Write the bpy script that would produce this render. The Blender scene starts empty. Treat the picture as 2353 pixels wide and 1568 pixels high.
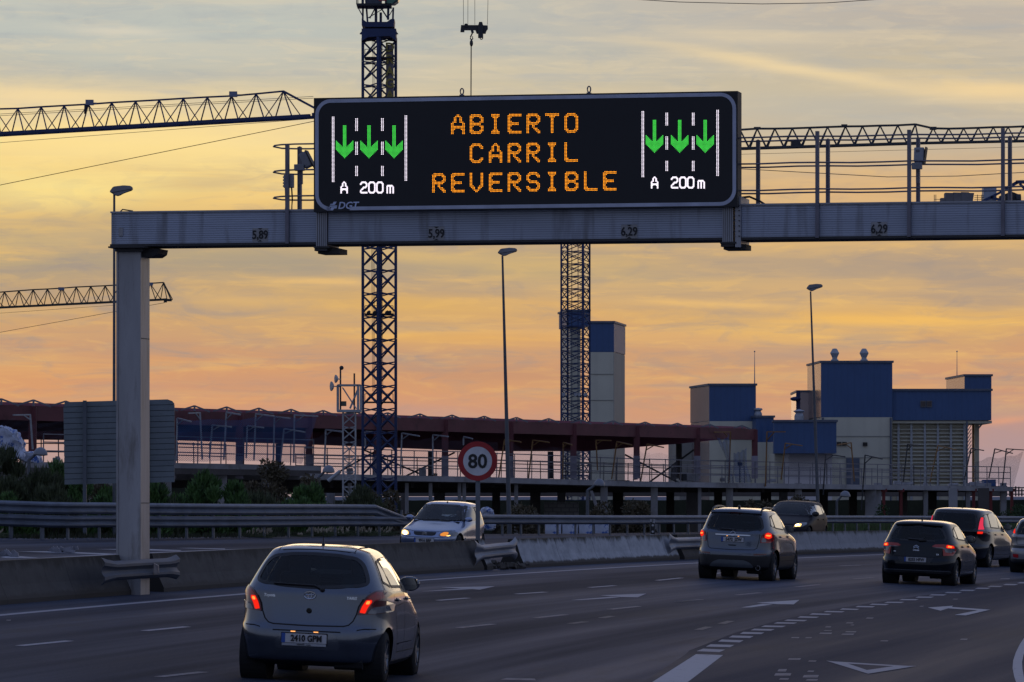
import bpy, bmesh, math, random
from mathutils import Vector, Matrix
from mathutils.bvhtree import BVHTree
from mathutils.geometry import tessellate_polygon
random.seed(7)
SC = bpy.context.scene
COL = SC.collection
# ------------------------------------------------------------------ camera
F, CX, HZ, HC = 11500.0, 1176.5, 1165.0, 2.65      # survey units of the photograph: focal length, centre, eye level, eye height
cam = bpy.data.cameras.new('camera'); camo = bpy.data.objects.new('camera', cam); COL.objects.link(camo)
camo.location = (0, 0, HC); camo.rotation_euler = (math.pi/2, 0, 0)
cam.sensor_width = 36; cam.lens = F/2353*36; cam.shift_y = (HZ-784)/2353
cam.clip_start = 1; cam.clip_end = 30000
SC.camera = camo
SC.view_settings.view_transform = 'Standard'; SC.view_settings.look = 'None'
SC.view_settings.exposure = 0; SC.view_settings.gamma = 1
SC.render.engine = 'CYCLES'
try:
    SC.cycles.max_bounces = 6; SC.cycles.transparent_max_bounces = 24; SC.cycles.use_denoising = True
except Exception: pass
# ------------------------------------------------------------------ sky
def srgb(r, g, b):
    f = lambda c: (c/255/12.92) if c/255 <= .04045 else ((c/255+.055)/1.055)**2.4
    return (f(r), f(g), f(b), 1)
W = bpy.data.worlds.new("World"); SC.world = W; W.use_nodes = True
nt = W.node_tree; nt.nodes.clear()
def N(t, **k):
    n = nt.nodes.new(t)
    for a, b in k.items(): setattr(n, a, b)
    return n
def L(a, b): nt.links.new(a, b)
def M(op, a, b=None, c=None, clamp=False):
    n = N('ShaderNodeMath', operation=op); n.use_clamp = clamp
    for i, v in enumerate((a, b, c)):
        if v is None: continue
        if isinstance(v, (int, float)): n.inputs[i].default_value = v
        else: L(v, n.inputs[i])
    return n.outputs[0]
def SS(x, a, b):   # smoothstep a..b
    n = N('ShaderNodeMapRange', interpolation_type='SMOOTHSTEP')
    L(x, n.inputs[0]); n.inputs[1].default_value = a; n.inputs[2].default_value = b
    return n.outputs[0]
def MIX(f, a, b, bt='MIX'):
    n = N('ShaderNodeMix', data_type='RGBA', blend_type=bt)
    if isinstance(f, (int, float)): n.inputs[0].default_value = f
    else: L(f, n.inputs[0])
    for i, v in ((6, a), (7, b)):
        if isinstance(v, tuple): n.inputs[i].default_value = v
        else: L(v, n.inputs[i])
    return n.outputs[2]
tc = N('ShaderNodeTexCoord'); sep = N('ShaderNodeSeparateXYZ'); L(tc.outputs['Generated'], sep.inputs[0])
dx, dy, dz = sep.outputs
AZ = M('DIVIDE', dx, M('MAXIMUM', dy, .05))        # tangent of azimuth from the sunset direction
EL = M('MULTIPLY', dz, 9.87)                       # 1.0 = 5.8 degrees above the horizon
comb = N('ShaderNodeCombineXYZ'); L(M('MULTIPLY', AZ, 9.87), comb.inputs[0]); L(EL, comb.inputs[2])
def NOISE(sx, sz, scale, det, rough, dist=0, off=0, ang=0):
    m = N('ShaderNodeMapping'); L(comb.outputs[0], m.inputs[0]); m.inputs['Scale'].default_value = (sx, 1, sz)
    m.inputs['Location'].default_value = (off, off*.7, off*.3); m.inputs['Rotation'].default_value = (0, ang, 0)
    n = N('ShaderNodeTexNoise'); n.inputs['Scale'].default_value = scale; n.inputs['Detail'].default_value = det
    n.inputs['Roughness'].default_value = rough; n.inputs['Distortion'].default_value = dist
    L(m.outputs[0], n.inputs[0]); return n.outputs[0]
n1 = NOISE(.8, 4.5, 1.6, 5, .55, .4, 3.1, .06); n2 = NOISE(1.0, 17, 1.5, 5, .55, .4, 8.3, .06); n3 = NOISE(.5, 2.2, 1.1, 3, .5, .2, 5.5, -.05)
n4 = NOISE(.85, 9.5, 2.6, 5, .55, .5, 1.7, .08)
warp = M('ADD', M('MULTIPLY', M('SUBTRACT', n1, .5), .20), M('MULTIPLY', M('SUBTRACT', n3, .5), .16))
E = M('ADD', EL, warp)
def RAMP(x, stops):
    r = N('ShaderNodeValToRGB'); cr = r.color_ramp; cr.interpolation = 'B_SPLINE'
    mx = 1.0
    while len(cr.elements) > 1: cr.elements.remove(cr.elements[0])
    first = True
    for y, c in sorted(((HZ-y)/HZ/1.1, c) for y, c in stops):
        e = cr.elements[0] if first else cr.elements.new(y)
        e.position = max(0, y); e.color = srgb(*c); first = False
    L(M('DIVIDE', x, 1.1), r.inputs[0]); return r.outputs[0]
left = RAMP(E, [(1165,(172,152,158)),(1090,(184,158,154)),(1020,(188,152,144)),(950,(218,156,112)),(880,(220,160,108)),(800,(198,154,122)),(740,(214,170,114)),(680,(196,164,124)),(610,(174,158,132)),(540,(206,176,122)),(470,(232,196,130)),(400,(254,224,146)),(320,(250,220,156)),(250,(226,206,164)),(190,(196,190,172)),(120,(184,190,184)),(0,(196,197,186))])
right = RAMP(E, [(1165,(160,146,158)),(1080,(170,150,156)),(1010,(180,148,146)),(930,(204,150,122)),(850,(212,158,114)),(780,(204,160,120)),(735,(230,180,104)),(690,(202,166,124)),(620,(184,158,132)),(540,(192,164,128)),(460,(222,180,126)),(400,(212,180,140)),(330,(196,180,156)),(270,(190,180,164)),(210,(214,194,156)),(150,(196,184,162)),(80,(186,178,168)),(0,(198,184,166))])
lr = SS(AZ, -.06, .085)
sky = MIX(lr, left, right)
n5 = NOISE(2.6, 11, 2.4, 7, .62, 1.0, 12.3, .09); n6 = NOISE(5, 26, 2.0, 6, .6, .6, 4.4, .07)
bright = M('ADD', M('MULTIPLY', SS(n2, .47, .66), .65), M('MULTIPLY', SS(n6, .50, .66), .45), clamp=True); dark = M('ADD', M('MULTIPLY', SS(n4, .46, .66), .6), M('MULTIPLY', SS(n5, .48, .66), .5), clamp=True)
band = M('MULTIPLY', SS(EL, .10, .28), M('SUBTRACT', 1, SS(EL, .62, .72)))
band2 = SS(EL, .68, .80)
sky = MIX(M('MULTIPLY', M('MULTIPLY', bright, band), .46), sky, srgb(246,196,112))
sky = MIX(M('MULTIPLY', M('MULTIPLY', dark, band), .60), sky, srgb(158,146,140))
sky = MIX(M('MULTIPLY', M('MULTIPLY', bright, band2), .35), sky, srgb(238,216,176))
sky = MIX(M('MULTIPLY', M('MULTIPLY', dark, band2), .42), sky, srgb(166,172,176))
# cirrus banks: (x, y, half length, half height, tilt down to the right, colour, strength)
def bank(base, x, y, w, h, tilt, col, k):
    u = M('SUBTRACT', AZ, (x-CX)/F); v = M('SUBTRACT', EL, (HZ-y)/HZ)
    u = M('DIVIDE', u, w/F); v2 = M('ADD', v, M('MULTIPLY', u, tilt/HZ))
    v2 = M('ADD', v2, M('MULTIPLY', M('SUBTRACT', n4, .5), h*1.3/HZ)); v2 = M('DIVIDE', v2, h/HZ)
    r = M('ADD', M('MULTIPLY', u, u), M('MULTIPLY', v2, v2))
    g = M('POWER', 2.718, M('MULTIPLY', r, -1.0))
    g = M('MULTIPLY', g, M('ADD', .45, M('MULTIPLY', n2, 1.1)), clamp=True)
    return MIX(M('MULTIPLY', g, k, clamp=True), base, srgb(*col))
for b in [(1830,165,330,17,60,(240,214,166),.8), (2290,215,230,24,10,(246,214,158),.8), (1720,90,200,25,15,(222,204,172),.5), (270,80,130,12,6,(226,214,190),.6),
          (90,225,170,22,6,(246,218,164),.7), (120,440,300,45,0,(255,232,150),.6), (300,330,420,40,-10,(255,226,152),.5), (230,520,260,30,0,(200,172,128),.5),
          (1850,250,280,40,10,(190,184,170),.7), (1960,735,360,14,6,(246,190,98),.6), (900,700,260,26,14,(226,178,100),.6), (1050,780,300,18,6,(240,182,92),.5),
          (560,690,170,16,6,(240,190,110),.5), (640,600,260,34,6,(170,156,134),.7), (1250,620,280,26,8,(206,176,120),.5), (1900,620,320,26,6,(184,160,132),.6),
          (1650,700,220,9,8,(246,196,116),.6), (760,650,150,9,5,(244,196,120),.5), (1120,860,260,20,5,(190,142,116),.5), (600,880,300,24,0,(190,146,126),.45), (1800,810,300,16,5,(200,156,124),.5),
          (2300,970,60,8,-6,(226,160,124),.7), (950,590,200,16,8,(230,190,120),.5), (2150,540,300,20,4,(214,176,118),.5), (2050,440,300,30,0,(226,182,124),.5)]:
    sky = bank(sky, *b)
# rest of the dome: dusk blue away from the sunset, from the physical sky plus a thin overcast veil
nish = N('ShaderNodeTexSky', sky_type='NISHITA'); nish.sun_disc = False
nish.sun_elevation = math.radians(1.5); nish.sun_rotation = math.radians(3); nish.dust_density = 2.0; nish.ozone_density = 2.5
nb = N('ShaderNodeVectorMath', operation='SCALE'); L(nish.outputs[0], nb.inputs[0]); nb.inputs['Scale'].default_value = .03
veil_n = N('ShaderNodeTexNoise'); veil_n.inputs['Scale'].default_value = 2.2; veil_n.inputs['Detail'].default_value = 4; L(tc.outputs['Generated'], veil_n.inputs[0])
veil = MIX(SS(dz, -.05, .7), (.25, .275, .36, 1), (.155, .215, .42, 1))
veil = MIX(M('MULTIPLY', SS(veil_n.outputs[0], .4, .7), .35), veil, (.20, .20, .26, 1))
warmside = MIX(SS(dz, .07, .30), (.60, .54, .46, 1), (.18, .23, .38, 1))
veil = MIX(SS(dy, .55, .97), veil, warmside)
rest = MIX(1.0, nb.outputs[0], veil, 'ADD')
front = M('MULTIPLY', SS(dy, .80, .97), M('SUBTRACT', 1, SS(EL, 1.0, 1.9)))
final = MIX(front, rest, sky)
bg = N('ShaderNodeBackground'); L(final, bg.inputs[0]); bg.inputs[1].default_value = 1.0
wo = N('ShaderNodeOutputWorld'); L(bg.outputs[0], wo.inputs[0])
# the last glow of the sun, veiled by cloud, low in front of the camera
sl = bpy.data.lights.new('sun', 'SUN'); sl.energy = .12; sl.angle = math.radians(20); sl.color = (1, .72, .42)
so = bpy.data.objects.new('sun', sl); COL.objects.link(so); so.rotation_euler = (math.radians(-86), 0, math.radians(-3))
so.location = (0, 50, 60)

# ------------------------------------------------------------------ helpers
WM = {}
def P(x, y, Y): return Vector(((x-CX)*Y/F, Y, HC+(HZ-y)*Y/F))
A_ = (HZ-996-.0402*CX)/F; B_ = .0402
def zr(X, Y): return A_*Y - B_*X
def G(x, y, dz=0.0):
    s = (y-996-.0402*x)/2.65; X = (x-CX)/s; Y = F/s
    return Vector((X, Y, zr(X, Y)+dz))
UPN = Vector((B_, -A_, 1)).normalized()
CR = {'c1':(0,0,.3418),'c2':(689.4,0,.3664),'c3':(1493.7,0,.3664),'c4':(0,517,.3418),'c5':(0,861.7,.3418),'c6':(689.4,804.3,.3418),'c7':(1436.2,689.4,.3898),
      'r1':(488.3,1206.4,.2319),'r2':(1551.1,1120.2,.3408),'r3':(976.6,1149,.293),'r4':(0,1149,.2198),'r5':(890.4,1120.2,.14655),
      'z1':(804.3,0,.14655),'z2':(0,896.2,.1832),'z3':(2068.1,344.7,.1211),'z4':(620.4,310.2,.11355),'z5':(1666,1005.3,.292)}
def D(k, x, y): o = CR[k]; return (o[0]+x*o[2], o[1]+y*o[2])

def prop(o, label=None, cat=None, group=None, kind=None):
    if label: o['label'] = label
    if cat: o['category'] = cat
    if group: o['group'] = group
    if kind: o['kind'] = kind
    return o
def thing(name, label, cat, mat=None, group=None):
    o = bpy.data.objects.new(name, None); COL.objects.link(o)
    m = mat if isinstance(mat, Matrix) else Matrix.Translation(mat or (0, 0, 0))
    o.matrix_world = m; WM[o] = m.copy(); o.empty_display_size = .2
    prop(o, label, cat, group); return o
class B:
    def __init__(s): s.bm = bmesh.new(); s.uv = None
    def box(s, c, sz, rot=None, bev=0):
        m = Matrix.Translation(c) @ (rot.to_4x4() if rot else Matrix()) @ Matrix.Diagonal((sz[0], sz[1], sz[2], 1))
        r = bmesh.ops.create_cube(s.bm, size=1, matrix=m)
        if bev:
            es = list({e for v in r['verts'] for e in v.link_edges})
            bmesh.ops.bevel(s.bm, geom=es, offset=bev, segments=2, affect='EDGES', profile=.6)
        return s
    def bar(s, a, b, w, h=None, up=None):
        a, b = Vector(a), Vector(b); d = b-a; l = d.length
        if l < 1e-6: return s
        d /= l; up = Vector(up or (0, 0, 1))
        if abs(d.dot(up)) > .98: up = Vector((0, 1, 0)) if abs(d.y) < .9 else Vector((1, 0, 0))
        x = d.cross(up).normalized(); z = x.cross(d)
        m = Matrix((x, d, z)).transposed()
        return s.box((a+b)/2, (w, l, h or w), m)
    def tube(s, a, b, r, r2=None, n=8, cap=True):
        a, b = Vector(a), Vector(b); d = b-a; l = d.length
        if l < 1e-6: return s
        q = d.to_track_quat('Z', 'Y').to_matrix().to_4x4()
        bmesh.ops.create_cone(s.bm, cap_ends=cap, segments=n, radius1=r, radius2=r if r2 is None else r2, depth=l, matrix=Matrix.Translation((a+b)/2) @ q)
        return s
    def path(s, pts, r, n=6):
        pts = [Vector(p) for p in pts]; rings = []
        for i, p in enumerate(pts):
            d = (pts[min(i+1, len(pts)-1)]-pts[max(i-1, 0)]).normalized()
            u = d.cross(Vector((0, 0, 1)))
            if u.length < .05: u = d.cross(Vector((0, 1, 0)))
            u.normalize(); v = u.cross(d)
            rings.append([s.bm.verts.new(p+(u*math.cos(2*math.pi*k/n)+v*math.sin(2*math.pi*k/n))*r) for k in range(n)])
        for a, b in zip(rings, rings[1:]):
            for k in range(n): s.bm.faces.new((a[k], a[(k+1) % n], b[(k+1) % n], b[k]))
        s.bm.faces.new(rings[0][::-1]); s.bm.faces.new(rings[-1]); return s
    def prism(s, pts, dv):      # polygon (3D points) extruded by dv
        dv = Vector(dv); pts = [Vector(p) for p in pts]
        a = [s.bm.verts.new(p) for p in pts]; b = [s.bm.verts.new(p+dv) for p in pts]; n = len(a)
        s.bm.faces.new(a); s.bm.faces.new(b[::-1])
        for i in range(n): s.bm.faces.new((a[i], b[i], b[(i+1) % n], a[(i+1) % n]))
        return s
    def poly(s, pts):
        s.bm.faces.new([s.bm.verts.new(Vector(p)) for p in pts]); return s
    def sphere(s, c, r, sc=(1, 1, 1), u=12, v=8, rot=None):
        m = Matrix.Translation(c) @ (rot.to_4x4() if rot else Matrix()) @ Matrix.Diagonal((r*sc[0], r*sc[1], r*sc[2], 1))
        bmesh.ops.create_uvsphere(s.bm, u_segments=u, v_segments=v, radius=1, matrix=m); return s
    def lathe(s, prof, c=(0, 0, 0), axis=None, n=20):   # prof (r, h) round axis
        q = Vector(axis or (0, 0, 1)).to_track_quat('Z', 'Y').to_matrix().to_4x4(); m = Matrix.Translation(c) @ q; rings = []
        for r, h in prof: rings.append([s.bm.verts.new(m @ Vector((r*math.cos(2*math.pi*k/n), r*math.sin(2*math.pi*k/n), h))) for k in range(n)])
        for a, b in zip(rings, rings[1:]):
            for k in range(n): s.bm.faces.new((a[k], a[(k+1) % n], b[(k+1) % n], b[k]))
        return s
    def sweep(s, pts, prof, closed=True, cap=True, up=Vector((0, 0, 1)), ends=None):
        """profile (lateral to the right, height) swept along pts; uv = (distance, profile length)"""
        pts = [Vector(p) for p in pts]; uvl = s.bm.loops.layers.uv.verify(); rings = []; dist = [0]
        for i in range(1, len(pts)): dist.append(dist[-1]+(pts[i]-pts[i-1]).length)
        pl = [0]
        pp = prof+[prof[0]] if closed else prof
        for i in range(1, len(pp)): pl.append(pl[-1]+math.hypot(pp[i][0]-pp[i-1][0], pp[i][1]-pp[i-1][1]))
        for i, p in enumerate(pts):
            d = (pts[min(i+1, len(pts)-1)]-pts[max(i-1, 0)]); d.z = 0; d.normalize(); r = Vector((d.y, -d.x, 0))
            k = 1.0
            if ends: k = ends(i/(len(pts)-1))
            rings.append([s.bm.verts.new(p+r*a*(1 if not ends else 1)+up*b*k) for a, b in prof])
        n = len(prof)
        for i in range(len(pts)-1):
            for k in range(n if closed else n-1):
                f = s.bm.faces.new((rings[i][k], rings[i][(k+1) % n], rings[i+1][(k+1) % n], rings[i+1][k]))
                for l, uv in zip(f.loops, ((dist[i], pl[k]), (dist[i], pl[k+1]), (dist[i+1], pl[k+1]), (dist[i+1], pl[k]))): l[uvl].uv = uv
        if cap and closed: s.bm.faces.new(rings[0][::-1]); s.bm.faces.new(rings[-1])
        return s
    def build(s, name, mat, parent=None, smooth=False, m=None, keep=False):
        """geometry is in world space (or in the space given by m); stored relative to its parent"""
        if not keep: bmesh.ops.recalc_face_normals(s.bm, faces=s.bm.faces)
        me = bpy.data.meshes.new(name); s.bm.to_mesh(me); s.bm.free()
        return link(me, name, mat, parent, smooth, m)
def link(me, name, mat, parent=None, smooth=False, m=None):
    if m is not None: me.transform(m)
    o = bpy.data.objects.new(name, me); COL.objects.link(o)
    if parent is not None:
        me.transform(WM[parent].inverted()); o.parent = parent; WM[o] = WM[parent].copy()
    else:
        if len(me.vertices):
            xs = [v.co for v in me.vertices]
            c = Vector(((min(v.x for v in xs)+max(v.x for v in xs))/2, (min(v.y for v in xs)+max(v.y for v in xs))/2, min(v.z for v in xs)))
            me.transform(Matrix.Translation(-c)); o.location = c; WM[o] = Matrix.Translation(c)
        else: WM[o] = Matrix()
    for mm in (mat if isinstance(mat, (list, tuple)) else [mat]):
        if mm: me.materials.append(mm)
    if smooth:
        for p in me.polygons: p.use_smooth = True
        if smooth != 'all':
            try: me.set_sharp_from_angle(angle=math.radians(35 if smooth is True else smooth))
            except Exception: pass
    return o
def textmesh(s, size, bold=0.0, shear=0.0, align='CENTER', ext=.004, sx=1.0):
    cu = bpy.data.curves.new('t', 'FONT'); cu.body = s; cu.size = size; cu.align_x = align; cu.align_y = 'CENTER'; cu.extrude = ext; cu.offset = bold; cu.shear = shear; cu.resolution_u = 3
    ob = bpy.data.objects.new('t', cu); COL.objects.link(ob); dg = bpy.context.evaluated_depsgraph_get(); dg.update()
    me = bpy.data.meshes.new_from_object(ob.evaluated_get(dg)); bpy.data.objects.remove(ob); bpy.data.curves.remove(cu)
    me.transform(Matrix.Diagonal((sx, 1, 1, 1))); return me
def frame(o, x, z):     # text plane: x along x, y of the text along z
    x = Vector(x).normalized(); z = Vector(z).normalized(); n = x.cross(z)
    m = Matrix((x, z, n)).transposed().to_4x4(); m.translation = Vector(o); return m
def copy_tree(o, m):
    c = o.copy(); COL.objects.link(c); c.matrix_world = m; WM[c] = m.copy()
    def rec(src, dst):
        for ch in [x for x in bpy.data.objects if x.parent == src]:
            k = ch.copy(); COL.objects.link(k); k.parent = dst; WM[k] = m.copy(); rec(ch, k)
    rec(o, c); return c
# ------------------------------------------------------------------ materials
MT = {}
def mat(name, col, rough=.6, metal=0.0, var=.18, scale=2.0, bump=0.0, bscale=None, coat=0.0, emis=None, es=1.0, spec=.5, stretch=(1, 1, 1), col2=None, c2a=.55, c2b=.75):
    if name in MT: return MT[name]
    m = bpy.data.materials.new(name); m.use_nodes = True; t = m.node_tree; b = t.nodes['Principled BSDF']
    b.inputs['Roughness'].default_value = rough; b.inputs['Metallic'].default_value = metal
    b.inputs['Specular IOR Level'].default_value = spec
    if coat: b.inputs['Coat Weight'].default_value = coat; b.inputs['Coat Roughness'].default_value = .06
    c = Vector(col[:3])
    tcn = t.nodes.new('ShaderNodeTexCoord'); mp = t.nodes.new('ShaderNodeMapping'); mp.inputs['Scale'].default_value = stretch
    t.links.new(tcn.outputs['Object'], mp.inputs[0])
    n = t.nodes.new('ShaderNodeTexNoise'); n.inputs['Scale'].default_value = scale; n.inputs['Detail'].default_value = 6; n.inputs['Roughness'].default_value = .62
    t.links.new(mp.outputs[0], n.inputs[0])
    mx = t.nodes.new('ShaderNodeMix'); mx.data_type = 'RGBA'; mr = t.nodes.new('ShaderNodeMapRange'); mr.inputs[1].default_value = .3; mr.inputs[2].default_value = .7
    t.links.new(n.outputs[0], mr.inputs[0]); t.links.new(mr.outputs[0], mx.inputs[0])
    mx.inputs[6].default_value = (*(c*(1-var)), 1); mx.inputs[7].default_value = (*(c*(1+var)), 1)
    out = mx.outputs[2]
    if col2:
        n2 = t.nodes.new('ShaderNodeTexNoise'); n2.inputs['Scale'].default_value = scale*2.7; n2.inputs['Detail'].default_value = 8; n2.inputs['Roughness'].default_value = .7
        t.links.new(mp.outputs[0], n2.inputs[0]); r2 = t.nodes.new('ShaderNodeMapRange'); r2.inputs[1].default_value = c2a; r2.inputs[2].default_value = c2b
        t.links.new(n2.outputs[0], r2.inputs[0]); m2 = t.nodes.new('ShaderNodeMix'); m2.data_type = 'RGBA'; t.links.new(r2.outputs[0], m2.inputs[0]); t.links.new(out, m2.inputs[6]); m2.inputs[7].default_value = (*col2[:3], 1); out = m2.outputs[2]
    t.links.new(out, b.inputs['Base Color'])
    if bump:
        bn = t.nodes.new('ShaderNodeTexNoise'); bn.inputs['Scale'].default_value = bscale or scale*8; bn.inputs['Detail'].default_value = 4
        t.links.new(mp.outputs[0], bn.inputs[0]); bu = t.nodes.new('ShaderNodeBump'); bu.inputs['Strength'].default_value = bump; bu.inputs['Distance'].default_value = .03
        t.links.new(bn.outputs[0], bu.inputs['Height']); t.links.new(bu.outputs[0], b.inputs['Normal'])
    if emis: b.inputs['Emission Color'].default_value = (*emis[:3], 1); b.inputs['Emission Strength'].default_value = es
    MT[name] = m; return m
def glassmat(name, tint, boost=1.0, rough=.02, refl=1.0, glare=.03):
    m = bpy.data.materials.new(name); m.use_nodes = True; t = m.node_tree; t.nodes.clear()
    o = t.nodes.new('ShaderNodeOutputMaterial'); tr = t.nodes.new('ShaderNodeBsdfTransparent'); tr.inputs[0].default_value = (*tint, 1)
    gl = t.nodes.new('ShaderNodeBsdfGlossy'); gl.inputs['Roughness'].default_value = rough; gl.inputs[0].default_value = (refl, refl, refl, 1)
    fr = t.nodes.new('ShaderNodeFresnel'); fr.inputs[0].default_value = 1.5
    mu = t.nodes.new('ShaderNodeMath'); mu.operation = 'MULTIPLY'; mu.inputs[1].default_value = boost; mu.use_clamp = True; t.links.new(fr.outputs[0], mu.inputs[0])
    n = t.nodes.new('ShaderNodeTexNoise'); n.inputs['Scale'].default_value = 3; bu = t.nodes.new('ShaderNodeBump'); bu.inputs['Strength'].default_value = .02
    t.links.new(n.outputs[0], bu.inputs['Height']); t.links.new(bu.outputs[0], gl.inputs['Normal'])
    df = t.nodes.new('ShaderNodeBsdfDiffuse'); df.inputs[0].default_value = (.30, .36, .40, 1); m0 = t.nodes.new('ShaderNodeMixShader'); m0.inputs[0].default_value = glare; t.links.new(tr.outputs[0], m0.inputs[1]); t.links.new(df.outputs[0], m0.inputs[2])  # pale diffuse share puts window glare into the glass colour
    mx = t.nodes.new('ShaderNodeMixShader'); t.links.new(mu.outputs[0], mx.inputs[0]); t.links.new(m0.outputs[0], mx.inputs[1]); t.links.new(gl.outputs[0], mx.inputs[2]); t.links.new(mx.outputs[0], o.inputs[0])
    return m
def emit(name, col, k):
    if name in MT: return MT[name]
    m = bpy.data.materials.new(name); m.use_nodes = True; t = m.node_tree; t.nodes.clear()
    o = t.nodes.new('ShaderNodeOutputMaterial'); e = t.nodes.new('ShaderNodeEmission'); e.inputs[0].default_value = (*col, 1); e.inputs[1].default_value = k
    t.links.new(e.outputs[0], o.inputs[0]); MT[name] = m; return m
def netmat(name, col, cell, wire):
    """diamond mesh of cords, real holes between them"""
    m = bpy.data.materials.new(name); m.use_nodes = True; t = m.node_tree; b = t.nodes['Principled BSDF']; b.inputs['Base Color'].default_value = (*col, 1); b.inputs['Roughness'].default_value = .8
    uv = t.nodes.new('ShaderNodeUVMap'); s = t.nodes.new('ShaderNodeSeparateXYZ'); t.links.new(uv.outputs[0], s.inputs[0])
    def mm(op, a, b2=None):
        n = t.nodes.new('ShaderNodeMath'); n.operation = op
        for i, v in enumerate((a, b2)):
            if v is None: continue
            if isinstance(v, (int, float)): n.inputs[i].default_value = v
            else: t.links.new(v, n.inputs[i])
        return n.outputs[0]
    res = None
    for sg in (1, -1):
        q = mm('ADD', s.outputs[0], mm('MULTIPLY', s.outputs[1], sg)); f = mm('LESS_THAN', mm('FRACT', mm('DIVIDE', q, cell)), wire)
        res = f if res is None else mm('MAXIMUM', res, f)
    t.links.new(res, b.inputs['Alpha']); return m
ALU = mat('galvanised_aluminium', (.30, .31, .35), .42, .55, .14, 1.2, .05, col2=(.2, .19, .2), c2a=.56, c2b=.8)
STEEL = mat('dull_galvanised_steel', (.22, .24, .28), .45, .6, .2, 3, .05, col2=(.12, .11, .11), c2a=.56, c2b=.8)
DARK = mat('dark_plastic', (.012, .012, .014), .55, 0, .2, 8)
BLACK = mat('black_housing', (.010, .010, .013), .6, 0, .1, 3)
RUB = mat('tyre_rubber', (.012, .012, .013), .85, 0, .25, 12, .2)
# ================================================================== setting
def Xe(Y):
    if Y > 176: return Xe(176)+(Y-176)*.315
    return 7.266e-4*Y*Y+.06629*Y-16.124
def head(Y): return math.atan(min(2*7.266e-4*Y+.06629, .315))
def RP(Y, o, dz=0.0):    # point beside the left edge line of the near carriageway, o metres to the right
    h = head(Y); x = Xe(Y)+o*math.cos(h); y = Y-o*math.sin(h)
    return Vector((x, y, zr(x, y)+dz))
lpost = [(30,1237.7),(102.5,1240),(164,1240.6),(236.5,1239),(300,1239),(373.6,1239),(436.8,1238.6),(498,1238),(559,1237.3),(615,1236.4),(671,1235.4),(724.6,1234.4),(777.6,1233.4),(829.5,1233)]
rpost = [(879,1233),(930,1232.4),(977,1232),(1024,1231.4),(1070,1231),(1116,1230.5),(1161,1230.1),(1203.8,1229.9),(1245,1229.8),(1287.6,1229.6),(1328.6,1229.4),(1369.6,1229.2),(1408,1229),(1448,1228.4),(1487,1227.6)]
lp = [G(*p) for p in lpost]; rp = [G(*p) for p in rpost]
a = rp[-1]; b = rp[-4]; stepv = Vector(((a-b).x/3, (a-b).y/3, 0)); hh = math.atan2(stepv.x, stepv.y)
q = a.copy()
for i in range(52):
    hh += .0012 if i < 26 else .0003
    q = Vector((q.x+2.0*math.sin(hh), q.y+2.0*math.cos(hh), 0)); q.z = zr(q.x, q.y); rp.append(q.copy())
dirl = (lp[0]-lp[2]); dirl.z = 0; dirl.normalize(); q = lp[0].copy()
lx = []
for i in range(8): q = q+dirl*2.0; q.z = zr(q.x, q.y); lx.append(q.copy())
lp = lx[::-1]+lp
gpath = lp+rp
def Xleft(Y):
    if Y <= gpath[0].y: return gpath[0].x-(gpath[0].y-Y)*.30-1.0
    for u, v in zip(gpath, gpath[1:]):
        if u.y <= Y <= v.y: return u.x+(v.x-u.x)*(Y-u.y)/max(1e-6, v.y-u.y)-.9
    u, v = gpath[-2:]; return v.x+(Y-v.y)*(v.x-u.x)/(v.y-u.y)-.9
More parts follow.
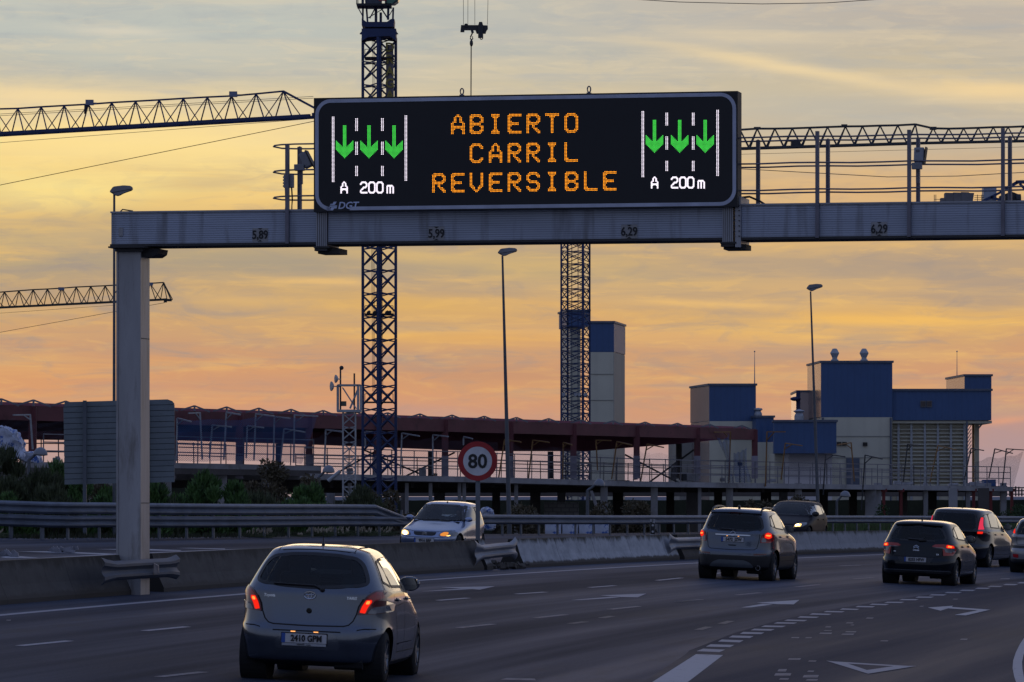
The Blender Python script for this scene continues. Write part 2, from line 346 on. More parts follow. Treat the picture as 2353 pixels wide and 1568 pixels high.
def asphalt(name='worn_asphalt', dk=1.0):
    m = bpy.data.materials.new(name); m.use_nodes = True; t = m.node_tree; b = t.nodes['Principled BSDF']
    uv = t.nodes.new('ShaderNodeUVMap')
    def nz(sx, sy, sc, det, ro, lo, hi):
        mp = t.nodes.new('ShaderNodeMapping'); mp.inputs['Scale'].default_value = (sx, sy, 1); t.links.new(uv.outputs[0], mp.inputs[0])
        n = t.nodes.new('ShaderNodeTexNoise'); n.inputs['Scale'].default_value = sc; n.inputs['Detail'].default_value = det; n.inputs['Roughness'].default_value = ro
        t.links.new(mp.outputs[0], n.inputs[0]); r = t.nodes.new('ShaderNodeMapRange'); r.inputs[1].default_value = lo; r.inputs[2].default_value = hi; t.links.new(n.outputs[0], r.inputs[0]); return r.outputs[0]
    def mx(f, a, b2):
        n = t.nodes.new('ShaderNodeMix'); n.data_type = 'RGBA'; t.links.new(f, n.inputs[0])
        for i, v in ((6, a), (7, b2)):
            if isinstance(v, tuple): n.inputs[i].default_value = (*v, 1)
            else: t.links.new(v, n.inputs[i])
        return n.outputs[2]
    wheel = nz(.012, .55, 1.0, 4, .6, .38, .64)      # wheel tracks polished along the lanes
    c = mx(wheel, (.016/dk**.7, .022/dk**.7, .040/dk**.7), (.062*dk, .080*dk, .128*dk))
    patch = nz(.10, .45, 1, 5, .7, .52, .72); c = mx(patch, c, (.036, .040, .054))
    spk = nz(14, 14, 1, 3, .8, .45, .75); c2 = t.nodes.new('ShaderNodeMix'); c2.data_type = 'RGBA'; c2.inputs[0].default_value = .25; t.links.new(c, c2.inputs[6])
    sp = mx(spk, (.012, .013, .018), (.080, .080, .095)); t.links.new(sp, c2.inputs[7])
    deb = nz(2.2, 6, 1, 6, .75, .70, .76); c = mx(deb, c2.outputs[2], (.16, .145, .14))
    t.links.new(c, b.inputs['Base Color']); rr = t.nodes.new('ShaderNodeMapRange'); t.links.new(wheel, rr.inputs[0]); rr.inputs[3].default_value = .85; rr.inputs[4].default_value = .65; t.links.new(rr.outputs[0], b.inputs['Roughness'])
    b.inputs['Specular IOR Level'].default_value = .12
    mp = t.nodes.new('ShaderNodeMapping'); mp.inputs['Scale'].default_value = (1, 1, 1); t.links.new(uv.outputs[0], mp.inputs[0])
    n = t.nodes.new('ShaderNodeTexNoise'); n.inputs['Scale'].default_value = 25; n.inputs['Detail'].default_value = 3; t.links.new(mp.outputs[0], n.inputs[0])
    bu = t.nodes.new('ShaderNodeBump'); bu.inputs['Strength'].default_value = .35; bu.inputs['Distance'].default_value = .01; t.links.new(n.outputs[0], bu.inputs['Height']); t.links.new(bu.outputs[0], b.inputs['Normal'])
    return m
bm = bmesh.new(); uvl = bm.loops.layers.uv.verify(); rows = []; uvs = []
ys = [4+i*4 for i in range(105)]; arc = 0; py = None
for Y in ys:
    if py is not None: arc += math.hypot(Y-py, Xe(Y)-Xe(py))
    py = Y; xl = Xleft(Y); xr = max(Xe(Y)+45, 40); r = []; u = []
    for k in range(25):
        x = xl+(xr-xl)*k/24; r.append(bm.verts.new((x, Y, zr(x, Y)))); u.append((arc+(x-Xe(Y))*math.sin(head(Y)), (x-Xe(Y))*math.cos(head(Y))))
    rows.append(r); uvs.append(u)
for i in range(len(rows)-1):
    for k in range(24):
        f = bm.faces.new((rows[i][k], rows[i][k+1], rows[i+1][k+1], rows[i+1][k]))
        for l, c in zip(f.loops, (uvs[i][k], uvs[i][k+1], uvs[i+1][k+1], uvs[i+1][k])): l[uvl].uv = c
bb = B(); bb.bm.free(); bb.bm = bm
prop(bb.build('road', asphalt(), keep=True), kind='structure')
# verge: grassy bank from the road edge down to the site
bb = B(); pl_ = []
for Y in ys: x = Xleft(Y); pl_.append((x, Y))
for (x0, y0), (x1, y1) in zip(pl_, pl_[1:]):
    bb.poly([(x0+.3, y0, zr(x0, y0)-.02), (x1+.3, y1, zr(x1, y1)-.02), (x1-3.5, y1+1, zr(x1, y1)-1.3), (x0-3.5, y0+1, zr(x0, y0)-1.3)])
    bb.poly([(x0-3.5, y0+1, zr(x0, y0)-1.3), (x1-3.5, y1+1, zr(x1, y1)-1.3), (x1-14, y1+5, -2.1), (x0-14, y0+5, -2.1)])
prop(bb.build('verge', mat('dry_verge_earth', (.045, .042, .028), .95, 0, .4, 1.2, .4, col2=(.03, .045, .015))), kind='structure')
bb = B(); bb.poly([(-9000, -60, -2), (9000, -60, -2), (9000, 20000, -2), (-9000, 20000, -2)])
prop(bb.build('ground', mat('bare_earth', (.10, .085, .07), .95, 0, .3, .05, .2, col2=(.07, .075, .05))), kind='structure')
ep_ = [G(1215,1755), G(1499,1568), G(1592,1505)]+[G(*D('r2', x, y)) for x, y in ((145,1103),(437,987),(735,899),(1000,840),(1310,789),(1620,744),(2020,684),(2310,650))]
u_ = ep_[-1]-ep_[-2]; ep_ += [ep_[-1]+u_*k for k in (1, 2.2)]; ep_ = [ep_[0]-(ep_[1]-ep_[0])*1.5]+ep_
bb = B(); uvl = bb.bm.loops.layers.uv.verify(); vs_ = []
for p in ep_:
    r = []
    for k in range(7): x, y = p.x+k*6.0-.1, p.y-k*1.0; r.append(bb.bm.verts.new((x, y, zr(x, y)+.0025)))
    vs_.append(r)
for a, b_ in zip(vs_, vs_[1:]):
    for k in range(6):
        f = bb.bm.faces.new((a[k], a[k+1], b_[k+1], b_[k]))
        for l in f.loops: l[uvl].uv = (l.vert.co.y*1.03, l.vert.co.x-.2*l.vert.co.y)
prop(bb.build('exit_lane', asphalt('newer_dark_asphalt', .60), keep=True), kind='structure')
# ------------------------------------------------------------------ painted markings
def paint(name, wear=.5, c=(.42, .42, .45)):
    m = bpy.data.materials.new(name); m.use_nodes = True; t = m.node_tree; b = t.nodes['Principled BSDF']
    g = t.nodes.new('ShaderNodeTexCoord'); n = t.nodes.new('ShaderNodeTexNoise'); n.inputs['Scale'].default_value = 5; n.inputs['Detail'].default_value = 9; n.inputs['Roughness'].default_value = .8
    t.links.new(g.outputs['Object'], n.inputs[0]); r = t.nodes.new('ShaderNodeMapRange'); r.inputs[1].default_value = wear; r.inputs[2].default_value = wear+.09; t.links.new(n.outputs[0], r.inputs[0])
    x = t.nodes.new('ShaderNodeMix'); x.data_type = 'RGBA'; t.links.new(r.outputs[0], x.inputs[0]); x.inputs[6].default_value = (*c, 1); x.inputs[7].default_value = (.07, .07, .08, 1)
    t.links.new(x.outputs[2], b.inputs['Base Color']); b.inputs['Roughness'].default_value = .7; return m
PW = paint('road_paint', .60, (.29,.29,.325)); PF = paint('worn_road_paint', .49, (.17,.17,.20)); PB = paint('wide_line_paint', .57, (.36,.36,.39)); PVF = paint('faint_road_paint', .40, (.14,.14,.16))
def lines(name, polys, m, dz=.005):
    b = B()
    for p in polys: b.poly([v+UPN*dz for v in p])
    return prop(b.build(name, m, keep=True), kind='structure')
def dash(x0, y0, x1, y1, w=.13):
    a, b = G(x0, y0), G(x1, y1); d = b-a; d.z = 0; r = Vector((d.y, -d.x, 0)).normalized()*w/2
    o = []
    for p in (a-r, a+r, b+r, b-r): p = p.copy(); p.z = zr(p.x, p.y); o.append(p)
    return o
def strip(off, w, Y0, Y1, st=3.0):
    o = []; Y = Y0
    while Y < Y1: o.append([RP(Y, off-w/2), RP(Y, off+w/2), RP(Y+st, off+w/2), RP(Y+st, off-w/2)]); Y += st
    return o
lines('edge_line', strip(0, .17, 8, 330), PW)
lines('lane_dashes', [dash(*p) for p in [(45,1485,160,1473.5),(332,1450.5,430,1441),(-240,1512,-120,1501),(1187,1365.8,1253.5,1361.2),(1354.6,1350.8,1413,1346.4),(1509.9,1334.6,1567,1328.6),(1006,1380.6,1076,1375),(1640,1319,1690,1314)]], PW, .0052)
lines('lane_dashes', [dash(*p) for p in [(365,1556.5,468,1545),(1054,1443.5,1134,1434.8),(1231.5,1420.6,1300,1413.2),(1401.5,1401.2,1468,1394),(1557,1384,1611,1378.6),(1693.6,1368,1747,1362.6),(1829.6,1349.5,1882,1344),(1961,1331,2006,1328),(2300,1290,2340,1287)]+[tuple(D('r2',a,b)+D('r2',c,d)) for a,b,c,d in [(10,774,175,757),(1110,531,1250,526)]]], PF, .0052)
lines('lane_dashes', [dash(*p) for p in [tuple(D('r2',a,b)+D('r2',c,d)) for a,b,c,d in [(155,963,230,942),(310,922,378,903)]]+[(1310,1434,1346,1429.5),(1382,1421,1407,1416.5)]], PVF, .0052)
q = lambda k, pts: [G(*D(k, x, y)) for x, y in pts]
lines('wide_line', [q('r3', [(2125,1213),(2337,1220),(2060,1432),(1782,1432)][::-1]), [G(1499.0,1568.8), G(1579,1568.8), G(1340,1755), G(1215,1755)][::-1]], PB)
ex = [(145,1107,300,1113,338,1097,190,1090),(208,1076,370,1080,400,1065,240,1060),(290,1042,435,1048,462,1034,315,1028),(362,1014,505,1018,530,1005,388,1001),(437,990,580,992,603,981,460,977),(510,966,645,969,672,959,535,955),
 (580,943,722,945,748,936,606,933),(665,920,800,922,825,914,690,911),(735,901,870,905,893,897,760,893),(825,880,950,882,972,875,847,871),(905,860,1035,862,1058,855,927,851),(1000,843,1125,845,1145,838,1022,835),
 (1110,826,1225,828,1245,822,1130,818),(1215,809,1330,811,1350,804,1235,801),(1310,793,1420,796,1445,789,1330,786)]
for x, y, w in [(1410,779,115),(1510,761,112),(1620,744,105),(1710,729,100),(1815,713,98),(1915,698,92),(2020,684,88),(2105,671,85),(2210,659,82),(2305,647,75)]: ex.append((x,y+1,x+w,y+2,x+w+22,y-5,x+22,y-6))
lines('exit_dashes', [q('r2', [(a,b),(c,d),(e,f),(g,h)]) for a,b,c,d,e,f,g,h in ex], PW)
lines('arrow_marking', [q('r2', [(445,812),(510,811),(660,792),(590,787)]), [p+UPN*.003 for p in q('r2', [(550,781),(690,791),(800,792),(838,762)])]], PB)
lines('arrow_marking', [q('r3', [(1145,787),(1230,787),(1530,768),(1460,762)]), [p+UPN*.003 for p in q('r3', [(1375,752),(1540,766),(1668,768),(1735,738)])]], PW)
lines('arrow_marking', [q('r3', [(-30,720),(60,717),(380,702),(300,696)]), [p+UPN*.003 for p in q('r3', [(120,690),(350,702),(430,708),(550,680)])]], PW)
lines('yield_triangle', [q('r2', [(1020,1173),(1150,1190),(1520,1211),(1630,1210)]), [p+UPN*.003 for p in q('r2', [(1020,1173),(1305,1262),(1300,1238),(1140,1184)])], [p+UPN*.006 for p in q('r2', [(1305,1262),(1630,1210),(1490,1209),(1290,1238)])]], PW)
lines('turn_arrow', [q('r2', [(1705,812),(1790,833),(1860,812),(1875,800)]), [p+UPN*.003 for p in q('r2', [(1800,816),(2080,834),(2128,828),(1845,808)])], [p+UPN*.006 for p in q('r2', [(1885,864),(1960,868),(2128,828),(2060,829)])]], PB)
worn = [(780,1012,840,1018),(875,1013,925,1018),(970,982,1060,990),(1000,965,1060,969),(1145,972,1225,979),(1120,988,1210,996),(1010,940,1055,945),(1150,913,1205,918),(1180,928,1210,932),(1285,880,1340,886),(1380,1035,1440,1039),(1870,753,1910,757),(1920,1023,1975,1029),
        (760,1155,850,1164),(895,1170,955,1177),(690,1228,755,1243),(668,1256,785,1272),(700,1290,770,1299),(860,1268,970,1284),(890,1238,940,1246),(880,1296,965,1306),(1645,801,1680,805),(2190,615,2260,620)]
lines('worn_marking', [q('r2', [(x0,y1),(x1-8,y1+1),(x1,y0),(x0+10,y0)]) for x0,y0,x1,y1 in worn]+[q('r3', [(590,1413),(870,1420),(860,1404),(640,1400)])]+[q('r4', [(65,1264),(110,1265),(115,1257),(70,1257)])], PF)
# far carriageway lines and hatching
lines('edge_line', [dash(*D('r4',0,640),*D('r4',1180,571),.2), dash(*D('r4',1180,571),*D('r4',2352,524),.2), dash(517,1264,760,1257.5,.2), dash(860,1258.5,914,1257.8,.45)], PW, .0054)
lines('hatching', [q('r4', [(170,541),(1090,572),(1180,566),(600,540)]), q('r4', [(0,600),(60,610),(420,608),(120,585)]), q('r4', [(1000,517),(1190,522),(1530,530),(1880,535),(1900,529),(1520,515)]), q('r4', [(1840,505),(2352,518),(2352,512),(1990,504)])], PB)
b = B()      # white kerb band curving out of the bottom right corner
kb_out = [(2353,1018),(2325,1060),(2298,1115),(2280,1170),(2276,1220),(2286,1275),(2300,1318)]; kb_in = [(2400,1040),(2372,1085),(2350,1130),(2340,1180),(2342,1225),(2352,1280),(2370,1318)]
for (a0,a1),(b0,b1) in zip(zip(kb_out, kb_out[1:]), zip(kb_in, kb_in[1:])): b.poly([v+UPN*.005 for v in q('r2', [a0,a1,b1,b0])])
prop(b.build('painted_curve', PB, keep=True), kind='structure')
# ------------------------------------------------------------------ concrete median barrier
def barrier_mat(name, base, light, topdirt, thr):
    m = bpy.data.materials.new(name); m.use_nodes = True; t = m.node_tree; b = t.nodes['Principled BSDF']; uv = t.nodes.new('ShaderNodeUVMap'); se = t.nodes.new('ShaderNodeSeparateXYZ'); t.links.new(uv.outputs[0], se.inputs[0])
    def nz(sx, sy, sc, lo, hi, det=6):
        mp = t.nodes.new('ShaderNodeMapping'); mp.inputs['Scale'].default_value = (sx, sy, 1); t.links.new(uv.outputs[0], mp.inputs[0])
        n = t.nodes.new('ShaderNodeTexNoise'); n.inputs['Scale'].default_value = sc; n.inputs['Detail'].default_value = det; n.inputs['Roughness'].default_value = .7
        t.links.new(mp.outputs[0], n.inputs[0]); r = t.nodes.new('ShaderNodeMapRange'); r.inputs[1].default_value = lo; r.inputs[2].default_value = hi; t.links.new(n.outputs[0], r.inputs[0]); return r.outputs[0]
    def mx(f, a, c):
        n = t.nodes.new('ShaderNodeMix'); n.data_type = 'RGBA'; t.links.new(f, n.inputs[0])
        for i, v in ((6, a), (7, c)):
            if isinstance(v, tuple): n.inputs[i].default_value = (*v, 1)
            else: t.links.new(v, n.inputs[i])
        return n.outputs[2]
    def mt(op, a, c):
        n = t.nodes.new('ShaderNodeMath'); n.operation = op
        for i, v in enumerate((a, c)):
            if isinstance(v, (int, float)): n.inputs[i].default_value = v
            else: t.links.new(v, n.inputs[i])
        return n.outputs[0]
    c = mx(nz(1.5, 2.5, 1, .35, .68), base, light)
    c = mx(nz(4, 2.2, 1, .56, .76), c, tuple(x*.5 for x in base))
    drip = nz(1.7, .5, 1, .38, .72)             # moss and soot running down from the top edge
    ln = mt('ADD', .90, mt('MULTIPLY', drip, topdirt)); v = se.outputs[1]
    r = t.nodes.new('ShaderNodeMapRange'); t.links.new(mt('SUBTRACT', ln, v), r.inputs[0]); r.inputs[1].default_value = -.05; r.inputs[2].default_value = .07
    c = mx(r.outputs[0], c, thr)
    r2 = t.nodes.new('ShaderNodeMapRange'); t.links.new(mt('SUBTRACT', v, mt('ADD', 1.40, mt('MULTIPLY', nz(2.5, 1, 1, .3, .7), .08))), r2.inputs[0]); r2.inputs[1].default_value = 0; r2.inputs[2].default_value = .05
    c = mx(r2.outputs[0], c, (.05, .042, .036))
    jt = mt('LESS_THAN', mt('FRACT', mt('DIVIDE', se.outputs[0], 4.0), 0), .006)      # joints between the precast units
    c = mx(jt, c, (.02, .018, .016))
    t.links.new(c, b.inputs['Base Color']); b.inputs['Roughness'].default_value = .85; return m
BDARK = barrier_mat('soot_stained_concrete', (.058, .052, .048), (.085, .078, .072), .28, (.028, .023, .018))
BWHITE = barrier_mat('whitewashed_concrete', (.30, .31, .33), (.47, .48, .50), .22, (.035, .032, .022))
BGREY = barrier_mat('grey_whitewashed_concrete', (.24, .245, .26), (.31, .31, .33), .16, (.04, .036, .026))
prof = [(-.3,-.03),(-.3,.06),(-.2,.28),(-.085,.66),(.085,.66),(.2,.28),(.3,.06),(.3,-.03)]
BO = -1.5
def Yof(x, off):    # distance at which the line at offset off crosses picture column x
    Y = 100.0
    for _ in range(60):
        p = RP(Y, off); e = (x-CX)/F*p.y-p.x; Y += e/(math.tan(head(Y))-(x-CX)/F+1e-6)*.7
    return Y
def barrier(x0, x1, m, label, dz=0, Y0=None, Y1=None):
    Y0 = Y0 or Yof(x0, BO); Y1 = Y1 or Yof(x1, BO); n = max(2, int((Y1-Y0)/2)); b = B()
    b.sweep([RP(Y0+(Y1-Y0)*i/n, BO, dz) for i in range(n+1)], prof)
    return prop(b.build('concrete_barrier', m, keep=False), label, 'barrier', 'concrete barrier units along the median')
barrier(0, 305, BDARK, 'dark soot-stained concrete barrier left of the gantry column', Y0=30)
barrier(338, 1083, BDARK, 'dark soot-stained concrete barrier between the gantry column and the 80 speed sign')
barrier(1090, 1104, BWHITE, 'short whitewashed end block of the barrier under the 80 speed sign', .01)
barrier(1176, 1537, BWHITE, 'whitewashed concrete barrier with moss along its top, right of the 80 speed sign')
barrier(1548, 1640, BDARK, 'short plain concrete barrier piece behind the bent guardrail patch left of the grey crossover')
barrier(1641, 2200, BGREY, 'pale grey concrete barrier behind the grey crossover and the black hatchback', Y1=232)
# loose rubble in the gap of the barrier
b = B()
for i in range(70):
    Y = Yof(random.uniform(1110, 1172), BO); p = RP(Y, BO+random.uniform(-.2, .45), random.uniform(0, .10)); s = random.uniform(.04, .14)
    b.box(p, (s, s*1.3, s*.7), Matrix.Rotation(random.random()*3, 3, 'Z') @ Matrix.Rotation(random.random(), 3, 'X'))
prop(b.build('rubble', mat('broken_concrete', (.07, .06, .05), .9, 0, .4, 6)), 'dark broken rubble in the gap of the barrier beside the 80 speed sign', 'rubble', kind='stuff')
# ------------------------------------------------------------------ W-beam guardrails
wb = []
for a, c in [(-.155,0),(-.135,.035),(-.10,.08),(-.06,.08),(-.03,.03),(0,.012),(.03,.03),(.06,.08),(.10,.08),(.135,.035),(.155,0)]: wb.append((c, a))
wbp = wb+[(c-.006, a) for c, a in wb[::-1]]
RAIL = mat('weathered_guardrail_steel', (.13, .15, .19), .55, .35, .25, 1.5, .05, col2=(.09, .085, .08), c2a=.56, c2b=.78)
POST = mat('guardrail_post_steel', (.13, .145, .17), .55, .5, .2, 3, col2=(.07, .06, .05))
def posts(parent, pts, h, skip=()):
    for i, p in enumerate(pts):
        if i in skip: continue
        d = pts[min(i+1, len(pts)-1)]-pts[max(i-1, 0)]; an = math.atan2(d.x, d.y)
        R = Matrix.Rotation(-an, 3, 'Z'); b = B()
        b.box(p+R @ Vector((-.08, 0, h/2-.2)), (.012, .10, h+.4), R); b.box(p+R @ Vector((-.10, .047, h/2-.2)), (.05, .01, h+.4), R); b.box(p+R @ Vector((-.10, -.047, h/2-.2)), (.05, .01, h+.4), R)
        b.build('post', POST, parent)
def wrail(parent, pts, z, name='rail', m=None):
    b = B(); b.sweep([p+Vector((0, 0, z)) for p in pts], wbp); o = b.build(name, m or RAIL, parent, smooth=40)
    return o
t = thing('guardrail', 'double-height steel guardrail along the far side of the far carriageway, left half', 'guardrail', lp[0], 'steel guardrails along the far carriageway')
end = rp[0]; bend = [lp[-1], rp[0]+(lp[-1]-rp[0])*.35]
wrail(t, lp+bend[1:], .80); wrail(t, lp+[rp[0], rp[1], rp[2]], .46); posts(t, lp+rp[:3], .80)
b = B(); u = (rp[1]-rp[0]); s0 = bend[1]+Vector((0, 0, .80)); s1 = rp[1]+Vector((0, 0, .46)); b.sweep([s0, s0.lerp(s1, .5), s1], wbp); b.build('sloping_rail_end', RAIL, t, smooth=40)
t = thing('guardrail', 'single-height steel guardrail along the far carriageway, behind the silver oncoming car and rightwards', 'guardrail', rp[3], 'steel guardrails along the far carriageway')
wrail(t, rp[2:], .51); posts(t, rp[3:], .62)
# bent guardrail patches bridging gaps in the median
def patch(name_pts, z0, label, scale=1.0, m=None, flare=1.5):
    t = thing('guardrail_patch', label, 'guardrail', name_pts[0], 'short guardrail patches on the median')
    b = B(); pts = name_pts; n = 14; rings = []
    for i in range(n+1):
        f = i/n; p = pts[0].lerp(pts[1], f); d = (pts[1]-pts[0]); d.z = 0; d.normalize(); r = Vector((d.y, -d.x, 0))
        e = 1+(flare-1)*(max(0, 1-f*7)**1.3+.8*max(0, 1-(1-f)*7)**1.3); tw = .10*math.sin(f*9)*.2
        rings.append([b.bm.verts.new(p+r*(c*(1-.5*(e-1))+tw)+Vector((0, 0, z0+a*e*scale+(.03 if a > 0 else -.02)*(e-1)))) for c, a in wbp])
    for u, v in zip(rings, rings[1:]):
        for k in range(len(wbp)): b.bm.faces.new((u[k], u[(k+1) % len(wbp)], v[(k+1) % len(wbp)], v[k]))
    b.bm.faces.new(rings[0][::-1]); b.bm.faces.new(rings[-1]); b.build('rail', m or RAIL, t, smooth=40)
    d = (pts[1]-pts[0]); d.z = 0; d.normalize(); r = Vector((d.y, -d.x, 0))
    return t, d, r
def bpt(x, off): Y = Yof(x, off); return RP(Y, off)
pt, d, r = patch([bpt(232, BO+.66), bpt(404, BO+.66)], .46, 'grey steel guardrail patch with flared ends bolted across the foot of the gantry column', 1.05, mat('dull_patch_steel', (.085, .10, .13), .6, .3, .2, 2), 1.35)
p = pt.location+d*1.05*(bpt(404, BO+.66)-bpt(232, BO+.66)).length*.6+Vector((0, 0, .46)); b = B(); b.prism([p+r*.08+Vector((0, 0, .10)), p+r*.08+Vector((0, 0, -.09)), p+r*.16+d*.02+Vector((0, 0, -.06)), p+r*.16+Vector((0, 0, .06))], d*.05); b.build('reflector', mat('old_reflector', (.35, .30, .28), .5), pt)
LR = mat('pale_weathered_guardrail', (.22, .24, .28), .5, .45, .2, 2, .05, col2=(.15, .14, .14), c2a=.58, c2b=.8)
patch([bpt(1090, BO+.30)+Vector((0,0,-.02)), bpt(1183, BO+.30)+Vector((0,0,.04))], .42, 'pale bent guardrail patch beside the 80 speed sign', 1.05, LR, 1.7)
patch([bpt(1537, BO+.28), bpt(1625, BO+.28)], .44, 'pale guardrail patch on the barrier just left of the grey crossover', 1.0, LR, 1.7)
# ================================================================== gantry and message sign
PHI = math.radians(11.5); GU = Vector((math.cos(PHI), -math.sin(PHI), 0)); GW = Vector((-math.sin(PHI), -math.cos(PHI), 0))   # along the beam / towards the camera
G0 = Vector((-6.5, 85.4, 0))
def tx(x, w=0.0):
    k = (x-CX)/F; o = G0+GW*w; return (k*o.y-o.x)/(GU.x-k*GU.y)
def gp(t, z, w=0.0): return G0+GU*t+GW*w+Vector((0, 0, z))
def gz(x, y, w=0.0):      # (t, z) of a picture point on the plane w
    t = tx(x, w); p = gp(t, 0, w); return t, HC+(HZ-y)*p.y/F
RG = Matrix((GU, -GW, Vector((0, 0, 1)))).transposed()       # local x along the beam, y away from the camera
def gbox(b, t0, t1, z0, z1, w0, w1, bev=0): return b.box(gp((t0+t1)/2, (z0+z1)/2, (w0+w1)/2), (t1-t0, abs(w1-w0), z1-z0), RG, bev)
def ribbed(name, c, period, lo=.80, metal=.5):
    m = bpy.data.materials.new(name); m.use_nodes = True; t = m.node_tree; b = t.nodes['Principled BSDF']; tcn = t.nodes.new('ShaderNodeTexCoord')
    w = t.nodes.new('ShaderNodeSeparateXYZ'); t.links.new(tcn.outputs['Object'], w.inputs[0])
    def mm(op, a, b2=None):
        n = t.nodes.new('ShaderNodeMath'); n.operation = op
        for i, v in enumerate((a, b2)):
            if v is None: continue
            if isinstance(v, (int, float)): n.inputs[i].default_value = v
            else: t.links.new(v, n.inputs[i])
        return n.outputs[0]
    f = mm('FRACT', mm('DIVIDE', w.outputs[2], period)); g = mm('LESS_THAN', f, .2)
    n = t.nodes.new('ShaderNodeTexNoise'); n.inputs['Scale'].default_value = .9; n.inputs['Detail'].default_value = 6; mp = t.nodes.new('ShaderNodeMapping'); mp.inputs['Scale'].default_value = (1, 1, 3); t.links.new(tcn.outputs['Object'], mp.inputs[0]); t.links.new(mp.outputs[0], n.inputs[0])
    x = t.nodes.new('ShaderNodeMix'); x.data_type = 'RGBA'; t.links.new(n.outputs[0], x.inputs[0]); x.inputs[6].default_value = (*[v*.75 for v in c], 1); x.inputs[7].default_value = (*[v*1.2 for v in c], 1)
    y = t.nodes.new('ShaderNodeMix'); y.data_type = 'RGBA'; t.links.new(g, y.inputs[0]); t.links.new(x.outputs[2], y.inputs[6]); y.inputs[7].default_value = (*[v*lo*.6 for v in c], 1)
    n2 = t.nodes.new('ShaderNodeTexNoise'); n2.inputs['Scale'].default_value = 2.2; n2.inputs['Detail'].default_value = 7; mp2 = t.nodes.new('ShaderNodeMapping'); mp2.inputs['Scale'].default_value = (2.5, 1, .25); t.links.new(tcn.outputs['Object'], mp2.inputs[0]); t.links.new(mp2.outputs[0], n2.inputs[0])
    rr = t.nodes.new('ShaderNodeMapRange'); rr.inputs[1].default_value = .54; rr.inputs[2].default_value = .74; rr.inputs[4].default_value = .6; t.links.new(n2.outputs[0], rr.inputs[0])
    z = t.nodes.new('ShaderNodeMix'); z.data_type = 'RGBA'; t.links.new(rr.outputs[0], z.inputs[0]); t.links.new(y.outputs[2], z.inputs[6]); z.inputs[7].default_value = (.085, .075, .065, 1)   # rain streaks
    t.links.new(z.outputs[2], b.inputs['Base Color']); b.inputs['Metallic'].default_value = metal; b.inputs['Roughness'].default_value = .45
    bu = t.nodes.new('ShaderNodeBump'); bu.inputs['Strength'].default_value = .6; bu.inputs['Distance'].default_value = .006; iv = mm('SUBTRACT', 1.0, g); t.links.new(iv, bu.inputs['Height']); t.links.new(bu.outputs[0], b.inputs['Normal']); return m
RIB = ribbed('ribbed_aluminium_planks', (.36, .40, .50), .0375, .86, .25)
FLR = mat('column_aluminium', (.31, .325, .37), .42, .30, .22, 1.0, .04, stretch=(1.5, 1.5, .35), col2=(.11, .10, .095), c2a=.55, c2b=.75)
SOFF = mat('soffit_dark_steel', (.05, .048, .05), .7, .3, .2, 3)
ZT, ZB = HC+5.02, HC+4.42; WD = .38
gz0 = zr(G0.x, G0.y)
t = gantry = thing('sign_gantry', 'long aluminium gantry over the motorway carrying the electronic message sign and a railed walkway', 'gantry', Matrix.Translation((G0.x, G0.y, gz0)))
tl, tr = tx(270), 34.0
s1a, s1b = tx(740), tx(766); s2a, s2b = tx(1669), tx(1695); s3b = tx(1712)
for i, (a, c) in enumerate([(tl, s1a-.002), (s1b+.002, s2a-.002), (s3b+.002, tr)]):
    b = B(); gbox(b, a, c, ZB+.045, ZT-.03, -WD, WD); b.build('beam', RIB, t)
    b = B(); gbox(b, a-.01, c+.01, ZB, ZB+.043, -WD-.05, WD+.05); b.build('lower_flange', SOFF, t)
    b = B(); gbox(b, a-.01, c+.01, ZT-.028, ZT, -WD-.03, WD+.03); b.build('top_flange', ALU, t)
for a, c in ((s1a, s1b), (s2a, s2b)):
    n = 6; b = B()
    for i in range(n): u = a+(c-a)*i/n; gbox(b, u+.004, u+(c-a)/n*.72, ZB-.03, ZT+.05, -WD-.06, WD+.06)
    gbox(b, a+.01, c-.01, ZB-.02, ZT+.04, -WD-.03, WD+.03); b.build('splice_ribs', ALU, t)
b = B(); gbox(b, s2b+.03, s3b, ZB-.12, ZT+.12, -WD-.08, WD+.08); b.build('splice_plate', ALU, t)
for a in (s1a, s2a):
    b = B()
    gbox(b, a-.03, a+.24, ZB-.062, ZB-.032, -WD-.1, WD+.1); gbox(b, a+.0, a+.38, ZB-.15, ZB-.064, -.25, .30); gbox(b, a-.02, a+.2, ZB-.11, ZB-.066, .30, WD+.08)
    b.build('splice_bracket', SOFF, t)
b = B()
for i in range(7):
    for k, (a0) in enumerate((s2b+.02, s2b+.10)): b.tube(gp(a0, ZB+.06+i*.085, WD+.085), gp(a0, ZB+.06+i*.085, WD+.115), .012, n=6)
b.build('flange_bolts', SOFF, t)
# column
ta, tc_, td = tx(273, .38), tx(313, .38), 0
b = B(); c0, c1 = ta, ta+.36
zf = gz0-.3
gbox(b, c0, c1, zf, ZB-.03, -.16, .38)
co = b.build('column', FLR, t)
b = B(); gbox(b, tr-.6, tr-.24, zr(gp(tr, 0).x, gp(tr, 0).y)-.3, ZB-.005, -.16, .38); b.build('column', FLR, t)
b = B(); gbox(b, c0-.035, c0-.002, zf, ZB-.03, -.20, .42); gbox(b, c1+.002, c1+.02, zf, ZB-.031, -.20, .36)
gbox(b, c0-.03, c1+.03, zf, ZB-.032, .382, .40); b.build('column_flange', mat('column_cover_aluminium', (.34, .34, .36), .40, .3, .2, .8, .04, stretch=(2, 2, .3), col2=(.13, .115, .10), c2a=.5, c2b=.75), t)
b = B(); gbox(b, c0-.12, c1+.16, ZB-.031, ZB-.004, -.62, .62); gbox(b, c0-.02, c1+.1, ZB-.09, ZB-.033, -.52, .52)
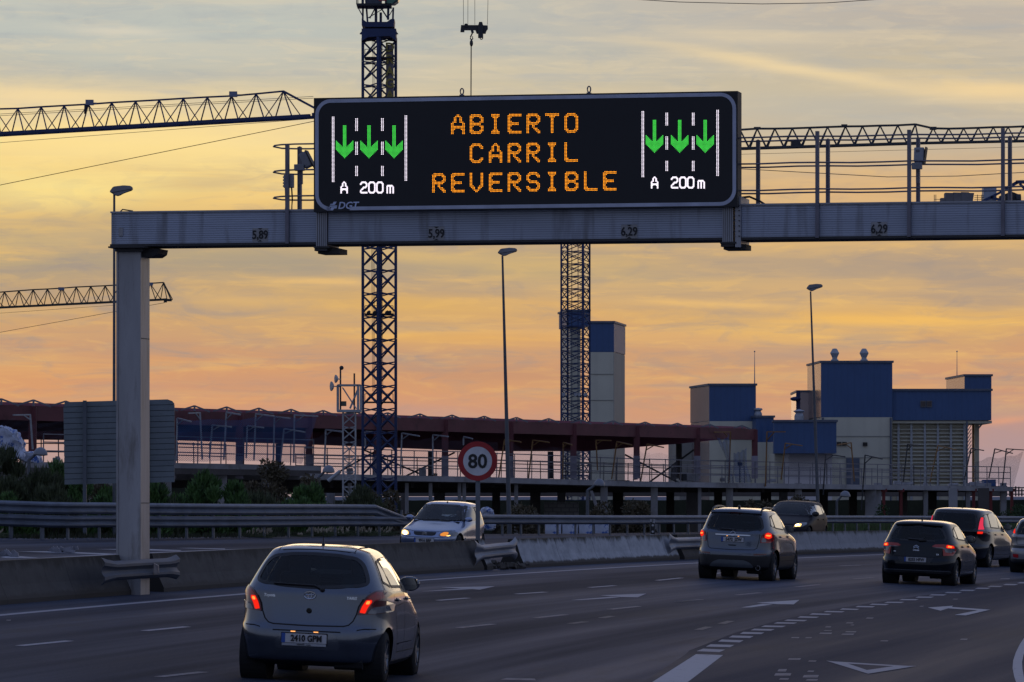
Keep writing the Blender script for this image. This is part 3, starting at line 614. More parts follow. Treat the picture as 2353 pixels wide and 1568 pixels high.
b.prism([gp(c1+.005, ZB-.035, .3), gp(c1+.32, ZB-.035, .3), gp(c1+.30, ZB-.12, .3), gp(c1+.22, ZB-.17, .3), gp(c1+.005, ZB-.17, .3)], GW*-.6); b.build('column_head', SOFF, t)
b = B()
for zz in (1.55, 4.35): gbox(b, c1+.021, c1+.026, gz0+zz-.006, gz0+zz+.006, -.18, .34)
b.build('column_seam', SOFF, t)
b = B(); gbox(b, tx(288), tx(297), ZT-.28, ZT-.42, WD+.002, WD+.02); b.build('nameplate', mat('dull_plate', (.3, .3, .32), .5, .5), t)
b = B(); b.path([gp(tl-.03, ZT-.25, .1), gp(tl-.02, ZT-.08, .1), gp(tl+.12, ZT+.05, .1), gp(tl+.3, ZT+.02, .1)], .012, 5); b.build('loose_cable', DARK, t)
# clearance height marks
DG = mat('clearance_ink', (.012, .012, .016), .6); CP = mat('clearance_plate', (.27, .27, .285), .5, .4)
for x, s, y in ((598, '5,89', 540), (1003, '5,99', 537), (1446, '6,29', 532.5), (2020.5, '6,29', 526.5)):
    tt, z = gz(x, y, WD); b = B(); gbox(b, tt-.135, tt+.135, z-.115, z+.115, WD+.002, WD+.006)
    pl = b.build('clearance_plate', CP, t)
    me = textmesh(s, .20, .004, sx=.82); link(me, 'clearance_figures', DG, pl, m=frame(gp(tt, z-.005, WD+.016), GU, (0, 0, 1)))
    b = B()
    for sg in (1, -1): b.prism([gp(tt-.04, z+sg*.113, WD+.010), gp(tt+.04, z+sg*.113, WD+.010), gp(tt, z+sg*.086, WD+.010)], GW*.004)
    b.build('clearance_arrows', DG, pl)
# railing
RL = mat('rail_steel_violet_grey', (.17, .165, .20), .5, .5, .2, 3)
for x in (1878, 2089, 2304.5, 2518, 2730, 2942, 3154, 3366, 660):
    a = tx(x, WD+.06); b = B(); gbox(b, a-.030, a+.030, ZB+.02, HC+6.22-(.02 if x > 700 else .12), WD+.01, WD+.09); b.build('railing_post', RL, t)
for x in (1741, 1901.5, 2109, 2320, 2533, 2745, 2957, 3169, 3381, 687):
    a = tx(x, -WD); b = B(); gbox(b, a-.032, a-.014, ZT, HC+6.13, -WD-.09, -WD-.01); gbox(b, a-.014, a+.014, ZT, HC+6.14, -WD-.06, -WD-.03); gbox(b, a+.014, a+.032, ZT, HC+6.13, -WD-.09, -WD-.01); b.build('railing_post', RL, t)
te = tx(1700)
for z in (6.12, 5.685, 5.245):
    z += HC
    for w in (WD+.0, -WD-.10):
        b = B(); pts = [gp(te-.6+(tr-te+.6)*i/48, z+.008*math.sin(i*1.7+z), w) for i in range(49)]; b.path(pts, .014, 7); b.build('railing_rail', RL, t)
    tb = tx(631); b = B(); t2 = tx(735)
    lp_ = [gp(t2+.8, z, WD), gp(tb+.45, z, WD), gp(tb+.2, z-.005, WD-.03), gp(tb+.06, z-.01, WD-.14), gp(tb, z-.015, WD-.3), gp(tb+.06, z-.02, -WD+.1), gp(tb+.25, z-.02, -WD-.04), gp(tb+.5, z-.02, -WD-.1), gp(t2+.8, z, -WD-.1)]
    b.path(lp_, .014, 7); b.build('railing_loop', RL, t)
b = B(); b.path([gp(s2b+.0, ZT+.12, 0), gp(s2b+.2, ZT+.14, 0), gp(s2b+.38, ZT+.06, 0), gp(s2b+.5, ZT-.02, 0)], .02, 6); b.build('conduit', DARK, t)
# detectors
def cam_box(x, y, label, flip):
    a, z = gz(x, y, 0); o = thing('traffic_detector', label, 'traffic detector', gp(a, z-.3, 0), 'traffic detectors on the gantry walkway')
    b = B(); gbox(b, a-.03, a+.03, z-.35, z+.20, -.04, .02); b.build('mount_post', RL, o)
    b = B(); gbox(b, a-.09, a+.08, z-.13, z-.02, .02, .12, .01); b.build('mount_box', mat('detector_grey', (.26, .27, .30), .5, .2), o)
    b = B(); R = RG @ Matrix.Rotation(math.radians(28*flip), 3, 'Y') @ Matrix.Rotation(math.radians(15), 3, 'X')
    if abs(flip) < .3: b.box(gp(a+.02, z+.10, -.08), (.17, .22, .24), RG @ Matrix.Rotation(math.radians(-14), 3, 'X'), .02)
    else: b.box(gp(a+.08, z+.06, -.05), (.14, .18, .27), RG @ Matrix.Rotation(math.radians(-24), 3, 'Y'), .02)
    b.build('detector_body', mat('detector_grey', (.26, .27, .30), .5, .2), o)
    b = B()
    if abs(flip) < .3: b.box(gp(a+.115, z+.10, -.08), (.015, .26, .29), RG @ Matrix.Rotation(math.radians(8), 3, 'Y'))
    else: b.box(gp(a+.165, z+.07, -.05), (.02, .20, .34), RG @ Matrix.Rotation(math.radians(-28), 3, 'Y'))
    b.build('sun_shield', DARK, o)
    return o
cam_box(691, 376, 'grey traffic detector with sloping shield on the walkway left of the message sign', 1)
cam_box(2109, 372, 'grey traffic detector with a dark shield on the walkway right of the message sign', .2)
a, z = gz(662, 417, WD); o = thing('junction_box', 'ribbed grey junction box strapped to the walkway post left of the message sign', 'junction box', gp(a, z-.2, WD))
b = B(); gbox(b, a-.08, a+.09, z-.11, z+.11, WD-.08, WD+.008, .012)
for i in range(4): gbox(b, a-.095, a-.08, z-.09+i*.05, z-.065+i*.05, WD-.08, WD-.01)
b.build('box_body', mat('detector_grey', (.26, .27, .30), .5, .2), o)
b = B(); b.path([gp(a+.05, z-.11, WD-.05), gp(a+.06, z-.30, WD-.05), gp(a+.05, z-.5, WD-.05), gp(a-.1, z-.66, WD-.05)], .014, 5); b.path([gp(a-.06, z-.11, WD-.05), gp(a-.05, z-.4, WD-.05), gp(a-.08, z-.66, WD-.05)], .014, 5); b.build('cable', DARK, o)
# ---------------------------------------------------------------- message sign
SW = WD+.22                                     # front face plane
tL, tR = tx(721, SW), tx(1695, SW)
zLt, zLb, zRt, zRb = gz(721, 225.6, SW)[1], gz(721, 487.2, SW)[1], gz(1695, 209.3, SW)[1], gz(1695, 475.6, SW)[1]
zTop = (zLt+zRt)/2; zBot = (zLb+zRb)/2; SWd = tR-tL; SH = zTop-zBot
t = vms = thing('message_sign', 'large black electronic sign reading ABIERTO CARRIL REVERSIBLE with green lane arrows, on the gantry', 'electronic sign', gp(tL, zBot, SW))
b = B(); gbox(b, tL, tR, zBot, zTop, SW, SW-.42); b.build('housing', BLACK, t)
def sp(k, x, y):      # crop coordinates to (t, z) on the sign face
    X, Y = D(k, x, y); return gz(X, Y, SW)
# pale border with rounded corners, open where the emblem stands
def arcpts(cx, cz, r, a0, a1, n=8): return [(cx+r*math.cos(math.radians(a0+(a1-a0)*i/n)), cz+r*math.sin(math.radians(a0+(a1-a0)*i/n))) for i in range(n+1)]
m_ = .055; R_ = .235; x0, x1, z0, z1 = tL+m_, tR-m_, zBot+m_-.005, zTop-m_
lt = [(sp('c2', 168, 1308)[0], z0)]+arcpts(x0+R_, z0+R_, R_, 270, 180)+arcpts(x0+R_, z1-R_, R_, 180, 90)+arcpts(x1-R_, z1-R_, R_, 90, 0)+arcpts(x1-R_, z0+R_, R_, 0, -90)+[(sp('c2', 312, 1306)[0], z0)]
b = B(); hw = .03; prev = None
for i, (x, z) in enumerate(lt):
    p0 = lt[max(i-1, 0)]; p1 = lt[min(i+1, len(lt)-1)]; dx_, dz_ = p1[0]-p0[0], p1[1]-p0[1]; l = math.hypot(dx_, dz_); nx, nz_ = -dz_/l*hw, dx_/l*hw
    ring = [b.bm.verts.new(gp(x+nx, z+nz_, SW+.001)), b.bm.verts.new(gp(x+nx, z+nz_, SW+.006)), b.bm.verts.new(gp(x-nx, z-nz_, SW+.006)), b.bm.verts.new(gp(x-nx, z-nz_, SW+.001))]
    if prev:
        for k in range(4): b.bm.faces.new((prev[k], prev[(k+1) % 4], ring[(k+1) % 4], ring[k]))
    prev = ring
b.build('border', mat('sign_border_grey', (.42, .45, .56), .5, .1), t)
b = B()
ez = lambda pts: [gp(*sp('z4', x, y), SW+.002) for x, y in pts]
for pts in ([(1215,1415),(1225,1400),(1270,1395),(1290,1355),(1350,1353),(1325,1402),(1300,1420)], [(1212,1432),(1360,1430),(1355,1455),(1208,1456)], [(1240,1465),(1355,1463),(1345,1488),(1300,1490),(1275,1530),(1215,1532),(1235,1475)]):
    b.prism(ez(pts), GW*.004)
b.build('emblem', mat('sign_emblem_grey', (.50, .56, .74), .5), t)
a, z = sp('z4', 1372, 1438); me = textmesh('DGT', .165, .003, .22, 'LEFT', .002); link(me, 'emblem_letters', MT['sign_emblem_grey'], t, m=frame(gp(a, z, SW+.004), GU, (0, 0, 1)))
for x, y in ((1061.5, 219), (1353.5, 215)):
    a, z = gz(x, y, SW-.2); zt = zTop; b = B(); ring = [gp(a+.028*math.cos(u*math.pi/8), zt+.085+.05*math.sin(u*math.pi/8), SW-.2) for u in range(17)]
    b.path(ring, .012, 6); gbox(b, a-.035, a+.035, zt, zt+.03, SW-.24, SW-.16); b.build('lifting_ring', RL, t)
def leds(name, pts, r, m, pit=None):
    b = B()
    for a, z in pts:
        vs = [b.bm.verts.new(gp(a+r*math.cos(k*math.pi/3+.5), z+r*math.sin(k*math.pi/3+.5), SW+.004)) for k in range(6)]
        b.bm.faces.new(vs)
    return b.build(name, m, t, keep=True)
FONT = {'A':"01110,10001,10001,11111,10001,10001,10001",'B':"11110,10001,10001,11110,10001,10001,11110",'I':"01110,00100,00100,00100,00100,00100,01110",'E':"11111,10000,10000,11110,10000,10000,11111",
'R':"11110,10001,10001,11110,10100,10010,10001",'T':"11111,00100,00100,00100,00100,00100,00100",'O':"01110,10001,10001,10001,10001,10001,01110",'C':"01110,10001,10000,10000,10000,10001,01110",
'L':"10000,10000,10000,10000,10000,10000,11111",'V':"10001,10001,10001,10001,10001,01010,00100",'S':"01110,10001,10000,01110,00001,10001,01110",'2':"01110,10001,00001,00110,01000,10000,11111",'0':"01110,10001,10001,10001,10001,10001,01110",'m':"00000,00000,11110,10101,10101,10101,10101"}
FONT['A'] = "00100,01010,01010,10001,11111,10001,10001"; FONT['T'] = "11111,00100,00100,00100,00100,00100,00100"
def glyph(ch):        # scale2x of the 5x7 pattern: strokes two lamps wide with smoothed corners
    g = [[int(c) for c in r] for r in FONT[ch].split(',')]; h, w = len(g), 5; o = [[0]*10 for _ in range(14)]
    at = lambda y, x: g[y][x] if 0 <= y < h and 0 <= x < w else 0
    for y in range(h):
        for x in range(w):
            p = at(y, x); a, b_, c, d = at(y-1, x), at(y, x+1), at(y, x-1), at(y+1, x); e = [p]*4
            if c == a and c != d and a != b_: e[0] = a
            if a == b_ and a != c and b_ != d: e[1] = b_
            if d == c and d != b_ and c != a: e[2] = c
            if b_ == d and b_ != a and d != c: e[3] = d
            o[2*y][2*x], o[2*y][2*x+1], o[2*y+1][2*x], o[2*y+1][2*x+1] = e
    return o
AMB = emit('amber_lamps', (1.0, .32, .014), 2.2); GRN = emit('green_lamps', (.07, .80, .09), 1.15); WHT = emit('white_lamps', (.95, .86, 1.0), 1.7)
def text_dots(s, k, xs, ytop, ybot, wide):
    out = []
    for ch, x in zip(s, xs):
        g = glyph(ch)
        for r in range(14):
            for c in range(10):
                if g[r][c]: out.append(sp(k, x+(c/9)*wide, ytop(x)+(r/13)*(ybot(x)-ytop(x))))
    return out
tilt = lambda y0: (lambda x: y0-(x-950)*.0125)
for ch_, x_ in zip('ABIERTO', [951,1068,1186,1306,1424,1542,1662]): leds('letter', text_dots(ch_, 'c2', [x_], tilt(723), tilt(839), 79), .0076, AMB)
for ch_, x_ in zip('CARRIL', [1068,1188,1306,1424,1542,1662]): leds('letter', text_dots(ch_, 'c2', [x_], tilt(906), tilt(1021), 77), .0076, AMB)
for ch_, x_ in zip('REVERSIBLE', [833,951,1068,1188,1306,1424,1542,1665,1785,1904]): leds('letter', text_dots(ch_, 'c2', [x_], tilt(1090), tilt(1204), 77), .0076, AMB)
def panel(k, x0, x1, d1, d2, arr, ax, ty, s=1.0):
    y0, y1 = ty; H = y1-y0
    for xx, dy_ in ((x0, 4), (x1, -4)): leds('lane_edge_lamps', [sp(k, xx+c*14.4*s, y0+dy_+H*r/49) for c in (-.33, .33) for r in range(50)], .0080, WHT)
    for xx in (d1, d2):
        for (u0, u1, n) in ((.035, .215, 10), (.40, .585, 10), (.775, .915, 8)): leds('lane_dash_lamps', [sp(k, xx+c*15*s, y0+H*(u0+(u1-u0)*r/(n-1))) for c in (-.33, .33) for r in range(n)], .0080, WHT)
    p = 7.4*s
    for xx in arr:
        g = []
        for r in range(28):
            for c in range(-8, 9):
                if (abs(c) <= 1.6 and r <= 27-abs(c)) or (r-(27-abs(c)) <= 0 <= r-(20-abs(c)) and abs(c) <= 7.8): g.append(sp(k, xx+c*p, y0+H*.145+r*p))
        leds('arrow_lamps', g, .0088, GRN)
    tx0, wch = ax
    for ch, x in tx0:
        gg = glyph(ch); leds('letter', [sp(k, x+c/9*wch, ty[1]+(6+(r/13)*70*s)) for r in range(14) for c in range(10) if gg[r][c]], .0072, WHT)
panel("c2", 208, 664, 355, 517, (280, 433, 590), ((("A", 256), ("2", 379), ("0", 430), ("0", 480), ("m", 545)), 42), (732, 1136))
# right panel uses the other crop; the black ground behind is the housing itself
X = lambda x: (x-1493.7)/.3664
def pc(x): return (x*.3664+689.4-1493.7)/.3664
panel("c3", pc(2150), 424, 105, 271, (28, 186, 346), ((("A", 8), ("2", 133), ("0", 185), ("0", 234), ("m", 300)), 42), (697, 1105), 1.0)
# ================================================================== cars
def paintm(name, col, rough=.34, metal=.75, flake=.06):
    return mat(name, col, rough, metal, flake, 1.5, 0, coat=.85 if max(col) > .02 else .3, spec=.25)
LIN = mat('cabin_lining', (.010, .010, .012), .9, 0, .1, 4); SEAM = mat('panel_gap', (.006, .006, .007), .8, 0, 0, 4); TRIM = mat('black_trim', (.014, .014, .016), .45, 0, .1, 6)
GL = glassmat('tinted_car_glass', (.84, .92, .93), 1.0, .02, .6); GLD = glassmat('privacy_car_glass', (.42, .47, .50), .9, .02, .6); GLC = glassmat('side_car_glass', (.34, .38, .38), 2.4)
REDL = mat('red_lens', (.15, .003, .006), .12, 0, .15, 20, coat=.7, emis=(.35, .004, .006), es=.07); REDD = mat('dark_red_lens', (.10, .003, .006), .12, 0, .2, 20, coat=.7)
LIT = emit('brake_lamp_lit', (1.0, .022, .010), 1.0); LIT2 = emit('tail_lamp_core', (1.0, .16, .03), 2.6); PINKL = emit('tail_lamp_pink', (1.0, .05, .12), .75)
CLEAR = mat('clear_lens', (.17, .18, .20), .15, .3, .25, 14, coat=.8); CHROME = mat('chrome', (.62, .63, .66), .12, 1, .05, 4)
HEADL = emit('headlamp_lit', (1.0, .62, .18), 2.2); HEADC = emit('headlamp_core', (1.0, .88, .55), 14.0); AMBL = emit('indicator_glow', (1.0, .34, .06), .8)
PLW = mat('plate_white', (.52, .52, .54), .5, 0, .06, 6); PLB = mat('plate_blue', (.02, .08, .35), .5); INK = mat('plate_ink', (.012, .012, .016), .5)
RIM = mat('wheel_rim', (.20, .22, .25), .35, .8, .15, 8); MIRG = glassmat('mirror_glass', (.05, .05, .05), 3.2)
SEATM = mat('seat_fabric', (.005, .005, .007), .9, 0, .2, 10); DIRS = {'rear': (Vector((1,0,0)), Vector((0,0,1)), Vector((0,1,0)), Vector((0,-4,0))), 'front': (Vector((1,0,0)), Vector((0,0,1)), Vector((0,-1,0)), Vector((0,8,0))),
        'right': (Vector((0,1,0)), Vector((0,0,1)), Vector((-1,0,0)), Vector((3,0,0))), 'left': (Vector((0,1,0)), Vector((0,0,1)), Vector((1,0,0)), Vector((-3,0,0))), 'top': (Vector((1,0,0)), Vector((0,1,0)), Vector((0,0,-1)), Vector((0,0,4)))}
def bspl(rows, sub=5):
    r = [rows[0], rows[0]]+list(rows)+[rows[-1], rows[-1]]; out = []
    for i in range(len(r)-3):
        for k in range(sub):
            t = k/sub; w = ((1-t)**3/6, (3*t**3-6*t*t+4)/6, (-3*t**3+3*t*t+3*t+1)/6, t**3/6)
            out.append(tuple(sum(w[j]*r[i+j][c] for j in range(4)) for c in range(len(rows[0]))))
    out.append(tuple(rows[-1])); return out
def roundpoly(p, r=.04, n=4, closed=True):
    o = []; L_ = len(p)
    for i in range(L_):
        a, b, c = Vector(p[i-1]), Vector(p[i]), Vector(p[(i+1) % L_]); u, v = a-b, c-b
        rr = min(r, u.length*.45, v.length*.45)
        if rr < .002: o.append(tuple(b)); continue
        s, e = b+u.normalized()*rr, b+v.normalized()*rr
        for k in range(n+1):
            t = k/n; o.append(tuple(s*(1-t)**2+b*2*t*(1-t)+e*t*t))
    return o
def inset(p, d):
    A2 = sum(p[i-1][0]*p[i][1]-p[i][0]*p[i-1][1] for i in range(len(p))); sg = 1 if A2 > 0 else -1; o = []
    for i in range(len(p)):
        a, b, c = Vector(p[i-1]), Vector(p[i]), Vector(p[(i+1) % len(p)]); u, v = (b-a), (c-b)
        if u.length < 1e-9 or v.length < 1e-9: o.append(tuple(b)); continue
        u.normalize(); v.normalize(); nn = Vector((-u.y-v.y, u.x+v.x))*sg
        if nn.length < 1e-6: o.append(tuple(b)); continue
        nn.normalize(); k = d/max(.35, nn.dot(Vector((-u.y, u.x))*sg)); o.append(tuple(b+nn*k))
    return o
mir = lambda p: [(-x, z) for x, z in p][::-1]
class Car:
    def __init__(s, label, cat, pos, heading, rows, wb, paint, plastic_z=.0, arch=(.34, .30), tyre=(.30, .20), deform=None, nn=96, track=None, flare=.0, upn=UPN, cut=(), group='cars on the motorway', cuts=True):
        f = Vector((math.sin(heading), math.cos(heading), 0)); u = upn; x = f.cross(u).normalized(); f = u.cross(x).normalized()
        m = Matrix((x, f, u)).transposed().to_4x4(); m.translation = pos; s.m = m
        s.t = thing('car', label, cat, m, group); s.paint = paint; s.wb = wb
        lv = bspl(rows); bm = bmesh.new(); rings = []
        for z, yr, yf, w, nr, nf in lv:
            yc, a = (yr+yf)/2, (yf-yr)/2; ring = []
            for k in range(nn):
                th = 2*math.pi*(k+.5)/nn; c, sn = math.cos(th), math.sin(th); n_ = nr if sn < 0 else nf
                px = w*math.copysign(abs(c)**(2/n_), c); py = yc+a*math.copysign(abs(sn)**(2/n_), sn); pz = z
                if flare:
                    for ya in (0, wb):
                        g = math.exp(-((py-ya)/.42)**2-((pz-.55)/.30)**2); px += math.copysign(flare*g, px) if abs(px) > w*.8 else 0
                v = Vector((px, py, pz)); v = deform(v) if deform else v; ring.append(bm.verts.new(v))
            rings.append(ring)
        for a, b in zip(rings, rings[1:]):
            for k in range(nn): bm.faces.new((a[k], a[(k+1) % nn], b[(k+1) % nn], b[k]))
        bm.faces.new(rings[0][::-1]); bm.faces.new(rings[-1])
        bmesh.ops.recalc_face_normals(bm, faces=bm.faces)
        for f_ in bm.faces:
            if f_.calc_center_median().z < plastic_z: f_.material_index = 1
        s.bm0 = bm; s.bvh = BVHTree.FromBMesh(bm); s.arch = arch; s.tyre = tyre; s.track = track or rows[3][3]; s.cut = cut
        s.plastic = TRIM
        # shell with real openings for windows and wheel arches
        me = bpy.data.meshes.new('shell'); bm.to_mesh(me)
        for mm_ in (paint, TRIM, SEAM): me.materials.append(mm_)
        ob = bpy.data.objects.new('shell', me); COL.objects.link(ob)
        c = B(); R, zc = arch
        for ya in (0, wb):
            for sx in (-1, 1): c.tube((sx*.62, ya, zc), (sx*1.3, ya, zc), R, n=40)
        for d, poly in cut:
            U, V, Dd, O = DIRS[d]; dep = 4.9 if False else {'rear': 4+s.cy('rear', poly)+.22, 'front': 8-s.cy('front', poly)+.22, 'left': 2.80, 'right': 2.80}[d]
            st = {'rear': 2.0, 'front': 2.0, 'left': 1.0, 'right': 1.0}[d]
            p3 = [U*a+V*b+O+Dd*st for a, b in inset(poly, .012)]
            c.prism(p3, Dd*(dep-st))
        bmesh.ops.recalc_face_normals(c.bm, faces=c.bm.faces)
        for f_ in c.bm.faces: f_.material_index = 2
        cm = bpy.data.meshes.new('cutter'); c.bm.to_mesh(cm); c.bm.free()
        for mm_ in (paint, TRIM, SEAM): cm.materials.append(mm_)
        co_ = bpy.data.objects.new('cutter', cm); COL.objects.link(co_)
        mod = ob.modifiers.new('b', 'BOOLEAN'); mod.operation = 'DIFFERENCE'; mod.object = co_; mod.solver = 'EXACT'; mod.use_self = True
        dg = bpy.context.evaluated_depsgraph_get(); dg.update(); me2 = bpy.data.meshes.new_from_object(ob.evaluated_get(dg))
        bpy.data.objects.remove(ob); bpy.data.objects.remove(co_)
        b2 = bmesh.new(); b2.from_mesh(me2)
        dl = [f_ for f_ in b2.faces if f_.material_index == 2]; bmesh.ops.delete(b2, geom=dl, context='FACES')
        me3 = bpy.data.meshes.new('body'); b2.to_mesh(me3)
        for v in b2.verts: v.co -= v.normal*.018
        bmesh.ops.reverse_faces(b2, faces=b2.faces)
        for f_ in b2.faces: f_.material_index = 0
        me4 = bpy.data.meshes.new('cabin_lining'); b2.to_mesh(me4); b2.free()
        s.body = link(me3, 'body', (paint, TRIM), s.t, 50, m=m); link(me4, 'cabin_lining', LIN, s.t, False, m=m)
        s.wheels()
    def cy(s, d, poly):
        ys_ = [p.y for p in (s.hit(d, a, b) for a, b in poly) if p is not None]
        return (max(ys_) if d == 'rear' else min(ys_)) if ys_ else 0
    def hit(s, d, a, b, off=0.0):
        U, V, Dd, O = DIRS[d]; o = U*a+V*b+O; r = s.bvh.ray_cast(o, Dd)
        if r[0] is None or (r[0]-o).length > (9.5 if d == 'front' else 5.5):
            r = s.bvh.find_nearest(o+Dd*{'rear': 3.5, 'front': 4.5, 'left': 2.2, 'right': 2.2, 'top': 3}[d])
            if r[0] is None: return None
        n = r[1]
        if n.dot(Dd) > 0: n = -n
        return r[0]+n*off
    def decal(s, name, d, poly, mt_, off=.004, parent=None, h=.05, skirt=.012, label=None):
        U, V, Dd, O = DIRS[d]; bm = bmesh.new(); poly = [p for i, p in enumerate(poly) if math.dist(p, poly[i-1]) > 1e-4]
        bm.faces.new([bm.verts.new((a, b, 0)) for a, b in poly]); xs = [p[0] for p in poly]; zs = [p[1] for p in poly]
        for ax, lo, hi in ((0, min(xs), max(xs)), (1, min(zs), max(zs))):
            n = max(1, int((hi-lo)/h)); 
            for i in range(1, n+1):
                c = lo+(hi-lo)*i/(n+1); co = (c, 0, 0) if ax == 0 else (0, c, 0); no = (1, 0, 0) if ax == 0 else (0, 1, 0)
                bmesh.ops.bisect_plane(bm, geom=bm.verts[:]+bm.edges[:]+bm.faces[:], plane_co=co, plane_no=no)
        bmesh.ops.triangulate(bm, faces=[f for f in bm.faces if len(f.verts) > 4])
        bnd = [e for e in bm.edges if e.is_boundary]
        if skirt:
            r = bmesh.ops.extrude_edge_only(bm, edges=bnd); low = [v for v in r['geom'] if isinstance(v, bmesh.types.BMVert)]
        else: low = []
        ls = set(low)
        for v in bm.verts:
            a, b = v.co.x, v.co.y; p = s.hit(d, a, b, off-(skirt if v in ls else 0)); v.co = p if p is not None else U*a+V*b
        b = B(); b.bm.free(); b.bm = bm; bmesh.ops.recalc_face_normals(bm, faces=bm.faces)
        bm.normal_update()
        f0 = max(bm.faces, key=lambda f: f.calc_area())
        if f0.normal.dot(Dd) > 0: bmesh.ops.reverse_faces(bm, faces=bm.faces)
        o = b.build(name, mt_, parent or s.t, smooth=40, m=s.m, keep=True)
        if label: o['label'] = label
        return o
    def ring(s, name, d, poly, w, mt_, off=.005, parent=None):      # band along the inside of a polygon
        inn = inset(poly, w); bm = bmesh.new(); o, i_ = [], []
        for a, b in zip(poly, inn):
            p, q = s.hit(d, *a, off), s.hit(d, *b, off); o.append(bm.verts.new(p)); i_.append(bm.verts.new(q))
        n = len(poly)
        for k in range(n): bm.faces.new((o[k], o[(k+1) % n], i_[(k+1) % n], i_[k]))
        b = B(); b.bm.free(); b.bm = bm; return b.build(name, mt_, parent or s.t, True, m=s.m)
    def seam(s, d, pts, w=.010, mt_=None, off=.002, name='panel_gap', parent=None, closed=False):
        if closed: pts = pts+[pts[0]]
        dense = []
        for a, b in zip(pts, pts[1:]):
            n = max(1, int(math.dist(a, b)/.06)); dense += [(a[0]+(b[0]-a[0])*k/n, a[1]+(b[1]-a[1])*k/n) for k in range(n)]
        dense.append(pts[-1]); bm = bmesh.new(); pr = None
        for i, p in enumerate(dense):
            p0, p1 = dense[max(0, i-1)], dense[min(len(dense)-1, i+1)]; dx_, dz_ = p1[0]-p0[0], p1[1]-p0[1]; l = math.hypot(dx_, dz_) or 1; nx, nz_ = -dz_/l*w/2, dx_/l*w/2
            r = (bm.verts.new(s.hit(d, p[0]+nx, p[1]+nz_, off)), bm.verts.new(s.hit(d, p[0]-nx, p[1]-nz_, off)))
            if pr: bm.faces.new((pr[0], r[0], r[1], pr[1]))
            pr = r
        b = B(); b.bm.free(); b.bm = bm; return b.build(name, mt_ or SEAM, parent or s.body, True, m=s.m)
    def window(s, name, d, poly, glass, frit=.035):
        o = s.decal(name, d, poly, glass, .003, h=.08, skirt=0); s.ring('window_surround', d, inset(poly, -.006), frit+.006, TRIM, .0055, o); return o
    def wheels(s):
        r, w = s.tyre
        for ya in (0, s.wb):
            for sx in (-1, 1):
                b = B(); xo = sx*(s.track-.02); c = Vector((xo, ya, r))
                pr = [(r*.62, 0), (r*.66, .012), (r*.90, .0), (r*.97, -.02), (r, -.05), (r, -(w-.05)), (r*.97, -(w-.02)), (r*.90, -w), (r*.60, -w+.01)]
                b.lathe(pr, c, (sx, 0, 0), 36)
                for k in range(36):
                    a = k*math.pi/18; b.box(c+Vector((-sx*w/2, math.cos(a)*r, math.sin(a)*r)), (w*.75, .004, .004), Matrix.Rotation(a, 3, 'X'))
                ty = b.build('wheel', RUB, s.t, 40, m=s.m)
                b = B(); b.lathe([(r*.66, .008), (r*.63, -.004), (r*.60, -.05), (r*.3, -.06), (.05, -.05)], c, (sx, 0, 0), 32); b.lathe([(0.001, -.005), (.05, -.008), (.06, -.03)], c, (sx, 0, 0), 16)
                for k in range(7):
                    a = k*2*math.pi/7; dd = Vector((0, math.cos(a), math.sin(a))); b.bar(c+dd*.045-Vector((sx*.018, 0, 0)), c+dd*r*.63-Vector((sx*.008, 0, 0)), .034, .02, up=(1, 0, 0))
                b.build('rim', RIM, ty, 40, m=s.m)
        b = B()      # axles, floor and exhaust seen under the tail
        b.box((0, .0, r), (s.track*2-.4, .10, .10)); b.box((0, s.wb/2, .26), (1.1, s.wb+.6, .10)); b.box((0, s.wb, r), (s.track*2-.4, .12, .12)); b.tube((.30, -.42, .24), (.62, -.42, .24), .09); b.box((-.25, -.28, .29), (.5, .4, .14), bev=.03)
        for ya in (0, s.wb):
            for sx in (-1, 1): b.lathe([(s.arch[0]+.012, .0), (s.arch[0]+.012, -.30), (.1, -.30)], (sx*(s.track-.03), ya, s.arch[1]), (sx, 0, 0), 32)
        b.build('underbody', LIN, s.t, False, m=s.m)
    def seats(s, rows=((1.35, .58), (.45, .55)), zt=1.30, xs=.36):
        zt0 = zt
        for i_, (y, z) in enumerate(rows):
            zt = zt0-(.26 if i_ else 0)
            for sx in (-1, 1):
                b = B(); R = Matrix.Rotation(math.radians(14), 3, 'X')
                b.box((sx*xs, y, z-.05), (.48, .50, .16), None, .05); b.box((sx*xs, y-.27, (z+zt-.24)/2), (.47, .14, zt-.24-z+.16), R, .05)
                b.box((sx*xs, y-.37, zt-.10), (.25, .10, .19), R, .04); b.tube((sx*xs-.05, y-.35, zt-.3), (sx*xs-.05, y-.37, zt-.12), .008); b.build('seat', SEATM, s.t, 40, m=s.m)
    def plate(s, d, x, z, txt, w=.52, h=.115, off=.012, sub=None):
        p = s.hit(d, x, z, off); U, V, Dd, O = DIRS[d]; sg = 1 if d == 'rear' else -1; n = -Dd
        b = B(); b.box(p+Dd*.004, (w, .008, h), None, .002); pl = b.build('number_plate', PLW, s.t, m=s.m)
        b = B(); b.box(p+n*.002+Vector((-sg*(w/2-.024), 0, 0)), (.042, .004, h-.008)); b.build('country_band', PLB, pl, m=s.m)
        b = B()
        for q0, q1 in (((-w/2, -h/2), (w/2, -h/2)), ((w/2, -h/2), (w/2, h/2)), ((w/2, h/2), (-w/2, h/2)), ((-w/2, h/2), (-w/2, -h/2))): b.bar(p+Vector((q0[0], 0, q0[1])), p+Vector((q1[0], 0, q1[1])), .006, .010)
        b.build('plate_frame', TRIM, pl, m=s.m)
        me = textmesh(txt, .098, .0030, sx=.84); fm = frame(p+n*.006+Vector((sg*.026, 0, -.003)), Vector((sg, 0, 0)), (0, 0, 1)); link(me, 'registration', INK, pl, m=s.m @ fm)
        return pl
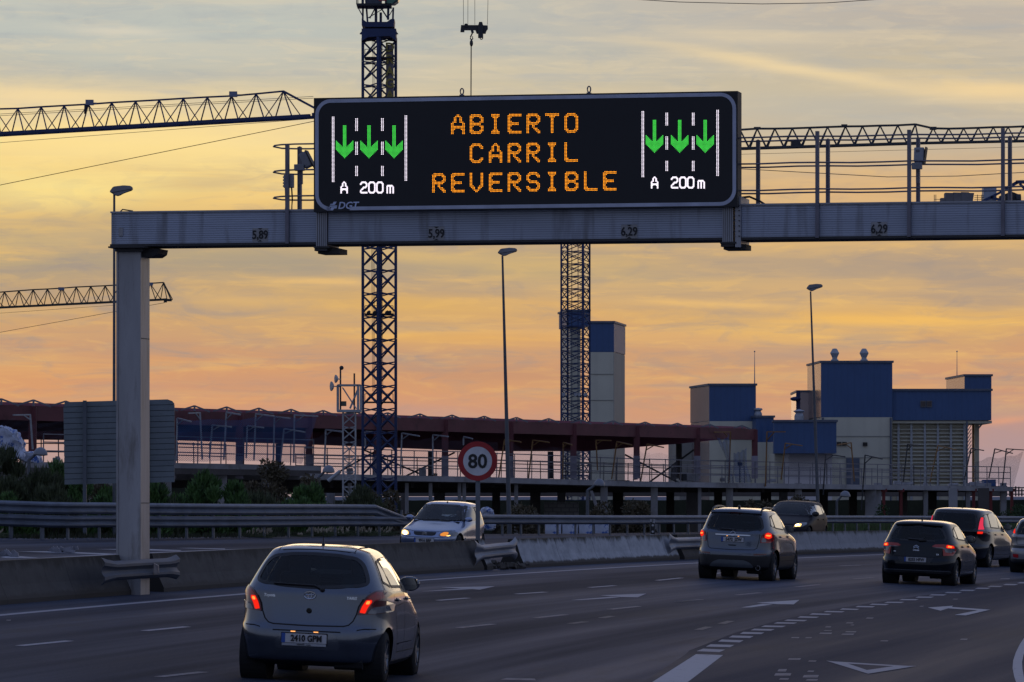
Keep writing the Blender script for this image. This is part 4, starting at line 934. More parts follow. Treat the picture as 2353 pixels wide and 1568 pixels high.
    def mirror(s, sx, y, z, mt_=None, w=.25, h=.175, drop=0):
        x0 = s.hit('right' if sx > 0 else 'left', y, z).x; b = B(); c = Vector((x0+sx*.16, y-.02, z+.045))
        b.bar((x0-sx*.03, y+.02, z-.01), (x0+sx*.08, y+.01, z+.005), .05, .03); st = b.build('mirror_arm', TRIM, s.t, m=s.m)
        b = B(); b.sphere(c, 1, (w/2, .06, h/2), 16, 10); o = b.build('door_mirror', mt_ or TRIM, s.t, 'all', m=s.m)
        b = B(); vs = [c+Vector((w/2*.84*math.copysign(abs(math.cos(a))**.6, math.cos(a)), -.048, h/2*.80*math.copysign(abs(math.sin(a))**.6, math.sin(a)))) for a in [k*math.pi/12 for k in range(24)]]
        b.prism(vs, (0, -.014, 0)); b.build('mirror_glass', MIRG, o, m=s.m)
    def antenna(s, y, h=.25, x=0, lean=-.05, r=.004):
        p = s.hit('top', x, y); b = B(); b.tube(p, p+Vector((0, lean, h)), r*1.5, r, 6); b.sphere(p+Vector((0, 0, .01)), 1, (.02, .035, .02), 8, 6); b.build('aerial', TRIM, s.t, m=s.m)
    def wiper(s, d, a, b_, base, w=.022):
        pts = [s.hit(d, a[0]+(b_[0]-a[0])*k/10, a[1]+(b_[1]-a[1])*k/10+.0, .018) for k in range(11)]; b = B(); b.path(pts, w/2, 5); b.path([s.hit(d, *b_, .02), s.hit(d, *base, .022)], w*.6, 5); b.sphere(s.hit(d, *base, .015), .03, (1, .7, 1), 8, 6); b.build('wiper', TRIM, s.t, m=s.m)
    def sidewin(s, panes, glass=None, names=None):
        for d in ('right', 'left'):
            for p in panes: s.window('side_window', d, p, glass or GLC, .022)
    def doors(s, lines_, handles, side=('right', 'left')):
        for d in side:
            for l in lines_: s.seam(d, l, .009)
            for y, z in handles:
                p = s.hit(d, y, z, .0); sx = 1 if d == 'right' else -1; b = B(); b.box(p+Vector((sx*.018, 0, 0)), (.028, .17, .026), None, .010); b.box(p+Vector((sx*.002, 0, 0)), (.01, .13, .05), None, .004); b.build('door_handle', s.paint, s.t, 40, m=s.m)
def badge_text(c, d, x, z, txt, size, mt_, name='badge', off=.006, bold=.001, shear=0):
    p = c.hit(d, x, z, off); sg = 1 if d == 'rear' else -1; U, V, Dd, O = DIRS[d]
    p2 = c.hit(d, x, z+.03, off); up = (p2-p); me = textmesh(txt, size, bold, shear, ext=.002); link(me, name, mt_, c.t, m=c.m @ frame(p, (sg, 0, 0), up))
def person_in(car, x, y, zs, label, arm=True, shirt=(.03, .035, .05)):
    """seated driver: one continuous skinned body"""
    me = bpy.data.meshes.new('person'); H = zs
    J = [(0,0,H,.13),(0,-.03,H+.22,.14),(0,-.06,H+.42,.15),(0,-.05,H+.52,.06),(0,-.02,H+.60,.075),(0,-.01,H+.68,.095),(0,-.02,H+.76,.075),
         (-.17,-.05,H+.44,.062),(-.21,.10,H+.26,.045),(-.15,.33,H+.30,.036),(-.13,.40,H+.33,.038),(.17,-.05,H+.44,.062),(.24,.10,H+.28,.045),(.16,.33,H+.32,.036),(.14,.40,H+.35,.038),
         (-.10,.10,H-.02,.085),(-.13,.45,H+.03,.065),(-.13,.62,H-.28,.05),(.10,.10,H-.02,.085),(.13,.45,H+.03,.065),(.13,.62,H-.28,.05)]
    E_ = [(0,1),(1,2),(2,3),(3,4),(4,5),(5,6),(2,7),(7,8),(8,9),(9,10),(2,11),(11,12),(12,13),(13,14),(0,15),(15,16),(16,17),(0,18),(18,19),(19,20)]
    if arm: J[7] = (-.18,-.05,H+.44,.062); J[8] = (-.34,.0,H+.26,.045); J[9] = (-.40,.20,H+.34,.038); J[10] = (-.38,.27,H+.36,.04)
    me.from_pydata([j[:3] for j in J], E_, []); ob = bpy.data.objects.new('person', me); COL.objects.link(ob); mo = ob.modifiers.new('s', 'SKIN')
    for v, j in zip(me.skin_vertices[0].data, J): v.radius = (j[3]*(.72 if j[3] < .11 else .95), j[3])
    me.skin_vertices[0].data[0].use_root = True
    su = ob.modifiers.new('d', 'SUBSURF'); su.levels = 2; su.render_levels = 2
    dg = bpy.context.evaluated_depsgraph_get(); dg.update(); m2 = bpy.data.meshes.new_from_object(ob.evaluated_get(dg)); bpy.data.objects.remove(ob)
    sk = mat('skin', (.30, .17, .12), .6, 0, .1, 6); cl = mat('driver_shirt', shirt, .9, 0, .2, 6)
    M4 = car.m @ Matrix.Translation((x, y, 0)); t = thing('person', label, 'person', M4)
    o = link(m2, 'figure', (cl, sk), t, 'all', m=M4)
    for p in m2.polygons:
        z = sum((WM[t] @ m2.vertices[i].co).z for i in p.vertices)/len(p.vertices); zl = sum(m2.vertices[i].co.z for i in p.vertices)/len(p.vertices); xl = abs(sum(m2.vertices[i].co.x for i in p.vertices)/len(p.vertices)); yl = sum(m2.vertices[i].co.y for i in p.vertices)/len(p.vertices)
        if zl > H+.53 or yl > .24 and zl > H+.2: p.material_index = 1
    b = B(); b.sphere((0, -.045, H+.73), 1, (.088, .105, .095), 14, 10); b.build('hair', mat('dark_hair', (.02, .014, .01), .8), t, 'all', m=M4)
    b = B(); b.sphere((0, .08, H+.675), 1, (.015, .022, .02), 8, 6); b.build('nose', sk, t, 'all', m=M4)
    return t
def hatch(W_, H_, ro, wb, fo, zb, yrt, yws, ywt, zh=.72, wt=.60, gw=.80, n0=5.0, n1=5.5, nf=3.6, zlow=.18, rs=.10, bl=.045, zbl=.62):
    hw = W_/2; yF = wb+fo
    return [(zlow, -ro+.16, yF-.26, hw-.10, 4.4, 3.5), (zlow+.05, -ro+.03, yF-.10, hw-.03, n0, nf), (zlow+.09, -ro+.015, yF-.06, hw-.02, n0, nf), (.38, -ro+.01, yF-.02, hw-.012, n0, nf), (zbl-.12, -ro, yF, hw, n0, nf), (zbl, -ro+.01, yF-.015, hw, n0, nf), (zbl+.025, -ro+bl, yF-.03, hw-.002, n1, nf),
            (zh, -ro+bl+.02, yF-.07, hw-.004, n1, nf), (zh+.05, -ro+bl+.03, yF-.22, hw-.006, n1, nf), ((zh+.05+zb)/2, -ro+bl+.05, (yF-.22+yws)/2+.10, hw-.012, n1, nf), (zb-.03, -ro+rs, yws+.10, hw-.025, n1, nf), (zb+.005, -ro+rs+.02, yws, hw*.945, n1, 4.2),
            (zb+.05, -ro+rs+.04, yws-.07, hw*.915, n1, 4.5), (zb+(H_-zb)*.5, (-ro+rs+.04+yrt)/2+.0, (yws+ywt)/2-.02, hw*(.915+gw)/2, n1, 4.5), (H_-.095, yrt, ywt, hw*gw, n1, 4.5), (H_-.05, yrt+.03, ywt-.13, hw*(gw-.06), n1, 4), (H_-.018, yrt+.22, ywt-.34, hw*(gw-.20), 4, 3.5), (H_-.002, yrt+.45, ywt-.62, hw*.40, 3, 3), (H_, yrt+.75, ywt-.85, hw*.12, 2.5, 2.5)]
def at(x, y, X=None): g = G(x, y); return g
rd = math.radians
# ---------------------------------------------------------------- silver hatchback, foreground
PS = paintm('silver_paint', (.105, .122, .155), .18, .86)
rows = hatch(1.695, 1.53, .60, 2.46, .72, 1.03, -.20, 2.05, 1.42, gw=.68, rs=.10, n0=5.2, n1=5.0, zbl=.60)
ywin = roundpoly([(0,1.050),(.30,1.062),(.55,1.085),(.640,1.115),(.615,1.21),(.555,1.335),(.470,1.405),(.26,1.434),(0,1.442),(-.26,1.434),(-.470,1.405),(-.555,1.335),(-.615,1.21),(-.640,1.115),(-.55,1.085),(-.30,1.062)][::-1], .05)
fwin = roundpoly([(-.66,1.06),(.66,1.06),(.51,1.42),(-.51,1.42)], .05)
sw = [roundpoly([(.04,1.13),(.36,1.075),(.40,1.08),(.36,1.375),(.20,1.36)], .03), roundpoly([(.44,1.075),(1.14,1.06),(1.12,1.40),(.42,1.385)], .035), roundpoly([(1.20,1.06),(1.98,1.06),(1.62,1.36),(1.46,1.41),(1.19,1.405)], .04)]
cuts = [('rear', ywin), ('front', fwin)]+[(d, p) for d in ('left', 'right') for p in sw]
pos = G(721, 1563)
Y_ = Car('silver-grey small hatchback with lit tail lamps, nearest car in the foreground', 'car', pos, rd(7.0), rows, 2.46, PS, .235, (.335, .30), (.298, .18), flare=.018, cut=cuts, nn=128, track=.835)
c = Y_
c.window('rear_window', 'rear', ywin, GL, .03); c.window('windscreen', 'front', fwin, GL, .04); c.sidewin(sw)
tail = [(.540,.770),(.560,.86),(.600,.94),(.650,1.005),(.71,1.045),(.77,1.05),(.81,1.02),(.832,.95),(.838,.80),(.70,.785)]
tg = roundpoly([(-.44,.645),(.44,.645),(.50,.70),(.54,.775),(.555,.87),(.595,.95),(.65,1.02),(.69,1.08),(-.69,1.08),(-.65,1.02),(-.595,.95),(-.555,.87),(-.54,.775),(-.50,.70)], .03)
c.seam('rear', tg[:0]+[(-.66,1.03),(-.595,.945),(-.552,.865),(-.532,.775),(-.50,.70),(-.455,.655),(-.40,.640),(0,.632),(.40,.640),(.455,.655),(.50,.70),(.532,.775),(.552,.865),(.595,.945),(.66,1.03)], .014)
for sx in (1, -1):
    f = (lambda p: p) if sx > 0 else mir
    l = c.decal('tail_lamp', 'rear', f(roundpoly(tail, .02)), REDD, .012, h=.04)
    c.decal('lamp_red', 'rear', f([(.552,.785),(.575,.865),(.612,.935),(.655,.985),(.71,1.025),(.76,1.03),(.79,.97),(.70,.93),(.66,.86),(.63,.80)]), REDL, .016, l, .04)
    c.decal('lamp_lit', 'rear', f(roundpoly([(.560,.80),(.585,.875),(.622,.942),(.675,.945),(.675,.915),(.640,.86),(.615,.79)], .012)), LIT, .020, l, .04)
    c.decal('lamp_core', 'rear', f(roundpoly([(.615,.895),(.628,.932),(.660,.932),(.648,.895)], .012)), LIT2, .024, l, .04)
    c.decal('lamp_clear', 'rear', f(roundpoly([(.64,.79),(.665,.835),(.70,.862),(.815,.88),(.832,.81),(.70,.790)], .012)), CLEAR, .017, l, .04)
    c.seam('rear', f([(.55,.60),(.62,.615),(.74,.615)]), .010, None, .006)
c.decal('bumper_slot', 'rear', [(-.40,.566),(.38,.566),(.37,.580),(-.39,.580)], SEAM, .003, skirt=0)
c.decal('plate_recess', 'rear', roundpoly([(-.30,.555),(.31,.555),(.38,.43),(.36,.37),(-.35,.37),(-.37,.43)], .05), paintm('silver_paint_recess', (.135, .152, .185), .22, .86), .004, skirt=0)
c.plate('rear', -.03, .490, '2410 GPM', off=.016)
PLL = emit('plate_lamp_glow', (1.0, .40, .12), 2.0)
for x in (-.16, .10): b = B(); b.box(c.hit('rear', x, .562, .016), (.05, .014, .008)); b.build('plate_lamp', PLL, c.t, m=c.m)
b = B(); p = c.hit('rear', -.03, .42, .016); b.box(p, (.50, .012, .03), None, .003); o = b.build('dealer_strip', mat('dealer_strip_grey', (.33, .34, .37), .5), c.t, m=c.m)
me = textmesh('TOYOTA   www.', .022, 0); link(me, 'strip_lettering', INK, c.t, m=c.m @ frame(p+Vector((0, -.008, 0)), (1, 0, 0), (0, 0, 1)))
# oval emblem of three rings
p = c.hit('rear', 0, .972, .008); b = B()
def ell(ax_, az, cx_=0, cz_=0, n=20): return [p+Vector((cx_+ax_*math.cos(2*math.pi*k/n), -.004, cz_+az*math.sin(2*math.pi*k/n))) for k in range(n+1)]
b.path(ell(.066, .044), .006, 5); b.path(ell(.024, .040), .0045, 5); b.path(ell(.050, .017, 0, .018), .0045, 5); b.build('emblem', CHROME, c.t, m=c.m)
p = c.hit('rear', 0, .80, .006); b = B(); b.lathe([(.030, 0), (.030, .012), (.018, .014), (.016, .004), (.001, .004)], p, (0, -1, 0), 18); b.build('tailgate_lock', mat('lock_metal', (.03, .03, .03), .3, .8), c.t, m=c.m)
badge_text(c, 'rear', -.46, .955, 'Toyota', .045, CHROME, shear=.2); badge_text(c, 'rear', .47, .955, 'YARIS', .045, CHROME, shear=.2)
c.wiper('rear', (-.42,1.085), (.05,1.075), (.135,1.035))
c.antenna(.30, .16); c.mirror(1, 1.93, 1.04, paintm('silver_paint', (.1, .1, .1))); c.mirror(-1, 1.93, 1.04)
c.seats(((1.30, .62), (.42, .60)), 1.36)
c.doors([[(.42,1.07),(.40,.9),(.55,.62),(.62,.40),(.66,.33)],[(1.16,1.06),(1.17,.7),(1.16,.33)],[(2.02,1.02),(2.06,.7),(2.02,.33)],[(.66,.33),(2.02,.33)]], [(.62,.93),(1.34,.93)])
c.seam('right', [(.45,.86),(1.1,.885),(2.0,.86)], .006); c.seam('right', [(.70,.42),(1.9,.42)], .02, PS, .014, 'sill_strip')
b = B()
for sx in (-1, 1): b.path([c.hit('top', sx*.43, y, .004) for y in (-.08, .3, .8, 1.3)], .006, 5)
b.build('roof_gutter', SEAM, c.body, m=c.m)
c.seam('rear', [(-.44,1.458),(-.22,1.476),(0,1.482),(.22,1.476),(.44,1.458)], .010)
person_in(c, -.36, 1.20, .56, 'driver of the silver hatchback, seen from behind through its rear window', False, (.02, .02, .025))
# ---------------------------------------------------------------- grey crossover
PG = paintm('slate_grey_paint', (.085, .102, .135), .24, .82)
rows = hatch(1.78, 1.63, .82, 2.555, .88, 1.10, -.50, 2.15, 1.45, gw=.74, rs=.10, zlow=.24, zbl=.66, zh=.88, n0=4.8, n1=4.6)
mwin = roundpoly([(-.62,1.14),(-.30,1.105),(.30,1.105),(.62,1.14),(.66,1.20),(.60,1.40),(.53,1.47),(0,1.495),(-.53,1.47),(-.60,1.40),(-.66,1.20)], .05)
fwin = roundpoly([(-.68,1.15),(.68,1.15),(.58,1.53),(-.58,1.53)], .05)
sw = [roundpoly([(-.20,1.25),(.12,1.20),(.10,1.47),(.0,1.46)], .03), roundpoly([(.18,1.19),(1.12,1.15),(1.10,1.52),(.16,1.48)], .04), roundpoly([(1.20,1.15),(2.02,1.14),(1.62,1.46),(1.46,1.52),(1.19,1.52)], .04)]
c = Car('slate-grey crossover with roof rails, silver skid plate and lit tail lamps', 'car', G(1694.2, 1331.8), rd(13.6), rows, 2.555, PG, .56, (.375, .345), (.335, .215), flare=.025, cut=[('rear', mwin), ('front', fwin)]+[(d, p) for d in ('left', 'right') for p in sw], track=.87)
c.window('rear_window', 'rear', mwin, GLD, .04); c.window('windscreen', 'front', fwin, GL, .04); c.sidewin(sw)
tail = [(.62,.86),(.63,.98),(.68,1.08),(.74,1.115),(.82,1.09),(.84,1.02),(.835,.93),(.80,.865)]
for sx in (1, -1):
    f = (lambda p: p) if sx > 0 else mir
    l = c.decal('tail_lamp', 'rear', f(roundpoly(tail, .02)), REDL, .014, h=.04)
    c.decal('lamp_lit', 'rear', f(roundpoly([(.69,.985),(.70,1.06),(.74,1.09),(.80,1.07),(.81,.99),(.76,.95)], .02)), LIT, .020, l, .04)
    c.decal('lamp_core', 'rear', f(roundpoly([(.71,1.02),(.72,1.05),(.79,1.045),(.78,1.01)], .01)), LIT2, .024, l, .04)
    c.decal('lamp_clear', 'rear', f(roundpoly([(.635,.875),(.64,.97),(.675,.975),(.72,.95),(.72,.88)], .012)), CLEAR, .019, l, .04)
    c.decal('fog_reflector', 'rear', f(roundpoly([(.50,.575),(.50,.61),(.76,.62),(.74,.59)], .01)), REDD, .012)
    b = B(); pts = [c.hit('top', sx*.56, y, .0)+Vector((0, 0, z)) for y, z in ((-.42,.0),(-.30,.045),(.1,.06),(.6,.06),(1.0,.045),(1.15,.0))]; b.path(pts, .022, 6); b.build('roof_rail', mat('rail_dark_grey', (.05, .055, .06), .35, .5), c.t, 'all', m=c.m)
c.seam('rear', [(-.60,1.12),(-.60,.97),(-.585,.86),(-.56,.74),(-.50,.70),(0,.685),(.50,.70),(.56,.74),(.585,.86),(.60,.97),(.60,1.12)], .013)
c.decal('chrome_bar', 'rear', roundpoly([(-.40,1.005),(.40,1.005),(.40,1.028),(-.40,1.030)], .008), CHROME, .022, h=.1)
p = c.hit('rear', 0, 1.045, .02); b = B(); b.path([p+Vector((.052*math.cos(k*math.pi/10), 0, .052*math.sin(k*math.pi/10))) for k in range(21)], .008, 6); b.path([p+Vector((-.07,0,.004)), p+Vector((.0,0,.006)), p+Vector((.0,0,-.006)), p+Vector((.07,0,-.004))], .006, 5); b.build('emblem', CHROME, c.t, m=c.m)
c.plate('rear', 0, .915, '5472  JZW', off=.014)
for x in (-.13, .13): b = B(); b.box(c.hit('rear', x, .990, .02), (.03, .012, .008)); b.build('plate_lamp', PLL, c.t, m=c.m)
c.decal('skid_plate', 'rear', roundpoly([(-.52,.30),(.52,.30),(.43,.40),(.30,.455),(-.30,.455),(-.43,.40)], .05), mat('skid_plate_silver', (.13, .145, .16), .4, .6), .012)
for x in (-.26, 0, .26): c.seam('rear', [(x-.08,.325),(x-.07,.355),(x,.372),(x+.07,.355),(x+.08,.325)], .014)
c.decal('tailgate_handle', 'rear', roundpoly([(-.08,.775),(.08,.775),(.10,.80),(-.10,.80)], .01), SEAM, .006)
b = B(); q_ = c.hit('rear', .60, .30, .01); b.lathe([(.055, .0), (.055, .03), (.045, .03), (.04, -.05)], q_, (0, -1, 0), 16); b.build('exhaust_tip', CHROME, c.t, m=c.m)
c.decal('spoiler', 'rear', roundpoly([(-.56,1.49),(-.50,1.52),(0,1.545),(.50,1.52),(.56,1.49),(0,1.512)], .01), PG, .06, skirt=.05)
c.decal('high_brake_lamp', 'rear', [(-.16,1.500),(.16,1.500),(.15,1.51),(-.15,1.51)], REDD, .03)
b = B(); p = c.hit('top', 0, -.10); b.sphere(p+Vector((0, 0, .03)), 1, (.035, .06, .045), 10, 8); b.build('aerial', TRIM, c.t, m=c.m)
c.wiper('rear', (-.30,1.145), (.04,1.13), (.0,1.10), .04); c.mirror(1, 1.98, 1.13); c.mirror(-1, 1.98, 1.13); c.seats(((1.35, .70), (.35, .68)), 1.46)
c.doors([[(.16,1.16),(.30,.9),(.50,.62),(.55,.45)],[(1.15,1.14),(1.16,.45)],[(2.08,1.1),(2.10,.45)],[(.55,.45),(2.10,.45)]], [(.42,1.0),(1.32,1.0)])
c.seam('right', [(.3,.95),(1.2,.97),(2.3,.93)], .008)
# ---------------------------------------------------------------- black hatchback
PK = paintm('black_blue_paint', (.010, .013, .018), .12, .5)
rows = hatch(1.789, 1.489, .80, 2.608, .92, .99, -.42, 2.20, 1.40, gw=.74, rs=.11, zlow=.20, zbl=.58, n0=4.8, n1=4.6)
cwin = roundpoly([(-.66,1.05),(-.35,1.01),(.35,1.01),(.66,1.05),(.655,1.12),(.57,1.28),(.48,1.34),(0,1.365),(-.48,1.34),(-.57,1.28),(-.655,1.12)], .05)
fwin = roundpoly([(-.68,1.04),(.68,1.04),(.58,1.39),(-.58,1.39)], .05)
sw = [roundpoly([(-.12,1.14),(.22,1.07),(.20,1.33),(.08,1.31)], .03), roundpoly([(.28,1.065),(1.16,1.035),(1.14,1.375),(.26,1.345)], .04), roundpoly([(1.23,1.035),(2.08,1.03),(1.65,1.33),(1.46,1.385),(1.22,1.38)], .04)]
c = Car('black hatchback with chevron badge and red-and-clear tail lamps, between the crossover and the people carrier', 'car', G(2114, 1342.7), rd(14.5), rows, 2.608, PK, .22, (.355, .325), (.318, .205), flare=.02, cut=[('rear', cwin), ('front', fwin)]+[(d, p) for d in ('left', 'right') for p in sw], track=.87)
c.t['label'] = 'black hatchback with chevron badge, in front of the dark people carrier'
c.window('rear_window', 'rear', cwin, GLD, .035); c.window('windscreen', 'front', fwin, GL, .04); c.sidewin(sw)
tail = [(.36,.895),(.43,.945),(.60,.955),(.76,.945),(.835,.90),(.84,.80),(.80,.70),(.62,.69),(.615,.77),(.60,.855)]
for sx in (1, -1):
    f = (lambda p: p) if sx > 0 else mir
    l = c.decal('tail_lamp', 'rear', f(roundpoly(tail, .015)), REDL, .014, h=.04)
    c.decal('lamp_lit', 'rear', f(roundpoly([(.665,.885),(.68,.945),(.80,.925),(.815,.87),(.70,.868)], .015)), LIT, .020, l, .04)
    c.decal('lamp_core', 'rear', f(roundpoly([(.695,.89),(.70,.925),(.77,.915),(.77,.885)], .012)), LIT2, .024, l, .04)
    c.decal('lamp_clear', 'rear', f(roundpoly([(.38,.872),(.60,.885),(.66,.868),(.815,.865),(.82,.80),(.76,.76),(.66,.775),(.635,.84),(.60,.858)], .01)), CLEAR, .019, l, .04)
c.seam('rear', [(-.62,1.0),(-.60,.86),(-.61,.78),(-.60,.70),(-.54,.66),(0,.635),(.54,.66),(.60,.70),(.61,.78),(.60,.86),(.62,1.0)], .012)
p = c.hit('rear', 0, .865, .01); b = B()
for zz in (0, .036): b.path([p+Vector((-.062,0,zz-.03)), p+Vector((0,-.004,zz+.008)), p+Vector((.062,0,zz-.03))], .010, 5)
b.build('chevron_emblem', CHROME, c.t, m=c.m); badge_text(c, 'rear', 0, .795, 'CITROEN', .034, CHROME); badge_text(c, 'rear', .50, .715, 'C4', .05, CHROME); badge_text(c, 'rear', -.50, .755, 'HDi', .03, CHROME)
c.plate('rear', 0, .575, '8255 HFW', off=.018)
c.decal('bumper_strip', 'rear', roundpoly([(-.78,.325),(.78,.325),(.76,.345),(-.76,.345)], .005), mat('bumper_strip_grey', (.10, .11, .13), .35, .6), .010)
c.decal('bumper_recess', 'rear', roundpoly([(-.42,.635),(.42,.635),(.34,.50),(-.34,.50)], .03), TRIM, .003, skirt=0)
c.decal('spoiler', 'rear', roundpoly([(-.54,1.345),(-.50,1.375),(0,1.405),(.50,1.375),(.54,1.345),(0,1.375)], .01), PK, .05, skirt=.04)
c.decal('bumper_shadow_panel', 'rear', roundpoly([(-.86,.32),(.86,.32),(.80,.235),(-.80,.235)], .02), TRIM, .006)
c.antenna(-.05, .10); c.wiper('rear', (-.20,1.045), (.22,1.035), (.06,1.02), .05); c.mirror(1, 2.02, 1.02); c.mirror(-1, 2.02, 1.02); c.seats(((1.38, .60), (.40, .58)), 1.30)
c.doors([[(.27,1.06),(.35,.85),(.52,.60),(.56,.36)],[(1.19,1.03),(1.20,.36)],[(2.12,1.0),(2.14,.36)],[(.56,.36),(2.14,.36)]], [(.5,.90),(1.36,.90)])
c.seam('right', [(.75,.56),(1.6,.58),(1.9,.54)], .012, CHROME, .006, 'side_trim')
# ---------------------------------------------------------------- dark people carrier
PM = paintm('dark_graphite_paint', (.018, .020, .026), .14, .6)
rows = hatch(1.845, 1.64, .94, 2.77, .85, 1.03, -.66, 2.45, 1.45, gw=.76, rs=.06, zlow=.20, zbl=.60, n0=4.8, n1=4.4)
gwin = roundpoly([(-.60,1.02),(.60,1.02),(.66,1.08),(.64,1.30),(.58,1.50),(-.58,1.50),(-.64,1.30),(-.66,1.08)], .05)
fwin = roundpoly([(-.70,1.09),(.70,1.09),(.60,1.53),(-.60,1.53)], .05)
sw = [roundpoly([(-.50,1.14),(.14,1.11),(.12,1.49),(-.30,1.45)], .05), roundpoly([(.20,1.11),(1.12,1.09),(1.10,1.53),(.18,1.49)], .04), roundpoly([(1.20,1.09),(2.25,1.08),(1.75,1.44),(1.50,1.53),(1.19,1.53)], .04)]
c = Car('dark graphite people carrier with tall pink-red tail lamps, behind the black hatchback', 'car', G(2203, 1301.3), rd(18.5), rows, 2.77, PM, .22, (.355, .33), (.322, .205), flare=.02, cut=[('rear', gwin), ('front', fwin)]+[(d, p) for d in ('left', 'right') for p in sw], track=.90)
c.window('rear_window', 'rear', gwin, GLD, .05); c.window('windscreen', 'front', fwin, GL, .04); c.sidewin(sw)
for sx in (1, -1):
    f = (lambda p: p) if sx > 0 else mir
    l = c.decal('tail_lamp', 'rear', f(roundpoly([(.64,.93),(.66,1.04),(.66,1.25),(.67,1.40),(.70,1.42),(.73,1.40),(.765,1.18),(.80,1.06),(.84,1.01),(.885,.98),(.885,.93)], .012)), REDD, .014, h=.04)
    c.decal('lamp_strip', 'rear', f(roundpoly([(.672,1.05),(.672,1.25),(.68,1.39),(.715,1.39),(.745,1.18),(.785,1.06)], .012)), PINKL, .020, l, .04)
    c.decal('lamp_lit', 'rear', f(roundpoly([(.66,.945),(.67,1.0),(.78,1.0),(.77,.945)], .012)), LIT, .020, l, .04)
    c.decal('lamp_lit_top', 'rear', f(roundpoly([(.68,1.36),(.685,1.39),(.71,1.39),(.713,1.36)], .006)), LIT, .023, l, .04)
    c.decal('lamp_clear', 'rear', f([(.668,1.02),(.672,1.045),(.80,1.035),(.83,1.01)]), CLEAR, .021, l, .04)
c.seam('rear', [(-.66,1.0),(-.62,.80),(-.60,.62),(.60,.62),(.62,.80),(.66,1.0)], .012)
c.plate('rear', 0, .80, '4518 GHB', off=.014)
c.antenna(.15, .18, 0, -.05); c.mirror(1, 2.15, 1.08); c.mirror(-1, 2.15, 1.08); c.seats(((1.38, .66), (.40, .64)), 1.40)
c.doors([[(.18,1.09),(.30,.85),(.52,.62),(.56,.36)],[(1.15,1.09),(1.17,.36)],[(2.20,1.0),(2.22,.36)],[(.56,.36),(2.22,.36)]], [(.5,.92),(1.36,.92)])
c.seam('right', [(.70,.52),(2.0,.46)], .014, PM, .01, 'door_moulding')
# ---------------------------------------------------------------- silver estate cut by the right edge
PF2 = paintm('pale_silver_paint', (.25, .25, .26), .3, .6)
rows = hatch(1.84, 1.50, .84, 2.64, .87, 1.0, -.58, 2.20, 1.42, gw=.74, rs=.08, zlow=.22, zbl=.62, n0=4.8, n1=4.4)
owin = roundpoly([(-.64,1.03),(.64,1.03),(.67,1.10),(.60,1.30),(.54,1.38),(-.54,1.38),(-.60,1.30),(-.67,1.10)], .04)
fwin = roundpoly([(-.68,1.05),(.68,1.05),(.58,1.39),(-.58,1.39)], .05)
sw = [roundpoly([(-.45,1.12),(.14,1.07),(.12,1.37),(-.25,1.35)], .04), roundpoly([(.20,1.07),(1.12,1.05),(1.10,1.40),(.18,1.37)], .04), roundpoly([(1.20,1.05),(2.05,1.04),(1.65,1.34),(1.46,1.39),(1.19,1.40)], .04)]
g0 = G(2331, 1314.8); hh_ = rd(15.5); pos = g0+Vector((math.cos(hh_), -math.sin(hh_), 0))*.78; pos.z = zr(pos.x, pos.y)
c = Car('pale silver hatchback with high slanting tail lamp, cut off by the right edge', 'car', pos, hh_, rows, 2.64, PF2, .37, (.35, .325), (.318, .205), flare=.018, cut=[('rear', owin), ('front', fwin)]+[(d, p) for d in ('left', 'right') for p in sw], track=.89)
c.window('rear_window', 'rear', owin, GLD, .035); c.window('windscreen', 'front', fwin, GL, .04); c.sidewin(sw)
for sx in (1, -1):
    f = (lambda p: p) if sx > 0 else mir
    l = c.decal('tail_lamp', 'rear', f(roundpoly([(.675,1.035),(.72,1.18),(.66,1.34),(.70,1.33),(.79,1.16),(.80,1.05)], .012)), REDD, .014, h=.04)
    c.decal('lamp_lit', 'rear', f(roundpoly([(.70,1.045),(.735,1.17),(.77,1.16),(.79,1.06)], .012)), LIT, .020, l, .04)
    c.decal('fog_lamp', 'rear', f(roundpoly([(.56,.40),(.56,.50),(.72,.50),(.71,.42)], .01)), REDL, .012)
c.decal('bumper_strip', 'rear', roundpoly([(-.80,.665),(.80,.665),(.80,.735),(-.80,.735)], .01), TRIM, .012)
c.seam('rear', [(-.64,1.03),(-.64,.85),(-.62,.76),(.62,.76),(.64,.85),(.64,1.03)], .012)
c.mirror(1, 2.0, 1.04); c.mirror(-1, 2.0, 1.04); c.seats(((1.38, .60), (.40, .58)), 1.30)
c.doors([[(.18,1.07),(.35,.85),(.52,.60),(.56,.36)],[(1.15,1.05),(1.16,.36)]], [(.5,.92),(1.36,.92)])
# ---------------------------------------------------------------- silver oncoming small car
PX = paintm('light_silver_blue_paint', (.29, .345, .49), .26, .8)
rows = [(.16,-.45,2.95,.70,4,3.5),(.22,-.55,3.05,.77,4.5,4),(.34,-.60,3.10,.795,5,4.2),(.46,-.60,3.105,.7975,5,4.2),(.49,-.57,3.085,.79,5,4.2),(.60,-.56,3.05,.79,5,4),(.66,-.55,2.93,.79,5,3.8),(.745,-.54,2.50,.785,5,3.6),(.81,-.53,2.15,.775,5,3.6),(.855,-.52,1.95,.755,5,4),(.90,-.51,1.86,.735,5,4.5),
        (1.10,-.42,1.48,.665,5,4.5),(1.27,-.30,1.14,.60,5,4.5),(1.32,-.22,.99,.555,5,4),(1.352,.0,.80,.45,4,3.5),(1.366,.2,.6,.28,3,3),(1.37,.35,.45,.08,2.5,2.5)]
sfw = roundpoly([(-.67,.885),(-.3,.868),(.3,.868),(.67,.885),(.555,1.27),(.3,1.285),(-.3,1.285),(-.555,1.27)], .04)
srw = roundpoly([(-.60,.93),(.60,.93),(.52,1.24),(-.52,1.24)], .04)
